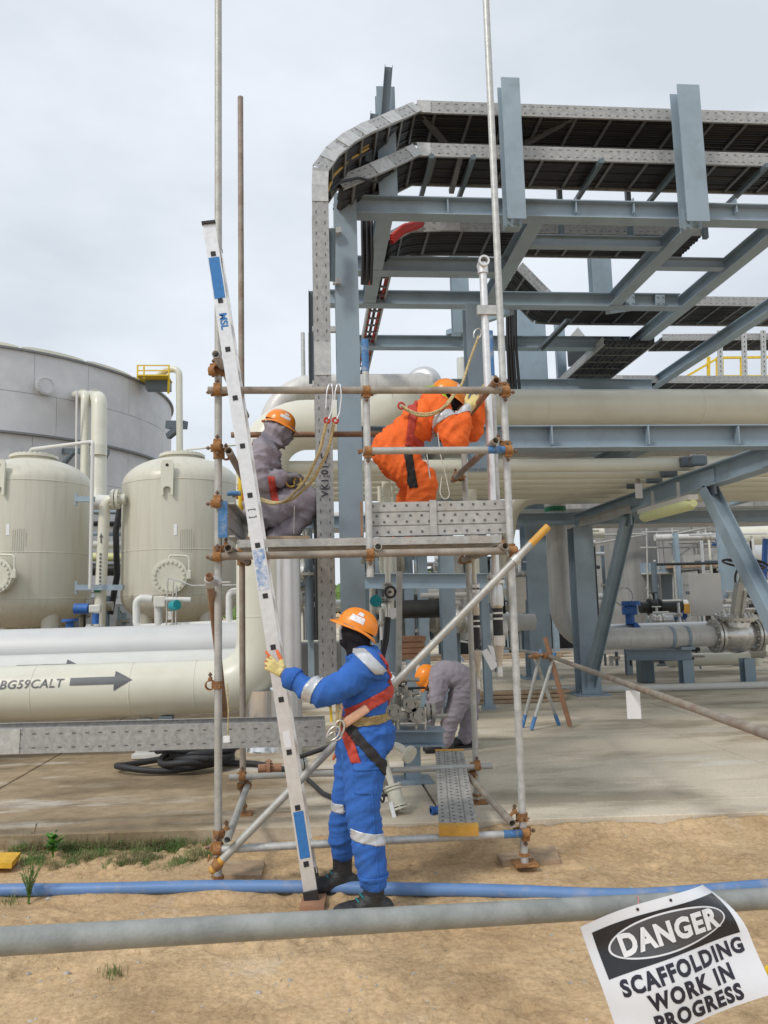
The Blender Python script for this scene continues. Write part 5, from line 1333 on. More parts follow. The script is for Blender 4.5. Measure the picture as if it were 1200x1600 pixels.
# yellow platform on the tank roof
pl = thing('access_platform', P(240, 595, 30), 'yellow railed platform on the rim of the silver tank', 'platform')
Yq = 29.6
M().box(P(242, 592, Yq + .4), 1.15, 1.0, .05).build('floor', 'yellow', pl)
for px in (215, 225, 264): M().bar(P(px, 592, Yq), P(px, 571, Yq), .055, .055).build('rail_post', 'yellow', pl)
for py in (571, 579, 587): M().bar(P(214, py, Yq), P(265, py, Yq), .04, .04).build('rail', 'yellow', pl)
M().bar(P(264, 592, Yq), P(263, 615, Yq + .2), .08, .08).build('rail_post', 'yellow', pl)
M().box(P(248, 602, Yq + .7), .9, .5, .4).build('bracket', 'steel_blue_dk', pl)

# ================================================================== small piping in front of the vessels
Yi = 12.2
ip = thing('instrument_pipe', P(240, 1000, Yi), 'white painted small bore piping with a blank flange before the right vessel', 'pipework')
zA = P(240, 980, Yi).z
M().tube(bend([P(238, 936, Yi), P(213, 934, Yi), P(213, 981, Yi), P(372, 974, Yi)], .09, 5), .055, 12).build('pipe', 'pale_pipe', ip)
M().tube([P(247, 934, Yi), P(248, 1000, Yi)], .06, 12).build('pipe', 'pipe_grey', ip)
M().bevbox(P(250, 940, Yi - .06), .17, .12, .16, .015).build('housing', 'box_white', ip); M().tube([P(256, 936, Yi - .08), P(298, 937, Yi - .08)], .038, 10).build('sleeve', 'pale_pipe', ip)
k = M(); q = P(243, 998, Yi - .1); flange(k, q, (-.35, -1, 0), .135, .05, 6); flange(k, q + Vector((.03, .08, 0)), (-.35, -1, 0), .135, .05, 6); k.build('blank_flange', 'stainless', ip)
M().cyl(P(269, 947, Yi - .1), P(277, 945, Yi - .18), .075, 14).build('transmitter', 'teal', ip); M().bevbox(P(266, 962, Yi - .08), .07, .07, .12, .01).build('manifold', 'stainless', ip)
for xs_ in ((262, 905, 259, 1008), (271, 908, 268, 1010), (276, 915, 274, 990)): M().tube([P(xs_[0], xs_[1], Yi - .1), P(xs_[2], xs_[3], Yi - .1)], .011, 6).build('impulse_line', 'stainless', ip)
M().tube(bend([P(263, 903, Yi - .1), P(280, 908, Yi - .1), P(300, 915, Yi - .1), P(372, 914, Yi - .1)], .05, 3), .012, 6).build('impulse_line', 'stainless', ip)
M().tube(bend([P(372, 974, Yi), P(358, 974, Yi), P(358, 924, Yi), P(375, 924, Yi)], .08, 4), .052, 12).build('pipe', 'pale_pipe', ip)
for i, px in enumerate((224, 293, 311, 356)):
    q = P(px, 988, Yi + .2); t = thing('pipe_clamp', q, ['first', 'second', 'third', 'fourth'][i] + ' small white pipe clamp from the left behind the silver pipe', 'clamp', 'small white pipe clamps'); M().bevbox(q, .16, .1, .12, .02).build('block', 'box_white', t); M().cyl(q + Vector((0, -.052, 0)), q + Vector((0, -.075, 0)), .04, 12).build('rubber_plug', 'bolt', t)
# blue actuated valves left
for px, py, lab in ((133, 950, 'blue actuator with position box beside the left vessel'), (109, 985, 'blue hand valve below the left vessel')):
    Y = 14.5; t = thing('valve', P(px, py, Y), lab, 'valve', 'blue valves by the vessels')
    if px == 133:
        M().cyl(P(116, 951, Y), P(138, 951, Y), .09, 14).build('actuator', 'blue_paint', t); M().bevbox(P(149, 951, Y), .2, .14, .14, .02).build('box', 'pale_pipe', t); M().tube([P(150, 958, Y), P(149, 975, Y)], .06, 10).build('stem', 'blue_paint', t); k = M(); flange(k, P(148, 980, Y), (0, 0, 1), .16, .05, 8); k.build('flange', 'pale_pipe', t)
    else:
        M().cyl(P(109, 967, Y), P(109, 971, Y), .14, 16).build('handwheel', 'blue_paint', t); M().cyl(P(109, 971, Y), P(109, 1000, Y), .07, 12).build('body', 'blue_paint', t)
tag(M().tube([P(160, 998, 13.8), P(222, 985, 13.8)], .03, 8).build('handrail_pipe', 'pale_pipe'), 'slanting white pipe below the gap between the vessels', 'pipe')
# low dark plinth mass under the vessels
tag(M().bevbox((P(150, 1000, 18).x, 19.2, .45), 12, .6, .9, .05).build('plinth', 'conc_wall'), 'low grey concrete plinth under the pressure vessels', 'plinth')
# ================================================================== right background
# concrete vertical vessel and a second curved concrete wall behind it
xv = P(972, 880, 24).x
tag(M().lathe([(0, ZS), (1.12, ZS), (1.12, 6.2), (1.06, 6.2), (1.06, 6.0), (0, 6.0)], (xv, 24, 0), (0, 0, 1), 40).build('concrete_column', 'conc_wall'), 'pale concrete cylinder standing behind the far column', 'column')
tw_ = thing('concrete_tank', (P(1180, 900, 40).x, 41, ZS), 'wide grey concrete tank wall behind the far scaffold', 'tank')
cx_, cy_ = P(1200, 900, 40).x, 41; Rw = 12
M().lathe([(0, ZS), (Rw - .06, ZS), (Rw - .06, 8.9), (0, 9.1)], (cx_, cy_, 0), (0, 0, 1), 80).build('core', 'tank_ring', tw_)
for row in range(4):
    for i in range(30):
        a0 = 2 * math.pi * (i + .5 * (row % 2)) / 30; a1 = a0 + 2 * math.pi / 30
        if math.sin((a0 + a1) / 2) > 0.1: continue
        r0_, TX_, TY_ = Rw, TX, TY
        TX, TY = cx_, cy_
        arc_plate(a0 + .001, a1 - .001, ZS + row * 2.2 + .012, ZS + row * 2.2 + 2.19, Rw, .06, 5).build('panel', 'conc_wall', tw_)
        TX, TY = TX_, TY_
# far scaffold in front of it
fs = thing('far_scaffold', P(1080, 970, 23), 'far scaffold of thin tubes in front of the concrete tank', 'scaffold'); Yf = 22.5
def ft(x0, y0, x1_, y1, Y=Yf, r=.03, m='galv'):
    M().tube([P(x0, y0, Y), P(x1_, y1, Y)], r, 8).build('tube', m, fs)
for px, a, b in ((1010, 825, 985), (1026, 830, 890), (1050, 822, 985), (1083, 835, 880), (1089, 835, 880), (1096, 838, 880), (1128, 850, 940)): ft(px, a, px + 4, b)
for y, x0, x1_ in ((832, 1003, 1060), (823, 1025, 1120), (849, 1045, 1130), (856, 1000, 1128), (897, 1002, 1065), (836, 925, 1010)): ft(x0, y, x1_, y - 2)
ft(1055, 872, 1105, 838); ft(1010, 918, 1045, 982); ft(1050, 835, 1118, 822); ft(925, 850, 1010, 835)
M().box(P(1090, 884, Yf), 2.0, .7, .12).build('deck', 'timber', fs); M().box(P(1030, 888, Yf + .3), 1.1, .6, .3).build('deck_box', 'steel_blue', fs); M().bar(P(1055, 880, Yf - .3), P(1132, 876, Yf - .3), .03, .42).build('toe_board', 'plank_steel', fs)
# grey panel board on posts
pb = thing('panel_board', P(1105, 960, 18.5), 'plain grey panel board hanging behind the gate valve', 'panel')
q = P(1103, 929, 18.5); M().bevbox(q, .80, .05, 1.02, .01).build('sheet', 'panel_grey', pb)
tag(M().bevbox(P(1073, 951, 18.6), .12, .1, .24, .01).build('orange_box', 'orange_band'), 'small orange box at the left edge of the grey panel board', 'box')
# blue ladder frame at right edge
bl = thing('hose_stand', P(1194, 1000, 17), 'bright blue steel frame with a hanging hose at the right edge', 'frame')
M().bar(P(1193, 915, 17), P(1196, 842, 17), .09, .09).build('upright', 'blue_paint', bl); M().torus(P(1180, 905, 16.8), (.3, 1, 0), .42, .025, 24, 8).build('hose_loop', 'rubber', bl)
# clad drum right background
tag(M().tube([P(1165, 866, 26), P(1260, 866, 26)], .38, 20).build('clad_pipe', 'clad'), 'silver pipe crossing behind the right brace', 'pipe')
tag(M().tube([P(1148, 838, 24), P(1260, 834, 24)], .3, 16).build('beige_pipe', 'beige'), 'beige pipe crossing behind the top of the right brace', 'pipe')
tag(M().lathe([(0, 0), (.22, 0), (.22, 1.8), (0, 1.8)], (P(1142, 950, 19).x, 19, P(1142, 935, 19).z), (0, 0, 1), 20).build('blue_vessel', 'steel_blue'), 'blue grey upright cylinder right of the grey panel board', 'vessel')
# yellow railings above the pipe at right
yr_ = thing('yellow_railing', P(1130, 590, 20), 'yellow railing with sloping stair rail above the large pipe at right', 'railing'); Yy = 20
for x in (1107, 1121, 1128, 1159, 1192, 1205): M().bar(P(x, 600, Yy), P(x, 558, Yy), .09 if x > 1150 else .07, .07).build('post', 'yellow', yr_)
M().bar(P(1127, 559, Yy), P(1215, 558, Yy), .05, .06).build('rail', 'yellow', yr_); M().bar(P(1127, 588, Yy), P(1215, 588, Yy), .05, .06).build('rail', 'yellow', yr_); M().bar(P(1073, 588, Yy), P(1121, 560, Yy), .05, .06).build('rail', 'yellow', yr_)
# fluorescent lamp under the cross beam
la = thing('lamp_fitting', PX(1040, 797, XT - .1), 'long yellowish tube lamp fitting below the cross beam', 'lamp')
a, b = PX(1003, 808, XT - .28), PX(1084, 786, XT - .28); M().tube([a, a + (b - a) * .06, b - (b - a) * .06, b], .075, 14, radii=[.04, .075, .075, .045]).build('diffuser', 'lamp_cover', la); M().bar(a + Vector((0, 0, .07)), b + Vector((0, 0, .07)), .12, .06).build('housing', 'box_white', la)
for w in (.25, .75): M().bar(a + (b - a) * w + Vector((0, 0, .09)), a + (b - a) * w + Vector((0, 0, .3)), .03, .03).build('hanger', 'galv', la)
# perforated cable channel under the cross beam and clamps, valve tag on top
cc = thing('cable_channel', PX(940, 815, XT - .2), 'perforated channel hung below the cross beam', 'channel'); a, b = PX(905, 818, XT - .16), PX(985, 795, XT - .16); M().chan(a, b, .12, .05, .005).build('channel', 'galv', cc)
for i, (px, py) in enumerate(((1075, 722), (1090, 720), (1045, 738), (1022, 748), (990, 757))):
    q = PX(px, py, XT); t = thing('pipe_stop', q, ['first', 'second', 'third', 'fourth', 'farthest'][i] + ' dark pipe clamp from the camera on the cross beam', 'clamp', 'pipe clamps on the cross beam'); M().bevbox(q, .2, .12, .12, .02).build('block', 'steel_blue_dk', t); M().cyl(q + Vector((-.1, 0, .05)), q + Vector((.1, 0, .05)), .03, 8).build('bolt', 'galv', t)
vt = thing('vent_valve', PX(996, 745, XT - .3), 'small vent valve with a white tag on the rack pipes', 'valve'); q = PX(996, 745, XT - .3); M().cyl(q + Vector((0, 0, -.1)), q + Vector((0, 0, .14)), .035, 10).build('body', 'cast', vt); M().cyl(q + Vector((0, 0, .14)), q + Vector((0, 0, .17)), .07, 12).build('handwheel', 'cast', vt); M().bar(q + Vector((-.02, -.06, -.3)), q + Vector((-.02, -.06, -.1)), .1, .004, (0, 1, 0)).build('tag', 'white_paper', vt)
# scaffold-lined dark buildings far behind, seen under the rack
for i, (x0, x1_, y0, Y, m, lab) in enumerate(((560, 640, 905, 34, 'panel_grey', 'low grey plant building far behind the column, left'), (880, 960, 880, 32, 'conc_wall', 'grey plant building far behind the tall grey pipe'), (455, 500, 870, 30, 'beige', 'beige far vessel block between riser and tray'), (640, 700, 925, 42, 'steel_blue', 'blue grey far plant block under the deck'))):
    a, b = P(x0, y0, Y), P(x1_, y0, Y); t = thing('plant_building', ((a.x + b.x) / 2, Y, 0), lab, 'building', 'far plant buildings')
    M().bevbox(((a.x + b.x) / 2, Y, a.z / 2), b.x - a.x, 2.0, a.z, .03).build('wall', m, t); M().bevbox(((a.x + b.x) / 2, Y, a.z + .06), b.x - a.x + .3, 2.3, .12, .02).build('roof', 'steel_blue_dk', t)
    n = max(2, int((b.x - a.x) / 1.1))
    for j in range(n):
        xw = a.x + (b.x - a.x) * (j + .5) / n; w = M().box((xw, Y - 1.02, a.z * .55), .5, .06, .7).build('window', 'black_metal', t); M().box((xw, Y - 1.05, a.z * .55 - .38), .6, .1, .05).build('sill', 'galv', w)
# distant tree line on the left horizon gap and far pipes
for i, (px, py, r, Y, m, x1_) in enumerate(((440, 948, .12, 16, 'pale_pipe', 545), (470, 945, .05, 15, 'pale_pipe', 545))): tag(M().tube([P(px, py, Y), P(x1_, py - 2, Y)], r, 12).build('far_pipe', m), ['white pipe passing behind the cable riser', 'thin white pipe along the thicker one behind the riser'][i], 'pipe')
for i, (px, y0, y1, Y, r, m) in enumerate(((476, 870, 950, 15.5, .055, 'pale_pipe'), (484, 520, 700, 13, .03, 'galv_clean'), (473, 520, 640, 13, .035, 'galv_clean'), (652, 880, 995, 14.5, .05, 'galv'), (580, 800, 960, 12.5, .05, 'clad'), (722, 560, 620, 12.2, .09, 'pale_pipe'))): tag(M().tube([P(px, y0, Y), P(px + 2, y1, Y)], r, 10).build('thin_riser', m), ['thin white riser with a green ring behind the cable riser', 'thin galvanised stand pipe left of the near column', 'thin galvanised mast left of the cable riser', 'thin riser between the far columns', 'slim silver riser behind the near column', 'pale stub pipe right of the helmet of the worker in orange'][i], 'pipe', 'thin risers in the plant behind')
tag(M().tube(bend([P(705, 850, 12.9), P(712, 940, 12.9), P(745, 985, 12.9), P(790, 985, 12.9)], .45, 7), .17, 18).build('grey_pipe', 'pipe_grey'), 'grey bent pipe seen behind the diagonal brace', 'pipe')
tag(M().tube([P(760, 972, 15), P(835, 972, 15)], .16, 16).build('white_pipe', 'pale_pipe'), 'short white pipe behind the drop hoses', 'pipe')
jb = thing('junction_box', P(807, 930, 13.2), 'pale grey junction box with a red mark behind the front right pole', 'box'); M().bevbox(P(806, 920, 13.2), .32, .18, .4, .02).build('case', 'box_white', jb); M().bevbox(P(808, 945, 13.15), .26, .14, .3, .02).build('case', 'box_white', jb); M().poly([P(806, 941, 13.0), P(806, 950, 13.0), P(800, 945, 13.0)], .01, (0, -1, 0)).build('mark', 'cable_red', jb)
for i, (px, py, w, h, m, lab) in enumerate(((669, 958, .42, .5, 'beige', 'beige drum lying far behind under the deck'), (669, 982, .42, .36, 'clad', 'silver drum below the beige one far behind'))):
    q = P(px, py, 20); tag(M().lathe([(0, -w), (h * .42, -w), (h * .5, -w * .8), (h * .5, w * .8), (h * .42, w), (0, w)], q, (1, 0, 0), 20).build('far_drum', m), lab, 'drum')
yr2 = thing('yellow_railing', P(672, 930, 24), 'small yellow railing far behind under the deck', 'railing')
for x in (659, 666, 673, 680): M().bar(P(x, 945, 24), P(x, 915, 24), .06, .06).build('post', 'yellow', yr2)
for y in (916, 930): M().bar(P(657, y, 24), P(682, y, 24), .05, .05).build('rail', 'yellow', yr2)
# brick-red timber pallet stack by the far columns
ps = thing('timber_crate', P(642, 1000, 13), 'stack of reddish timber beams behind the diagonal brace', 'timber')
for i in range(4):
    q = P(640, 998 + i * 9, 11.4); M().bevbox(q, .42 - .03 * (i % 2), .4, .075, .01).build('beam', 'timber_red', ps)
ps = thing('timber_stack', PZ(800, 1095, ZS), 'low stack of timber planks on the slab behind the bending worker', 'timber')
for i in range(3):
    q = PZ(800, 1098, ZS); M().bevbox((q.x + .1 * i, q.y + .1 * i, ZS + .03 + .055 * i), 1.6, .25, .045, .006).build('plank', 'timber', ps)
ps = thing('timber_stack', PZ(710, 1018, ZS), 'long timber planks lying on the slab far behind the bending worker', 'timber')
for i in range(2):
    q = PZ(760, 1030, ZS); M().bevbox((q.x + .3 * i, q.y + .2 * i, ZS + .04 + .07 * i), 4.5, .3, .06, .008).build('plank', 'timber', ps)
# far-off wood closing the horizon
kk = M(); rt_ = random.Random(21)
for i in range(2600):
    an = rt_.uniform(-.95, 1.05); D = rt_.uniform(150, 175); h = 5.5 + 3.0 * noise.noise(Vector((an * 9, 0, 4))) + rt_.uniform(-1, 1.5)
    x, y = math.sin(an) * D, math.cos(an) * D; z = h * rt_.random() ** .6; s_ = rt_.uniform(1.0, 2.4); b = len(kk.v)
    e = Vector((math.cos(an), -math.sin(an), 0)); c = Vector((x, y, z)); w = Vector((0, 0, 1)); f = Vector((math.sin(an), math.cos(an), 0)) * .6
    kk.v += [c - e * s_, c - w * s_ * .7 - f * s_, c + e * s_, c + w * s_ * .8, c - f * s_]
    for q in ((0, 1, 4), (1, 2, 4), (2, 3, 4), (3, 0, 4)): kk.face([b + j for j in q], False)
g = kk.build('distant_wood', 'grass_a', recalc=False); g['kind'] = 'stuff'; g['label'] = 'distant line of green trees along the horizon'

# dense small pipework filling the plant behind
def pipework(x0, x1, y0, y1, Y, nv, nh, seed, label, mats=('pipe_grey', 'galv', 'beige', 'cast', 'steel_blue_dk', 'clad', 'black_metal', 'black_metal', 'steel_blue_dk', 'pale_pipe')):
    rp = random.Random(seed); t = thing('far_pipework', P((x0 + x1) / 2, y1, Y), label, 'pipework', 'far pipework clusters')
    for i in range(nv):
        px = rp.uniform(x0, x1); yy = Y + rp.uniform(-1.5, 1.5); a = P(px, rp.uniform(y0, y0 + (y1 - y0) * .5), yy); b = Vector((a.x, a.y, max(ZS, P(px, y1, yy).z))); r = rp.choice((.025, .035, .05, .08))
        M().tube([b, a], r, 8).build('pipe', rp.choice(mats), t)
        if rp.random() < .6: k = M(); flange(k, b + (a - b) * rp.uniform(.3, .8), (0, 0, 1), r * 2.0, .05, 6); k.build('flange', 'cast', t)
    for i in range(nh):
        py = rp.uniform(y0, y1 - (y1 - y0) * .15); yy = Y + rp.uniform(-1.5, 1.5); xa = rp.uniform(x0, x1 - (x1 - x0) * .4); xb_ = rp.uniform(xa + (x1 - x0) * .3, x1); a, b = P(xa, py, yy), P(xb_, py, yy); b.z = a.z; r = rp.choice((.025, .04, .05, .1, .14))
        M().tube([a, b], r, 10).build('pipe', rp.choice(mats), t)
        if rp.random() < .5:
            q = a + (b - a) * rp.uniform(.2, .8); k = M().lathe([(0, -.14), (r * 1.5, -.14), (r * 1.5, -.1), (r * 1.2, -.08), (r * 1.5, 0), (r * 1.2, .08), (r * 1.5, .1), (r * 1.5, .14), (0, .14)], q, (1, 0, 0), 12); k.cyl(q, q + Vector((0, 0, r + .2)), .03, 8); k.torus(q + Vector((0, 0, r + .2)), (0, 0, 1), .1, .015, 14, 6); k.build('valve', rp.choice(('cast', 'cast', 'black_metal', 'stainless', 'stainless', 'blue_paint')), t)
    for i in range(2):
        px = x0 + (x1 - x0) * (.25 + .5 * i); q = P(px, y1, Y + .6); M().ibeam((q.x, q.y, ZS), (q.x, q.y, P(px, y0, Y).z), .14, .12, .01, .012, (0, 1, 0)).build('support_post', 'steel_blue', t)
    return t
pipework(455, 496, 800, 1000, 15, 10, 10, 1, 'tangle of far pipes and valves left of the cable riser')
pipework(575, 632, 868, 1005, 14, 14, 16, 2, 'tangle of far pipes and valves above the helmet of the worker in blue')
pipework(640, 735, 868, 990, 17, 18, 14, 3, 'tangle of far pipes behind the diagonal brace')
pipework(752, 850, 870, 1015, 18, 20, 18, 4, 'tangle of far pipes behind the drop hoses')
pipework(884, 945, 825, 985, 20, 20, 16, 5, 'tangle of far pipes left of the concrete cylinder')
pipework(1000, 1075, 940, 1010, 19, 10, 12, 6, 'tangle of far pipes left of the grey panel board')
pipework(1130, 1210, 870, 1000, 20, 14, 14, 7, 'tangle of far pipes behind the gate valve at the right edge')
pipework(60, 200, 930, 1005, 17.5, 8, 8, 8, 'tangle of far pipes below the left pressure vessels', ('black_metal', 'cast', 'steel_blue', 'pale_pipe'))
pipework(1000, 1200, 1018, 1045, 17.5, 4, 8, 9, 'low pipes crossing behind the blue supports', ('cast', 'steel_blue', 'beige'))
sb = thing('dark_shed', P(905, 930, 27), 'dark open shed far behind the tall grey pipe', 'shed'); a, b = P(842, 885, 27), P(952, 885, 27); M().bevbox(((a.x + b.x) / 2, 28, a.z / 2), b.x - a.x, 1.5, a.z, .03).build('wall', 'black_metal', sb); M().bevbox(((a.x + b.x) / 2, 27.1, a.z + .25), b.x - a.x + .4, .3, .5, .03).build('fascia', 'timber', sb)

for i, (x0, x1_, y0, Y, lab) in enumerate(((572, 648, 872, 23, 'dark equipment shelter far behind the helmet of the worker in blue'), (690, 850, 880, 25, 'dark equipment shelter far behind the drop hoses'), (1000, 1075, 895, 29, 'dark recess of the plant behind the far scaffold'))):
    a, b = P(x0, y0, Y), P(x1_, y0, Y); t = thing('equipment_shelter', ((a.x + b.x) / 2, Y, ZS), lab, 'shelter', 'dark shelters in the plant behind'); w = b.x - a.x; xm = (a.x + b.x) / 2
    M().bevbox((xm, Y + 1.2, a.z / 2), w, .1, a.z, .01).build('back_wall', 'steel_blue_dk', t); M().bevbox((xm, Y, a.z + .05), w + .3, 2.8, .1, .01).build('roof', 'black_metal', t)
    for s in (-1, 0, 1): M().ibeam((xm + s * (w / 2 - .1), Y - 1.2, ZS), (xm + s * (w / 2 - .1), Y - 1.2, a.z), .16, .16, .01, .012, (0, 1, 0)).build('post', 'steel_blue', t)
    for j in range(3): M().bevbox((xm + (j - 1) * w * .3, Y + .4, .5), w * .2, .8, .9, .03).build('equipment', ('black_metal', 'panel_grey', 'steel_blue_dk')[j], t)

pipework(1020, 1200, 830, 975, 21.5, 18, 14, 11, 'tangle of thin pipes and rails in front of the concrete tank')
pipework(570, 760, 930, 1000, 12.8, 14, 10, 12, 'tangle of small pipes between the far columns under the deck')
pipework(940, 1110, 1012, 1040, 16.0, 8, 8, 13, 'low pipes and valves under the grey pipe run', ('cast', 'black_metal', 'steel_blue_dk', 'stainless'))
# ================================================================== valve skid behind the worker
Ys = 7.3
sk = thing('valve_skid', (P(643, 1220, Ys).x, Ys, ZS), 'blue steel stand carrying a cluster of small valves', 'valve stand')
a, b = P(596, 1150, Ys), P(692, 1150, Ys); M().ibeam(a, b, .14, .3, .012, .014).build('beam', 'steel_blue', sk)
xq = P(644, 1190, Ys).x; M().ibeam((xq, Ys, ZS + .02), (xq, Ys, a.z - .07), .14, .14, .01, .012, (0, 1, 0)).build('leg', 'steel_blue', sk); M().bevbox((xq, Ys, ZS + .015), .34, .3, .03, .004).build('base_plate', 'steel_blue', sk)
zs = a.z + .07
def small_valve(px, py, Y, r, parent):
    q = P(px, py, Y); k = M(); 
    k.lathe([(0, -.10), (r * .6, -.10), (r * .6, -.06), (r * .95, -.03), (r * .95, .06), (r * .6, .1), (0, .1)], q, (0, 1, 0), 16); flange(k, q + Vector((0, -.075, 0)), (0, 1, 0), r * 1.15, .022, 6); flange(k, q + Vector((0, .09, 0)), (0, 1, 0), r * 1.15, .022, 6)
    k.cyl(q, q + Vector((0, 0, r * 2.0)), r * .4, 10); o = k.build('valve', 'cast', parent)
    for s in (-1, 1): M().cyl(q + Vector((s * r * .48, -.0865, r * .1)), q + Vector((s * r * .48, -.092, r * .1)), r * .26, 12).build('port', 'dark_in', o)
    return o
for px, py, r in ((614, 1111, .062), (640, 1100, .060), (651, 1116, .064)): small_valve(px, py, Ys - .05, r, sk)
k = M().tube([P(624, 1131, Ys - .12), P(664, 1130, Ys - .12)], .016, 10); k.build('pipe', 'stainless', sk)
for px in (622, 650, 664): M().tube([P(px, 1105, Ys - .1), P(px, 1140, Ys - .1)], .014, 8).build('pipe', 'stainless', sk)
for px0, py0, px1, py1 in ((618, 1062, 655, 1062), (634, 1070, 634, 1095), (600, 1050, 612, 1105), (640, 1085, 655, 1082), (585, 1098, 600, 1100), (660, 1120, 700, 1118)): M().tube([P(px0, py0, Ys + .05), P(px1, py1, Ys + .05)], .02, 10).build('pipe', 'cast', sk)
k = M(); flange(k, P(676, 1112, Ys), (1, 0, 0), .075, .03, 6); flange(k, P(668, 1112, Ys), (1, 0, 0), .075, .03, 6); k.build('flange', 'cast', sk)
M().lathe([(0, -.06), (.05, -.05), (.07, 0), (.05, .05), (0, .06)], P(607, 1063, Ys - .1), (.3, -1, .2), 16).build('gauge', 'clad_bright', sk)
rv = random.Random(12)
for i in range(16):
    px, py = rv.uniform(592, 650), rv.uniform(1045, 1128); q = P(px, py, Ys + rv.uniform(.05, .5)); d = rv.choice(((1, 0, 0), (1, 0, 0), (0, 0, 1), (.7, .7, 0))); ln_ = rv.uniform(.08, .25); M().tube([q - Vector(d) * ln_ / 2, q + Vector(d) * ln_ / 2], rv.choice((.011, .016, .022)), 10).build('pipe', rv.choice(('cast', 'stainless', 'black_metal', 'beige')), sk)
for px, py in ((600, 1090), (626, 1078), (608, 1122), (620, 1098), (631, 1120), (660, 1128)):
    q = P(px, py, Ys + rv.uniform(.0, .3)); k = M(); d = rv.choice(((1, 0, 0), (0, 0, 1), (0, 1, 0))); flange(k, q - Vector(d) * .03, d, .05, .02, 4); flange(k, q + Vector(d) * .03, d, .05, .02, 4); k.lathe([(.03, -.03), (.042, 0), (.03, .03)], q, d, 12); k.build('fitting', rv.choice(('cast', 'stainless')), sk)
for px, py in ((628, 1066), (606, 1078), (640, 1084)):
    q = P(px, py, Ys + .05); k = M().torus(q, (.1, -1, .2), .04, .008, 18, 7)
    for a in range(3): k.tube([q, q + Vector((math.cos(a * 2.1) * .04, 0, math.sin(a * 2.1) * .04))], .006, 6)
    k.build('handwheel', 'black_metal', sk)
# upright strut, panel and hose valve
us = thing('hose_station', P(618, 1130, Ys + .1), 'hose valve with black wheel and short black hose on a grey strut', 'hose station')
M().bar(P(622, 1140, 7.5), P(624, 893, 7.5), .055, .055).build('strut', 'galv', us)
M().bevbox(P(612, 1008, 7.6), .12, .04, .5, .008).build('panel', 'steel_blue', us)
a = P(606, 868, 7.4); b = P(606, 912, 7.4); M().tube([a, b], .026, 12).build('pipe', 'beige', us)
k = M()
for py in (912, 917, 938, 942): k.lathe([(0, -.006), (.062, -.006), (.062, .006), (0, .006)], P(606, py, 7.4), (0, 0, 1), 16)
k.cyl(P(606, 912, 7.4), P(606, 942, 7.4), .035, 12); k.build('valve_body', 'cast', us)
k = M().torus(P(610, 925, 7.28), (.2, -1, 0), .05, .012, 20, 8); k.cyl(P(610, 925, 7.28), P(608, 925, 7.4), .012, 8); k.build('handwheel', 'black_metal', us)
M().cyl(P(606, 943, 7.4), P(606, 966, 7.4), .024, 12).build('hose_tail', 'stainless', us)
M().tube(bend([P(606, 964, 7.4), P(603, 1000, 7.4), P(596, 1030, 7.4), P(594, 1072, 7.4)], .3, 5), .03, 14).build('hose', 'rubber', us)
k = M().cyl(P(587, 939, 7.3), P(588, 939, 7.36), .055, 18); k.cyl(P(586.5, 939, 7.27), P(587, 939, 7.3), .02, 10); k.build('teal_knob', 'teal', us)
M().tube([P(581, 920, 7.5), P(582, 985, 7.5)], .02, 10).build('pipe', 'cast', us); M().bar(P(614, 950, 7.38), P(614, 965, 7.38), .06, .004, (0, 1, 0)).build('tag', 'white_paper', us)
# beige branch with flange and a loose valve on the slab
br = thing('branch_pipe', P(600, 1180, 6.4), 'beige branch pipe with open flange and a valve at the slab', 'pipe')
Yb_ = 6.35
M().tube(bend([P(575, 1195, Yb_ + .1), P(598, 1172, Yb_), P(618, 1163, Yb_ - .02), P(640, 1178, Yb_ - .12)], .08, 5), .029, 14).build('pipe', 'beige', br)
M().tube([P(596, 1172, Yb_), P(612, 1226, Yb_ - .1)], .026, 14).build('pipe', 'beige', br)
M().lathe([(0, -.04), (.034, -.04), (.036, 0), (.034, .04), (0, .04)], P(596, 1172, Yb_), P(612, 1226, Yb_ - .1) - P(596, 1172, Yb_), 14).build('tee', 'beige', br)
d = (P(640, 1178, Yb_ - .12) - P(618, 1163, Yb_ - .02)); k = M(); flange(k, P(638, 1178, Yb_ - .12), d, .068, .016, 4); flange(k, P(641, 1180, Yb_ - .12) , d, .068, .012, 4); k.build('flange', 'beige', br)
d = (P(612, 1226, Yb_ - .1) - P(596, 1172, Yb_)).normalized(); q = P(613, 1229, Yb_ - .1); k = M()
for s in (0, .022, .15, .172): k.lathe([(0, -.007), (.072, -.007), (.072, .007), (0, .007)], q + d * s, d, 18)
k.lathe([(.05, 0), (.06, .04), (.06, .11), (.05, .15)], q, d, 16); k.bolts(q + d * .011, d, .058, 6, .008, .05); k.bolts(q + d * .161, d, .058, 6, .008, .05); k.build('valve', 'beige', br)
k = M().torus(q + d * .06 + Vector((-.10, -.02, 0)), (1, .3, 0), .045, .009, 18, 7); k.cyl(q + d * .06, q + d * .06 + Vector((-.1, -.02, 0)), .012, 8); k.build('handwheel', 'black_metal', br)
M().bar(q + d * .1 + Vector((-.05, -.07, 0)), q + d * .2 + Vector((-.05, -.07, -.02)), .03, .003, (0, 1, 0)).build('tag', 'white_paper', br)
bc = thing('thread_protector', PZ(678, 1266, ZS), 'small blue plastic cap lying on the slab beside the loose plank', 'cap'); q = PZ(680, 1266, ZS + .03); M().lathe([(.02, -.035), (.036, -.035), (.036, -.02), (.028, -.015), (.028, .02), (.036, .025), (.036, .035), (0, .035)], q, (1, .2, 0), 14).build('body', 'blue_paint', bc)

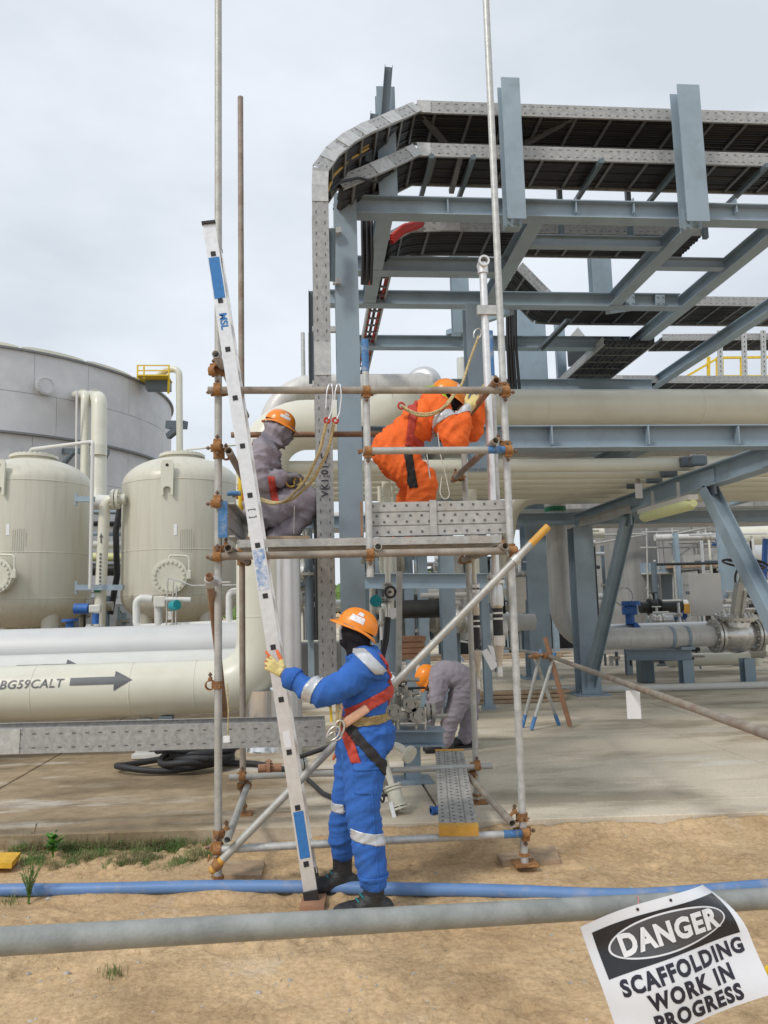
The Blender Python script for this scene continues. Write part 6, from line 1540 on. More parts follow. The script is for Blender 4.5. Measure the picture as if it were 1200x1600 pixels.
# ================================================================== hoses on the slab
hc = thing('hose_coil', PZ(300, 1200, ZS), 'coil of thick black hose lying on the slab', 'hose'); rh = random.Random(4)
c0 = PZ(300, 1195, ZS + .04)
for i in range(7):
    pts = []; rx = rh.uniform(.24, .44) if i else .56; ry = rh.uniform(.2, .38); ox = rh.uniform(-.08, .16) + (0 if i else -.12); oy = rh.uniform(-.08, .1); ph = rh.uniform(0, 6.28)
    for j in range(41):
        t = 2 * math.pi * j / 40 * 1.0; pts.append(c0 + Vector((ox + math.cos(t + ph) * rx, oy + math.sin(t + ph) * ry * 1.1, .02 + i * .028 + .015 * math.sin(3 * t + i))))
    M().tube(pts, .031, 10).build('loop', 'rubber', hc)
M().tube(bend([c0 + Vector((.25, -.1, .02)), PZ(395, 1192, ZS + .03), PZ(470, 1208, ZS + .03), PZ(560, 1206, ZS + .03)], .3, 5), .03, 10).build('tail', 'rubber', hc)
tag(M().tube(bend([P(470, 1182, 7.6), P(520, 1165, 7.4), P(548, 1140, 7.3), P(600, 1115, 7.3)], .2, 4), .022, 10).build('black_hose', 'rubber'), 'black hose hanging behind the ladder towards the valves', 'hose')
tag(M().tube(bend([PZ(478, 1215, ZS + .03), PZ(505, 1240, ZS + .03), PZ(525, 1248, ZS + .03), P(545, 1215, 6.4)], .12, 4), .02, 10).build('black_hose', 'rubber'), 'short black hose bent on the slab behind the worker in blue', 'hose')
fv = thing('floor_valve', PZ(425, 1205, ZS), 'small flanged fittings on the slab behind the ladder', 'fitting'); q = PZ(420, 1200, ZS + .08)
k = M(); flange(k, q, (1, 0, 0), .08, .03, 6); k.cyl(q - Vector((.1, 0, 0)), q + Vector((.12, 0, 0)), .04, 12); k.build('fitting', 'timber_red', fv); k = M(); flange(k, q + Vector((.28, 0, .02)), (1, .5, 0), .09, .03, 6); flange(k, q + Vector((.32, 0.02, .02)), (1, .5, 0), .09, .03, 6); k.build('flange', 'stainless', fv)
wp = thing('white_plank', PZ(240, 1186, ZS), 'white painted board lying on the slab beside the hose coil', 'board'); q = PZ(238, 1180, ZS + .03); M().bevbox(q, .42, .12, .05, .006).build('board', 'pale_pipe', wp)

# ================================================================== barrier trestle and rail on the slab
Yt_ = PZ(845, 1138, ZS).y
def trestle(pxs, Y, name_lab, r=.0242):
    t = thing('barrier_trestle', P(pxs[0][2], pxs[0][3], Y), name_lab, 'trestle', 'barrier trestles')
    for i, (x0, y0, x1_, y1, dy) in enumerate(pxs):
        a = P(x0, y0, Y + .02 * i); b = PZ(x1_, y1, ZS); b = Vector((P(x1_, y1, Y + dy).x, Y + dy, ZS + .01)); o = M().tube([a, b], r, 12, hollow=.18).build('leg', 'galv', t); d = b - a
        M().tube([a + d * .84, b], r + .001, 12).build('foot_paint', 'blue_band', o); M().tube([a, a + d * .06], r + .001, 12).build('top_paint', 'blue_band', o)
    return t
tr = trestle([(846, 1015, 816, 1130, .1), (867, 1020, 830, 1140, -.15), (833, 1020, 873, 1127, .15), (848, 1022, 872, 1125, -.1)][:3], Yt_, 'crossed tube trestle with blue painted feet on the slab')
a, b = P(826, 1026, Yt_ - .05), P(860, 1022, Yt_ - .05); M().tube([a, b], .022, 10).build('coupler', 'tube_rust', tr)
for px in (836, 852): M().lathe([(.02, -.03), (.04, -.03), (.04, .03), (.02, .03)], P(px, 1025, Yt_ - .06), (1, .2, 0), 12).build('coupler', 'coupler', tr)
a = P(852, 996, Yt_ + .05); b = PZ(893, 1139, ZS); tag(M().bar(a, Vector((b.x, Yt_ - .1, ZS + .02)), .05, .05).build('timber_prop', 'timber_red'), 'reddish timber batten leaning on the trestle', 'timber')
a, b = P(858, 1025, Yt_), P(1200, 1148, 3.45); b2 = b + (b - a) * .12
tag(M().tube([a, b2], TR_, 14, hollow=.16).build('barrier_rail', 'tube_old'), 'brown barrier tube running from the trestle to the right edge', 'rail')
nt2 = thing('barrier_trestle', (b2.x, b2.y, 0), 'near tube trestle carrying the barrier tube beyond the right edge', 'trestle', 'barrier trestles'); e_ = b + (b - a) * .09
for sx, sy in ((-.25, .1), (.25, -.1), (0, .3)): M().tube([e_ + Vector((sx * -.15, sy * -.15, .03)), Vector((e_.x + sx, e_.y + sy, .01))], TR_, 12).build('leg', 'galv', nt2)
w = .58; q = P(988, 1074, 5.95)
nt_ = thing('paper_notice', q, 'blank white paper notice hanging from the barrier tube', 'notice'); q = P(990, 1102, 5.9); k = M(); k.bar(q - Vector((0, 0, .1)), q + Vector((0, 0, .11)), .105, .002, (0.12, 1, 0)); k.build('sheet', 'white_paper', nt_); M().tube([P(984, 1078, 5.9), P(988, 1068, 5.95), P(992, 1078, 5.9)], .002, 5).build('tie', 'string', nt_)
trestle([(706, 998, 695, 1030, .1), (707, 998, 724, 1034, -.1)], PZ(716, 1034, ZS).y, 'small far trestle on the slab behind the bending worker')
a, b = P(708, 1000, PZ(716, 1034, ZS).y), P(860, 1024, Yt_ + .1); tag(M().tube([a, b], TR_, 10).build('barrier_rail', 'galv'), 'far barrier tube linking the two trestles', 'rail')

# ================================================================== handrail and sign in the foreground
hr0, hr1 = P(-140, 1479, 1.52), P(1340, 1396, 1.98)
tag(M().tube([hr0, hr1], TR_, 28, hollow=.16).build('handrail', 'galv_rail'), 'thick grey galvanised handrail tube across the foreground', 'handrail')
sg = thing('danger_sign', P(1000, 1410, 1.72), 'white plastic danger sign tied to the foreground handrail', 'sign')
YS = 1.66
cTL, cTR, cBR, cBL = P(907, 1449, YS - .02), P(1140, 1374, YS + .03), P(1208, 1549, YS - .01), P(976, 1640, YS - .05)
def sheet(u, v):
    p = (cTL * (1 - u) + cTR * u) * (1 - v) + (cBL * (1 - u) + cBR * u) * v
    p = p + Vector((0, 0, 1)) * (0.010 * math.sin(math.pi * u) * (1 - v) - .004 * math.sin(math.pi * u) * v)
    # top right corner curls away, sheet ripples
    c_ = max(0, u + (1 - v) * .75 - 1.35) ** 2 * 2.2
    p = p + Vector((-.07 * c_, .20 * c_, -.10 * c_)) + Vector((0, 1, 0)) * (.006 * math.sin(u * 7 + v * 3) + .004 * math.sin(v * 9 - u * 4))
    e = .5 * max(0, v - .93)
    return p
def nfront(u, v):
    e = 1e-3; a = sheet(u + e, v) - sheet(u - e, v); b = sheet(u, v + e) - sheet(u, v - e); n = a.cross(b).normalized(); return n if n.y < 0 else -n
def sheet_grid(u0, v0, u1, v1, off, nu=28, nv=22, mask=None):
    k = M()
    for j in range(nv + 1):
        for i in range(nu + 1):
            u, v = u0 + (u1 - u0) * i / nu, v0 + (v1 - v0) * j / nv; k.v.append(sheet(u, v) + nfront(u, v) * off)
    for j in range(nv):
        for i in range(nu):
            a = j * (nu + 1) + i; k.face([a, a + 1, a + nu + 2, a + nu + 1], True)
    return k
k = sheet_grid(0, 0, 1, 1, 0); nb = len(k.v); k2 = sheet_grid(0, 0, 1, 1, -.0012)
k.v += k2.v
for f in k2.f: k.face([nb + i for i in f[::-1]], True)
k.build('board', 'sign_white', sg, recalc=False)
sheet_grid(.055, .085, .945, .47, .0008).build('banner', 'sign_black', sg, recalc=False)
def oval(rx, ry, off, m, name, cu=.5, cv=.275, n=64):
    k = M(); rings = 6
    for q in range(rings + 1):
        for i in range(n):
            a = 2 * math.pi * i / n; u, v = cu + math.cos(a) * rx * q / rings, cv + math.sin(a) * ry * q / rings; k.v.append(sheet(u, v) + nfront(u, v) * off)
    for q in range(rings):
        for i in range(n):
            j = (i + 1) % n; k.face([q * n + i, q * n + j, (q + 1) * n + j, (q + 1) * n + i], True)
    return k.build(name, m, sg, recalc=False)
oval(.385, .165, .0014, 'sign_white', 'oval_border'); oval(.372, .150, .0019, 'sign_grey', 'oval')
W_, H_ = (cTR - cTL).length, (cBL - cTL).length
def sign_text(txt, size, cu, cv, m, off=.0012, spacing=1.02, sx=1.0):
    return put_text(txt, size, lambda x, y: (lambda u, v: sheet(u, v) + nfront(u, v) * off)(cu + x * sx / W_, cv - y / H_), 'lettering', m, sg, size * .045, spacing)
sign_text('DANGER', .055, .5, .28, 'white_paper', .0034, 1.10, .96)
sign_text('SCAFFOLDING', .040, .52, .575, 'ink', .0012, 1.16, 1.0); sign_text('WORK IN', .040, .52, .74, 'ink', .0012, 1.18, 1.02); sign_text('PROGRESS', .040, .52, .905, 'ink', .0012, 1.16, 1.0)
for u in (.36, .57):
    p = sheet(u, .035); o = P(995 if u < .5 else 1058, 1400, 1.86); M().tube([p + nfront(u, .035) * .001, (p + o) / 2 + Vector((0, -.012, .012)), o], .0011, 6).build('tie', 'tie_pink', sg); M().cyl(p + nfront(u, .035) * .001, p + nfront(u, .035) * .0018, .003, 12).build('eyelet', 'dark_in', sg)
yb = thing('yellow_marker', PZ(1215, 1545, 0.02), 'yellow plastic strip on the sand at the right edge behind the sign', 'marker'); q = PZ(1215, 1528, .02); M().bevbox(q + Vector((.05, 0, .01)), .16, .1, .05, .008).build('strip', 'yellow', yb)
# ================================================================== people
import numpy as np
def caps_into(k, p0, r0, p1, r1):
    p0, p1 = Vector(p0), Vector(p1); h = (p1 - p0).length
    if h < 1e-4: p1 = p0 + Vector((0, 0, 1e-3)); h = 1e-3
    prof = [(r0 * math.cos(R(a)), r0 * math.sin(R(a))) for a in range(-90, 1, 18)] + [(r1 * math.cos(R(a)), h + r1 * math.sin(R(a))) for a in range(0, 91, 18)]
    k.lathe(prof, p0, p1 - p0, 16)
def ell_into(k, c, rx, ry, rz, rot=None):
    c = Vector(c); k2 = M(); k2.lathe([(math.cos(R(a)), math.sin(R(a))) for a in range(-90, 91, 15)], (0, 0, 0), (0, 0, 1), 18); b = len(k.v)
    for v in k2.v:
        p = Vector((v.x * rx, v.y * ry, v.z * rz)); k.v.append((rot @ p if rot is not None else p) + c)
    for f in k2.f: k.face([b + i for i in f], True)
def voxel(k, vox, smooth):
    me = bpy.data.meshes.new('src'); me.from_pydata([tuple(v) for v in k.v], [], k.f)
    bm = bmesh.new(); bm.from_mesh(me); bmesh.ops.remove_doubles(bm, verts=bm.verts[:], dist=1e-4); bmesh.ops.recalc_face_normals(bm, faces=bm.faces[:]); bm.to_mesh(me); bm.free()
    o = bpy.data.objects.new('src', me); COL.objects.link(o)
    m = o.modifiers.new('r', 'REMESH'); m.mode = 'VOXEL'; m.voxel_size = vox
    s = o.modifiers.new('s', 'SMOOTH'); s.factor = 0.5; s.iterations = smooth
    bpy.context.view_layer.update()
    out = bpy.data.meshes.new_from_object(o.evaluated_get(bpy.context.evaluated_depsgraph_get()))
    bpy.data.objects.remove(o); bpy.data.meshes.remove(me); return out
def finish(me, name, mats, parent, smooth=True):
    off = LOC[parent.name]
    n = len(me.vertices); co = np.empty(n * 3); me.vertices.foreach_get('co', co); co = co.reshape(-1, 3) - np.array(off); me.vertices.foreach_set('co', co.ravel())
    me.materials.clear()
    for m in mats: me.materials.append(MT[m])
    me.polygons.foreach_set('use_smooth', [smooth] * len(me.polygons)); me.update(); me.name = name
    o = bpy.data.objects.new(name, me); COL.objects.link(o); o.parent = parent; LOC[o.name] = off; return o
def seg_dist(pts, p0, p1, r0, r1):
    p0, p1 = np.array(p0), np.array(p1); d = p1 - p0; L2 = max(1e-9, d @ d); t = np.clip(((pts - p0) @ d) / L2, 0, 1)
    return np.linalg.norm(pts - (p0 + t[:, None] * d), axis=1) - (r0 + (r1 - r0) * t)

class Person:
    def __init__(s, loc, label, vox=0.011, seed=0, group='workers in coveralls and helmets'):
        s.t = thing('person', loc, label, 'person', group); s.caps = []; s.joints = []; s.vox = vox; s.seed = seed
    def limb(s, pts, rad, tag_):
        for i in range(len(pts) - 1): s.caps.append((Vector(pts[i]), rad[i], Vector(pts[i + 1]), rad[i + 1], tag_))
        for i in range(len(pts)):
            a = pts[max(0, i - 1)]; b = pts[min(len(pts) - 1, i + 1)]; s.joints.append((Vector(pts[i]), (Vector(b) - Vector(a)).normalized(), rad[i]))
    def build(s, mats, smooth=9, amp=1.0):
        k = M()
        for p0, r0, p1, r1, _ in s.caps: caps_into(k, p0, r0, p1, r1)
        me = voxel(k, s.vox, smooth)
        n = len(me.vertices); co = np.empty(n * 3); me.vertices.foreach_get('co', co); co = co.reshape(-1, 3); no = np.empty(n * 3); me.vertices.foreach_get('normal', no); no = no.reshape(-1, 3)
        disp = np.zeros(n); sd = Vector((s.seed * 3.1, s.seed * 1.7, 0))
        nz1 = np.array([noise.noise(Vector(p) * 7 + sd) for p in co]); nz2 = np.array([noise.noise(Vector((p[0] * 16, p[1] * 16, p[2] * 7)) + sd) for p in co]); nz3 = np.array([noise.noise(Vector(p) * 3.2 - sd) for p in co])
        ridg = np.clip(1 - np.abs(nz2) * 3.2, 0, 1) ** 1.5
        disp += amp * (0.005 * nz3 + 0.002 * nz1 + 0.0035 * ridg)
        for ji, (j, d, r) in enumerate(s.joints):
            dv = co - np.array(j); dn = np.array(d); q = dv @ dn; w = np.exp(-(np.linalg.norm(dv, axis=1) / (r * 1.75)) ** 2)
            for vi in np.nonzero(w > .1)[0]:
                al = q[vi]; pe = dv[vi] - dn * al
                # folds run slantwise across the limb, irregular in width
                nn = noise.noise(Vector(dn * (al * 14 + pe[0] * 6 - pe[1] * 4)) + Vector(pe) * 2.6 + sd * 1.3 + Vector((ji * 2.7, 0, 0)))
                c_ = 1 - abs(nn) * 3.0
                if c_ > 0: disp[vi] += amp * w[vi] * 0.012 * c_ * c_
                else: disp[vi] -= amp * w[vi] * 0.003
        # no folds on skin / hood
        tags = [c[4] for c in s.caps]; D = np.stack([seg_dist(co, c[0], c[2], c[1], c[3]) for c in s.caps], 1); near = D.argmin(1)
        kinds = sorted(set(tags)); tk = np.array([kinds.index(tags[i]) for i in range(len(tags))])
        for nm in ('skin', 'hood'):
            if nm in kinds: disp[tk[near] == kinds.index(nm)] *= 0.35
        co2 = co + no * disp[:, None]; me.vertices.foreach_set('co', co2.ravel())
        nf = len(me.polygons); fc = np.empty(nf * 3); me.polygons.foreach_get('center', fc); fc = fc.reshape(-1, 3)
        D = np.stack([seg_dist(fc, c[0], c[2], c[1], c[3]) for c in s.caps], 1); mi = tk[D.argmin(1)]
        me.update()
        s.raw = me.copy()
        o = finish(me, 'body', [mats[x] for x in kinds], s.t); o.data.polygons.foreach_set('material_index', mi.astype('i')); s.body = o; return o
    def band(s, c, nrm, width, m, name, sel=None, off=0.005, label=None):
        bm = bmesh.new(); bm.from_mesh(s.raw); nrm = Vector(nrm).normalized(); c = Vector(c)
        for sg_ in (1, -1):
            bmesh.ops.bisect_plane(bm, geom=bm.verts[:] + bm.edges[:] + bm.faces[:], plane_co=c + nrm * (sg_ * width / 2), plane_no=nrm * sg_, clear_outer=True)
        if sel: bmesh.ops.delete(bm, geom=[f for f in bm.faces if not sel(f.calc_center_median())], context='FACES')
        if not bm.faces: bm.free(); return None
        # keep the largest connected piece of the strap
        seen, best = set(), []
        for f0 in bm.faces:
            if f0 in seen: continue
            st, comp = [f0], []; seen.add(f0)
            while st:
                f = st.pop(); comp.append(f)
                for e in f.edges:
                    for g in e.link_faces:
                        if g not in seen: seen.add(g); st.append(g)
            if len(comp) > len(best): best = comp
        keep = set(best); bmesh.ops.delete(bm, geom=[f for f in bm.faces if f not in keep], context='FACES')
        bm.normal_update()
        nrms = {v.index: v.normal.copy() for v in bm.verts}
        r_ = bmesh.ops.extrude_face_region(bm, geom=bm.faces[:])
        bm.normal_update()
        for v in [g for g in r_['geom'] if isinstance(g, bmesh.types.BMVert)]: v.co += v.normal * off
        me = bpy.data.meshes.new(name); bm.to_mesh(me); bm.free()
        o = finish(me, name, [m], s.t)
        if label: o['label'] = label
        return o
    def helmet(s, c, fwd, upv, sc=1.0, stick=None):
        c = Vector(c); f = Vector(fwd).normalized(); u = (Vector(upv) - f * Vector(upv).dot(f)).normalized(); sd = u.cross(f)
        a, b, h = .150 * sc, .120 * sc, .128 * sc
        def surf(th, ph, off=0.0):
            ct, st = math.cos(th), math.sin(th); ridge = .010 * math.exp(-(st * math.cos(ph) / .16) ** 2) * (0.4 + math.sin(ph)) * sc
            rr = (math.cos(ph) ** .85)
            p = f * ((a + off) * ct * rr) + sd * ((b + off) * st * rr) + u * ((h + off) * math.sin(ph) ** .92 + ridge)
            return c + p
        k = M(); nt_, npz = 40, 12
        for j in range(npz + 1):
            ph = R(90) * j / npz
            for i in range(nt_): k.v.append(surf(2 * math.pi * i / nt_, min(ph, R(89.5))))
        for j in range(npz):
            for i in range(nt_):
                i2 = (i + 1) % nt_; k.face([j * nt_ + i, j * nt_ + i2, (j + 1) * nt_ + i2, (j + 1) * nt_ + i], True)
        # brim, flared, with peak to the front
        base = len(k.v)
        for q, (ext, dz) in enumerate(((0.0, 0.0), (.35, -.006), (1.0, -.016), (1.0, -.021), (.0, -.014))):
            for i in range(nt_):
                th = 2 * math.pi * i / nt_; w = (.010 + .046 * max(0, math.cos(th)) ** 2.2 + .012 * max(0, -math.cos(th)) ** 3) * sc * ext
                d = (f * math.cos(th) * 1.1 + sd * math.sin(th)).normalized(); drop = dz - .012 * max(0, math.cos(th)) * ext - .03 * max(0, -math.cos(th)) ** 2 * (1 if ext else .8)
                k.v.append(surf(th, 0) + d * (w - (.004 if q == 4 else 0)) + u * drop * sc)
        for q in range(4):
            for i in range(nt_):
                i2 = (i + 1) % nt_; k.face([base + q * nt_ + i, base + q * nt_ + i2, base + (q + 1) * nt_ + i2, base + (q + 1) * nt_ + i], True)
        # inner shell
        b2 = len(k.v)
        for j in range(7):
            for i in range(nt_): k.v.append(surf(2 * math.pi * i / nt_, min(R(89.5), R(90) * j / 6), -.004))
        for j in range(6):
            for i in range(nt_):
                i2 = (i + 1) % nt_; k.face([b2 + j * nt_ + i2, b2 + j * nt_ + i, b2 + (j + 1) * nt_ + i, b2 + (j + 1) * nt_ + i2], True)
        o = k.build('helmet', 'helmet', s.t, recalc=False)
        # headband inside the rim
        k = M(); nb_ = 28
        for z_ in (-.030, .012):
            for i in range(nb_):
                th = 2 * math.pi * i / nb_; k.v.append(c + f * (a * .80 * math.cos(th)) + sd * (b * .84 * math.sin(th)) + u * (z_ * sc * .7 - .012 * max(0, -math.cos(th))))
        for i in range(nb_): k.face([i, (i + 1) % nb_, nb_ + (i + 1) % nb_, nb_ + i], True)
        k.build('headband', 'black_strap', o, recalc=False)
        for (t0, t1, p0, p1) in (stick or []):
            k = M(); m_ = 6
            for j in range(m_ + 1):
                for i in range(m_ + 1): k.v.append(surf(R(t0 + (t1 - t0) * i / m_), R(p0 + (p1 - p0) * j / m_), .0018))
            for j in range(m_):
                for i in range(m_): q = j * (m_ + 1) + i; k.face([q, q + 1, q + m_ + 2, q + m_ + 1], True)
            st_ = k.build('sticker', 'sticker_text', o, recalc=False)
        return o
    def boot(s, ankle, d, zg, m='boot', L_=.29):
        ankle = Vector(ankle); d = Vector((d[0], d[1], 0)).normalized(); sd = Vector((-d.y, d.x, 0)); g = Vector((ankle.x, ankle.y, zg)); k = M()
        heel, ball, toe = g - d * .055 + Vector((0, 0, .055)), g + d * (L_ * .42) + Vector((0, 0, .052)), g + d * (L_ * .62) + Vector((0, 0, .045))
        caps_into(k, heel, .054, g + d * .03 + Vector((0, 0, .09)), .058); caps_into(k, g + Vector((0, 0, .08)), .055, Vector((ankle.x, ankle.y, max(ankle.z, zg + .12))) + Vector((0, 0, .04)), .060); caps_into(k, g + d * .03 + Vector((0, 0, .075)), .055, ball, .050); caps_into(k, ball, .056, toe, .052)
        for q in (-1, 1): caps_into(k, ball + sd * .014 * q, .050, toe + sd * .010 * q, .048)
        me = voxel(k, .007, 5)
        for v in me.vertices:
            if v.co.z < zg + .022: v.co.z = zg + .022
        o = finish(me, 'boot', [m], s.t)
        # sole
        k = M(); outl = []
        for i in range(28):
            t_ = 2 * math.pi * i / 28; x = math.cos(t_); y = math.sin(t_); w = .047 + .006 * x
            outl.append(g + d * (.045 + x * .162 * (L_ / .29)) + sd * (y * (w + .006) * (1 - .12 * (x > .6))) + Vector((0, 0, .001)))
        k.poly(outl, .024, (0, 0, 1)); k.build('sole', 'rubber', o); 
        k = M()
        for i in range(4):
            q = g + d * (.085 - .024 * i) + Vector((0, 0, .105 + .020 * i)); k.tube([q - sd * .035 + d * .003, q + d * .016 + Vector((0, 0, .014)), q + sd * .035 + d * .003], .0035, 6)
        k.build('lace', 'teal', o)
        return o
    def hand(s, wrist, d, n, left=True, curl=(35, 40, 30), mats=('glove_yellow', 'glove_orange'), sc=1.0, spread=8, idx_curl=None, thumb_out=45, name='glove'):
        wrist = Vector(wrist); d = Vector(d).normalized(); n = (Vector(n) - d * Vector(n).dot(d)).normalized(); sd = d.cross(n) * (-1 if left else 1)
        k = M(); F = []
        caps_into(k, wrist - d * .03 * sc, .030 * sc, wrist + d * .01 * sc, .029 * sc)
        for q in (-1.2, -.4, .4, 1.2): caps_into(k, wrist + d * .012 * sc + sd * q * .013 * sc, .0165 * sc, wrist + d * .080 * sc + sd * q * .0185 * sc, .0150 * sc)
        tips = []
        for i, (ln_, r) in enumerate(((.070, .0098), (.078, .0100), (.073, .0096), (.056, .0088))):
            base = wrist + d * (.088 - .006 * abs(i - 1.2)) * sc + sd * (.029 - .0195 * i) * sc; a = 0; dir_ = (d + sd * math.tan(R(spread * (1.3 - i)))).normalized(); p = base; rad = r * sc
            cv = idx_curl if (i == 0 and idx_curl) else curl
            for j, fr in enumerate((.46, .30, .24)):
                a += R(cv[j]); dd = dir_ * math.cos(a) + n * math.sin(a); q = p + dd * ln_ * fr * sc
                caps_into(k, p, rad, q, rad * .92); tips.append((p.copy(), q.copy(), j)); p = q; rad *= .92
        tb = wrist + d * .022 * sc + sd * .028 * sc; td = (d * math.cos(R(thumb_out)) + sd * math.sin(R(thumb_out)) + n * .35).normalized(); t1 = tb + td * .042 * sc; td2 = (td * .8 + d * .5 + n * .25).normalized(); t2 = t1 + td2 * .034 * sc; t3 = t2 + (td2 + n * .3).normalized() * .026 * sc
        caps_into(k, tb, .0165 * sc, t1, .0130 * sc); caps_into(k, t1, .0122 * sc, t2, .0112 * sc); caps_into(k, t2, .0110 * sc, t3, .0095 * sc); tips += [(t1, t2, 1), (t2, t3, 2)]
        me = voxel(k, .0036, 3)
        nf = len(me.polygons); fc = np.empty(nf * 3); me.polygons.foreach_get('center', fc); fc = fc.reshape(-1, 3)
        D = np.stack([seg_dist(fc, a_, b_, .009, .009) for a_, b_, j in tips], 1); jj = np.array([t_[2] for t_ in tips])[D.argmin(1)]; mi = ((D.min(1) < .004) & (jj >= 1)).astype('i')
        # palm side coated as well
        no = np.empty(nf * 3); me.polygons.foreach_get('normal', no); no = no.reshape(-1, 3); palm = (no @ np.array(n)) > .45; mi = np.where(palm, 1, mi).astype('i')
        # cuff stays knit
        cuff = ((fc - np.array(wrist)) @ np.array(d)) < .01; mi = np.where(cuff, 0, mi).astype('i')
        o = finish(me, name, list(mats), s.t); o.data.polygons.foreach_set('material_index', mi); return o
    def part(s, k, name, m, label=None):
        o = k.build(name, m, s.t)
        if label: o['label'] = label
        return o

# ------------------------------------------------------------------ worker in blue, holding the ladder
YB = 4.62
A = Person((P(567, 1395, YB).x, YB, 0), 'worker in blue coverall, black hood and orange helmet steadying the ladder', .011, 1)
hipN, hipF = P(566, 1152, 4.52), P(560, 1152, 4.72)
kN, kF = P(566, 1262, 4.48), P(541, 1262, 4.76)
aN = P(583, 1380, 4.46); aF = P(536, 1338, 4.84)
A.limb([hipN, P(570, 1205, 4.49), kN, P(575, 1315, 4.465), aN + Vector((0, 0, .03))], [.122, .112, .092, .086, .078], 'cloth')
A.limb([hipF, P(552, 1205, 4.74), kF, P(536, 1300, 4.8), aF + Vector((0, 0, .04))], [.118, .105, .085, .080, .072], 'cloth')
A.limb([P(580, 1150, 4.55), P(580, 1150, 4.68)], [.118, .118], 'cloth')
for y_ in (4.53, 4.63, 4.71): A.limb([P(567, 1140, y_), P(570, 1112, y_), P(574, 1080, y_), P(575, 1048, y_)], [.112, .105, .118, .105], 'cloth')
shN, shF = P(572, 1042, 4.43), P(566, 1040, 4.80)
A.limb([shN, P(570, 1034, 4.6), shF], [.082, .085, .082], 'cloth')
elN, wrN = P(503, 1086, 4.38), P(452, 1057, 4.46)
A.limb([shN + Vector((0, 0, -.01)), P(540, 1068, 4.38), elN], [.078, .073, .066], 'cloth'); A.limb([elN, P(478, 1075, 4.42), wrN], [.066, .060, .050], 'cloth')
elF, wrF = P(556, 1108, 4.86), P(548, 1150, 4.82)
A.limb([shF, elF], [.08, .07], 'cloth'); A.limb([elF, wrF], [.07, .052], 'cloth')
A.limb([P(562, 1030, 4.615), P(558, 1012, 4.61)], [.072, .064], 'hood')
A.limb([P(560, 1012, 4.61), P(557, 990, 4.61)], [.062, .080], 'hood'); A.limb([P(560, 983, 4.61), P(553, 978, 4.61)], [.080, .076], 'hood'); A.limb([P(547, 996, 4.61), P(543, 999, 4.61)], [.056, .048], 'hood')
A.limb([P(536, 985, 4.61), P(533, 990, 4.61)], [.016, .013], 'skin')
A.build({'cloth': 'cloth_blue', 'hood': 'black_cloth', 'skin': 'skin'})
A.helmet(P(558, 981, 4.61), (-.87, 0, .42), (.44, 0, .9), .80, [(55, 100, 14, 36), (70, 92, 40, 58)])
# collar
A.band(P(562, 1024, 4.61), (-.3, 0, 1), .04, 'cloth_blue', 'collar', lambda p: (p - P(562, 1024, 4.61)).length < .12, .010)
# reflective tape
v = (wrN - elN); A.band(elN + v * .27, v, .055, 'reflective', 'reflective_band', lambda p: p.x < P(515, 1080, 4.4).x and p.y < 4.62)
A.band(P(570, 1303, 4.47), (.22, 0, .97), .055, 'reflective', 'reflective_band', lambda p: p.y < 4.635 and p.x > P(548, 1303, 4.5).x)
A.band(P(540, 1258, 4.76), (.0, 0, 1), .05, 'reflective', 'reflective_band', lambda p: p.y > 4.68 or p.x < P(538, 1260, 4.7).x)
A.band(P(574, 1030, 4.45), Vector((.72, .0, .70)), .06, 'reflective', 'reflective_band', lambda p: p.y < 4.545 and p.z > P(570, 1052, 4.45).z and p.z < P(570, 1014, 4.45).z and p.x > P(553, 1030, 4.45).x)
# harness
zt_ = lambda py: P(570, py, 4.6).z
torso = lambda p: p.x > P(531, 1100, 4.6).x and p.z > zt_(1165)
A.band(P(570, 1120, 4.6), (-.06, 0, 1), .05, 'tan_strap', 'harness_belt', torso, .008)
A.band(P(575, 1093, 4.6), (-.42, 0, .9), .058, 'red_strap', 'harness_strap', lambda p: torso(p) and p.x > P(540, 1100, 4.5).x, .010)
A.band(P(566, 1158, 4.5), (.77, 0, .64), .05, 'black_strap', 'leg_strap', lambda p: p.y < 4.66 and p.z < zt_(1118) and p.z > zt_(1215), .009)
A.band(P(540, 1140, 4.6), (.95, 0, .3), .05, 'red_strap', 'harness_strap', lambda p: p.z < zt_(1116) and p.z > zt_(1180), .008)
A.band(P(590, 1040, 4.52), (.2, 1, .1), .04, 'red_strap', 'shoulder_strap', lambda p: p.z > zt_(1100) and p.x > P(566, 1050, 4.5).x and p.z < zt_(1022), .008)
A.band(P(590, 1040, 4.70), (.2, 1, -.1), .04, 'red_strap', 'shoulder_strap', lambda p: p.z > zt_(1100) and p.x > P(566, 1050, 4.7).x and p.z < zt_(1022), .008)
q = P(555, 1119, 4.395); d_ = (P(575, 1106, 4.4) - P(538, 1131, 4.4)); rot = d_.to_track_quat('X', 'Z').to_matrix(); A.part(M().bevbox(q, .165, .03, .05, .012, rot), 'harness_pad', 'pad_pink')
q = P(585, 1096, 4.44); A.part(M().torus(q, (.2, -1, .1), .028, .006, 18, 8), 'd_ring', 'stainless'); q = P(577, 1174, 4.40); A.part(M().cyl(q, q + Vector((0, -.008, 0)), .018, 14), 'buckle', 'stainless'); q = P(558, 1157, 4.395); A.part(M().bevbox(q, .04, .012, .045, .004, Matrix.Rotation(R(-40), 3, 'Y')), 'buckle', 'black_metal')
pk = P(572, 1215, 4.4); A.band(pk, (.03, 0, 1), .17, 'cloth_blue', 'thigh_pocket', lambda p: abs(p.x - pk.x) < .062 and p.y < 4.47, .004)
pk2 = P(572, 1197, 4.4); A.band(pk2, (.03, 0, 1), .045, 'cloth_blue', 'pocket_flap', lambda p: abs(p.x - pk2.x) < .066 and p.y < 4.47, .008)
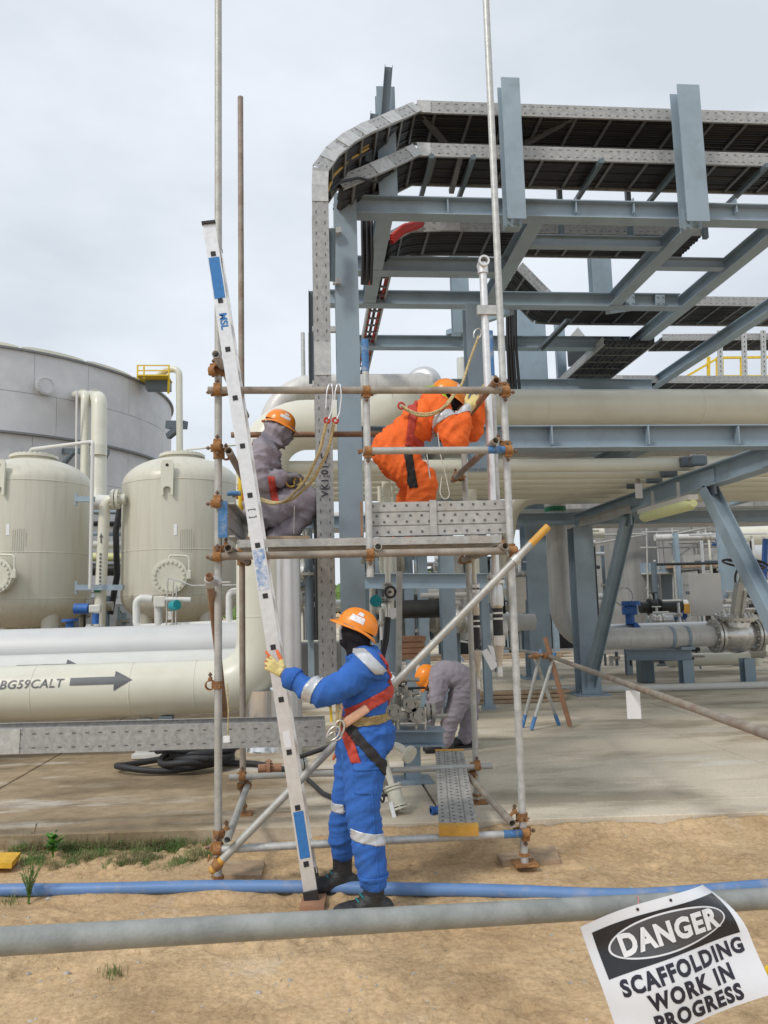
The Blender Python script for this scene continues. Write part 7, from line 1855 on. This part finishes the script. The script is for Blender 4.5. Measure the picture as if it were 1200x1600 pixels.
A.band(P(584, 1300, 4.45), (1, 0, .05), .008, 'cloth_blue', 'leg_seam', lambda p: p.y < 4.52 and p.z < zt_(1175) and p.z > .15, .004)
A.band(P(583, 1368, 4.46), (0, 0, 1), .02, 'cloth_blue', 'trouser_hem', lambda p: p.y < 4.64 and p.x > P(552, 1368, 4.5).x, .006)
A.band(wrN - v * .12, v, .05, 'cloth_blue', 'sleeve_cuff', lambda p: p.x < P(500, 1080, 4.4).x and p.y < 4.62, .006)
# lanyard hooks hanging at the front of the belt
hk = thing('lanyard_hooks', P(525, 1140, 4.42), 'steel snap hooks on a yellow rope hanging at the belt of the worker in blue', 'hooks')
def hook(c, sc, tilt):
    pts = []
    for i in range(22):
        a = R(-60 + 300 * i / 21); pts.append(Vector(c) + Matrix.Rotation(tilt, 3, 'Y') @ Vector((math.cos(a) * .034 * sc, 0, math.sin(a) * .055 * sc)))
    return M().tube(pts, .0075 * sc, 8)
hook(P(521, 1146, 4.36), .78, R(40)).build('hook', 'stainless', hk); hook(P(530, 1138, 4.37), .78, R(15)).build('hook', 'stainless', hk); hook(P(524, 1150, 4.39), .7, R(75)).build('hook', 'stainless', hk)
for dx in (0, 5): M().tube([P(526 + dx, 1135, 4.38), P(527 + dx, 1110, 4.37), P(526 + dx, 1088, 4.40)], .008, 8).build('rope', 'rope', hk)
M().tube([P(518, 1128, 4.38), P(516, 1100, 4.39)], .007, 8).build('yellow_tag', 'yellow', hk)
# safety glasses
k = M()
for i in range(7):
    pass
pts = [P(536, 974, 4.54), P(531, 985, 4.53), P(533, 999, 4.54)]; A.part(M().tube(pts, .008, 8, flat=(.3, 1)), 'safety_glasses', 'lens'); A.part(M().tube([P(537, 974, 4.53), P(552, 980, 4.515), P(570, 988, 4.53)], .004, 6), 'glasses_strap', 'glove_grey')
A.hand(wrN + (wrN - elN).normalized() * .04, (-.82, .08, .57), (.15, 1, .1), True, (28, 42, 35), idx_curl=(2, 12, 12), thumb_out=38)
A.part(M().tube([wrN - v.normalized() * .01, wrN + v.normalized() * .045], .033, 14, radii=[.036, .030]), 'wrist', 'skin')
A.hand(wrF + Vector((-.01, 0, -.04)), (-.2, 0, -1), (0, -1, 0), False, (35, 45, 30))
A.boot(P(584, 1385, 4.46), (-1, -.12, 0), 0.0); A.boot(P(535, 1345, 4.87), (-1, -.08, 0), 0.0)

# ------------------------------------------------------------------ worker in orange on the deck
YO = 5.72
B = Person((P(640, 860, YO).x, YO, zdk), 'worker in orange coverall bending forward on the scaffold deck', .013, 2)
hN, hF = P(612, 706, 5.62), P(612, 704, 5.84); kN, kF = P(660, 752, 5.55), P(650, 758, 5.92); aN, aF = P(640, 838, 5.62), P(622, 838, 5.95); aN.z = aF.z = zdk + .11
B.limb([hN, P(636, 730, 5.58), kN], [.132, .118, .098], 'cloth'); B.limb([kN, P(655, 790, 5.57), aN], [.10, .092, .08], 'cloth')
B.limb([hF, P(632, 732, 5.88), kF], [.15, .13, .105], 'cloth'); B.limb([kF, aF], [.105, .085], 'cloth')
for y_ in (5.62, 5.73, 5.84): B.limb([P(612, 700, y_), P(632, 682, y_), P(652, 664, y_), P(668, 650, y_)], [.126, .124, .124, .115], 'cloth')
sN, sF = P(682, 640, 5.54), P(680, 634, 5.92)
B.limb([sN, P(678, 634, 5.73), sF], [.098, .10, .098], 'cloth')
eN, wN = P(712, 688, 5.47), P(728, 645, 5.52)
B.limb([sN, P(698, 664, 5.50), eN], [.09, .086, .078], 'cloth'); B.limb([eN, P(718, 668, 5.5), P(724, 655, 5.515)], [.088, .076, .064], 'cloth')
eF, wF = P(738, 672, 5.95), P(752, 628, 5.86); B.limb([sF, eF], [.095, .08], 'cloth'); B.limb([eF, wF], [.08, .06], 'cloth')
B.limb([P(690, 630, 5.73), P(699, 622, 5.73)], [.07, .09], 'hood'); B.limb([P(699, 620, 5.73), P(704, 626, 5.73)], [.098, .085], 'hood'); B.limb([P(714, 636, 5.73), P(716, 640, 5.73)], [.04, .03], 'skin'); B.limb([P(722, 648, 5.517), P(733, 636, 5.535)], [.040, .036], 'skin')
B.build({'cloth': 'cloth_orange', 'hood': 'black_cloth', 'skin': 'skin'}, 7, 1.25)
B.helmet(P(699, 618, 5.73), (.86, 0, -.5), (.5, 0, .86), .90, [(-75, -40, 30, 55), (-70, -30, 60, 72)])
k = M()
for i, (px, py) in enumerate(((662, 604), (676, 602), (690, 606), (700, 622), (692, 634), (672, 616))): k.v += [P(px, py, 5.60 + .02 * (i % 2)), P(px, py, 5.86)]
k.face([0, 2, 4, 6, 8, 10]); k.face([11, 9, 7, 5, 3, 1])
for i in range(6): j = (i + 1) % 6; k.face([2 * i, 2 * i + 1, 2 * j + 1, 2 * j])
B.part(k, 'neck_flap', 'neon')
B.band(sN + (eN - sN) * .36, eN - sN, .06, 'reflective', 'reflective_band', lambda p: p.y < 5.66 and p.x > P(676, 660, 5.5).x)
B.band(P(640, 672, 5.6), (.74, .0, -.12), .055, 'red_strap', 'harness_strap', lambda p: p.y < 5.75 and p.z > P(640, 702, 5.6).z, .010)
B.band(P(652, 694, 5.6), (.25, 0, 1), .05, 'red_strap', 'harness_belt', lambda p: p.x > P(640, 690, 5.55).x and p.x < P(682, 690, 5.55).x and p.y < 5.72, .010)
B.band(P(634, 718, 5.6), Vector((.95, 0, .15)), .055, 'black_strap', 'leg_strap', lambda p: p.z < P(634, 700, 5.5).z and p.z > P(634, 762, 5.5).z and p.y < 5.73, .010)
B.band(P(692, 685, 5.5), (1, 0, .2), .04, 'black_strap', 'harness_strap', lambda p: p.y > 5.52 and p.z < P(690, 672, 5.5).z, .008)
B.hand(P(733, 637, 5.53), (.62, .1, .78), (.3, .9, -.2), False, (45, 55, 40), ('glove_yellow', 'glove_yellow'), 1.15)
B.hand(P(753, 626, 5.85), (.5, -.3, .8), (.4, -.8, -.2), True, (45, 55, 40), ('glove_yellow', 'glove_yellow'), 1.1)
B.boot(aN, (1, -.1, 0), zdk + .002); B.boot(aF, (1, .1, 0), zdk + .002)
ln1 = thing('safety_lanyard', P(660, 640, 5.5), 'twisted safety rope from the back of the orange worker to the overhead pipe', 'rope')
M().tube(bend([P(628, 634, 5.46), P(645, 645, 5.42), P(668, 648, 5.40), P(690, 640, 5.42), P(706, 620, 5.5), P(722, 600, 5.6), P(735, 560, 5.7), P(748, 525, 5.72)], .15, 4), .010, 8).build('rope', 'rope', ln1)
M().tube(bend([P(628, 636, 5.47), P(650, 650, 5.41), P(674, 650, 5.40), P(700, 632, 5.45), P(716, 608, 5.55)], .15, 4), .009, 8).build('rope', 'rope', ln1)
hook(P(746, 522, 5.66), .8, R(20)).build('hook', 'stainless', ln1); M().torus(P(627, 634, 5.46), (0, -1, 0), .022, .008).build('eye', 'red_strap', ln1)
tag(M().tube(bend([P(684, 676, 5.36), P(688, 710, 5.36), P(697, 745, 5.36), P(703, 775, 5.36), P(695, 782, 5.36), P(687, 772, 5.36), P(690, 745, 5.36)], .06, 4), .003, 6).build('tool_string', 'string'), 'thin white tool cord looping below the chest of the orange worker', 'cord')
tag(M().tube([P(666, 702, 5.36), P(672, 748, 5.36)], .005, 6).build('spanner_rod', 'stainless'), 'thin steel rod hanging at the thigh of the orange worker', 'tool')

# ------------------------------------------------------------------ worker in mauve grey squatting on the deck
YG = 6.0
C_ = Person((P(420, 850, YG).x, YG, zdk), 'worker in mauve grey coverall and hood squatting at the left end of the deck', .013, 3)
hN, hF = P(416, 800, 5.88), P(416, 800, 6.12); kN, kF = P(482, 782, 5.9), P(476, 796, 6.16); aN, aF = P(436, 838, 5.92), P(428, 838, 6.16); aN.z = aF.z = zdk + .11
C_.limb([hN, P(450, 784, 5.87), P(486, 778, 5.88)], [.112, .098, .082], 'cloth'); C_.limb([P(488, 786, 5.9), P(462, 818, 5.92), aN], [.078, .076, .07], 'cloth')
C_.limb([hF, kF], [.12, .09], 'cloth'); C_.limb([kF, aF], [.09, .07], 'cloth')
for y_ in (5.90, 6.0, 6.10): C_.limb([P(412, 795, y_), P(408, 765, y_), P(408, 740, y_), P(412, 715, y_)], [.12, .115, .12, .108], 'cloth')
sN, sF = P(408, 712, 5.83), P(414, 708, 6.18); C_.limb([sN, P(414, 704, 6.0), sF], [.082, .085, .082], 'cloth')
eN, wN = P(404, 752, 5.76), P(440, 744, 5.78); C_.limb([sN, P(402, 733, 5.78), eN], [.084, .078, .070], 'cloth'); C_.limb([eN, P(424, 750, 5.77), wN], [.070, .062, .052], 'cloth')
eF, wF = P(428, 748, 6.2), P(452, 750, 6.05); C_.limb([sF, eF], [.08, .07], 'cloth'); C_.limb([eF, wF], [.07, .05], 'cloth')
C_.limb([P(420, 700, 6.0), P(428, 684, 6.0)], [.078, .075], 'cloth'); C_.limb([P(429, 684, 6.0), P(432, 668, 6.0)], [.072, .084], 'cloth'); C_.limb([P(436, 666, 6.0), P(441, 671, 6.0)], [.082, .07], 'cloth'); C_.limb([P(442, 684, 6.0), P(444, 688, 6.0)], [.05, .042], 'cloth'); C_.limb([P(450, 676, 6.0), P(452, 680, 6.0)], [.022, .016], 'skin')
C_.build({'cloth': 'cloth_mauve', 'skin': 'skin'}, 6, 1.45)
C_.helmet(P(437, 662, 6.0), (.9, 0, -.40), (.40, 0, .9), .80, [(-95, -50, 18, 34), (-80, -58, 38, 52)])
C_.band(P(408, 762, 5.95), (-.42, 0, .9), .05, 'red_strap', 'harness_belt', lambda p: p.y < 6.2 and p.y > 5.81 and p.x < P(442, 770, 5.9).x and p.z < P(408, 757, 5.9).z, .008)
C_.band(P(430, 780, 5.9), (1, 0, .15), .05, 'red_strap', 'leg_strap', lambda p: p.y < 6.02 and p.z > P(430, 790, 5.9).z and p.z < P(430, 752, 5.9).z, .008)
C_.band(P(410, 700, 5.92), (.15, 1, .0), .045, 'red_strap', 'shoulder_strap', lambda p: p.z > P(410, 740, 5.9).z and p.z < P(410, 693, 5.9).z and p.x < P(426, 700, 5.9).x and p.y > 5.86, .008)
C_.hand(wN + Vector((.02, 0, 0)), (.92, .1, .1), (0, .4, -1), False, (30, 45, 35), ('glove_grey', 'glove_grey'), 1.12); C_.hand(wF + Vector((.02, 0, 0)), (.8, -.4, -.3), (-.2, -.5, -.8), True, (40, 45, 35), ('glove_grey', 'glove_grey'), 1.1)
C_.boot(aN, (1, -.05, 0), zdk + .002); C_.boot(aF, (1, 0.05, 0), zdk + .002)
tk = thing('tool_bundle', P(458, 752, 5.78), 'brass coloured tool and shackles held by the squatting worker', 'tool'); M().torus(P(455, 752, 5.78), (0, 1, .2), .04, .009, 18, 7).build('shackle', 'cable_yellow', tk); M().bar(P(462, 762, 5.78), P(468, 742, 5.78), .03, .025).build('body', 'black_metal', tk); M().torus(P(465, 752, 5.77), (.4, 1, 0), .028, .008, 16, 7).build('shackle', 'cable_yellow', tk)
ln2 = thing('safety_lanyard', P(500, 700, 5.2), 'twin yellow safety ropes hooked to the guard rail beside the cable riser', 'rope')
for dx, oy in ((0, 5.08), (13, 5.10)):
    pts = [P(510 + dx * .9, 660, oy), P(500 + dx, 705, 5.15), P(478 + dx * .9, 750, 5.3), P(448 + dx * .6, 783, 5.5), P(425 + dx * .3, 788 - dx * .15, 5.6), P(405, 781 - dx * .2, 5.72)]
    M().tube(bend(pts, .3, 5), .0105, 8).build('rope', 'rope', ln2)
    M().torus(P(511 + dx, 657, oy), (.2, -1, 0), .017, .008).build('eye', 'red_strap', ln2)
    hx = P(514 + dx, 626, yl - .01)
    pts = [Vector((hx.x - .022, hx.y - .03, hx.z - .06)), Vector((hx.x - .014, hx.y - .034, hx.z + .05)), Vector((hx.x, hx.y - .032, zg + .03)), Vector((hx.x + .01, hx.y + .01, zg + .038)), Vector((hx.x + .02, hx.y - .032, zg + .03)), Vector((hx.x + .026, hx.y - .034, hx.z + .02)), Vector((hx.x + .012, hx.y - .03, hx.z - .09)), Vector((hx.x - .006, hx.y - .03, hx.z - .13))]
    M().tube(bend(pts, .02, 3), .0042, 8).build('snap_hook', 'alu', ln2)
tag(M().tube([P(460, 790, 5.7), P(459, 834, 5.7)], .002, 5).build('tool_string', 'string'), 'thin cord hanging from the tool of the squatting worker', 'cord')

# ------------------------------------------------------------------ worker bending down on the slab behind
g0 = PZ(690, 1174, ZS); YD = g0.y
D_ = Person((P(710, 1170, YD).x, YD, ZS), 'worker in mauve grey coverall bending down to the valves behind the tower', .014, 4)
hN, hF = P(728, 1072, YD - .09), P(730, 1068, YD + .12); kN, kF = P(707, 1118, YD - .12), P(734, 1118, YD + .15); aN, aF = P(694, 1162, YD - .05), P(727, 1158, YD + .18); aN.z = ZS + .11; aF.z = ZS + .11
D_.limb([hN, P(718, 1095, YD - .11), kN], [.135, .118, .095], 'cloth'); D_.limb([kN, P(700, 1140, YD - .09), aN], [.095, .09, .088], 'cloth'); D_.limb([hF, P(734, 1095, YD + .14), kF], [.13, .11, .09], 'cloth'); D_.limb([kF, aF], [.09, .082], 'cloth')
for dy in (-.1, 0, .11): D_.limb([P(728, 1066, YD + dy), P(712, 1056, YD + dy), P(698, 1052, YD + dy), P(688, 1056, YD + dy)], [.135, .125, .125, .115], 'cloth')
sN, sF = P(686, 1062, YD - .18), P(686, 1058, YD + .18); D_.limb([sN, sF], [.095, .09], 'cloth')
eN, wN = P(682, 1092, YD - .2), P(680, 1112, YD - .15); D_.limb([sN, eN], [.092, .082], 'cloth'); D_.limb([eN, wN], [.082, .06], 'cloth'); eF, wF = P(676, 1090, YD + .12), P(672, 1114, YD + .02); D_.limb([sF, eF], [.085, .07], 'cloth'); D_.limb([eF, wF], [.07, .05], 'cloth')
D_.limb([P(678, 1062, YD), P(668, 1062, YD)], [.07, .09], 'hood'); D_.limb([P(668, 1060, YD), P(668, 1068, YD)], [.095, .08], 'skin'); D_.limb([P(662, 1072, YD), P(661, 1074, YD)], [.03, .022], 'skin')
D_.build({'cloth': 'cloth_mauve', 'hood': 'black_cloth', 'skin': 'skin'}, 8, 1.15)
D_.helmet(P(666, 1057, YD), (-.45, -.05, -.9), (-.9, -.1, .45), .88)
D_.hand(wN + Vector((-.01, 0, -.03)), (-.25, 0, -1), (-.8, .3, 0), True, (35, 45, 30), ('glove_grey', 'glove_grey'), 1.35); D_.hand(wF + Vector((-.01, 0, -.03)), (-.35, 0, -1), (-.8, -.3, 0), False, (35, 45, 30), ('glove_grey', 'glove_grey'), 1.2)
D_.band(kN + (aN - kN) * .45, aN - kN, .05, 'reflective', 'reflective_band', lambda p: p.y < YD + .03 and p.x < P(716, 1140, YD).x) if False else None
D_.boot(aN, (-1, -.15, 0), ZS + .002, L_=.31); D_.boot(aF, (-1, .1, 0), ZS + .002)
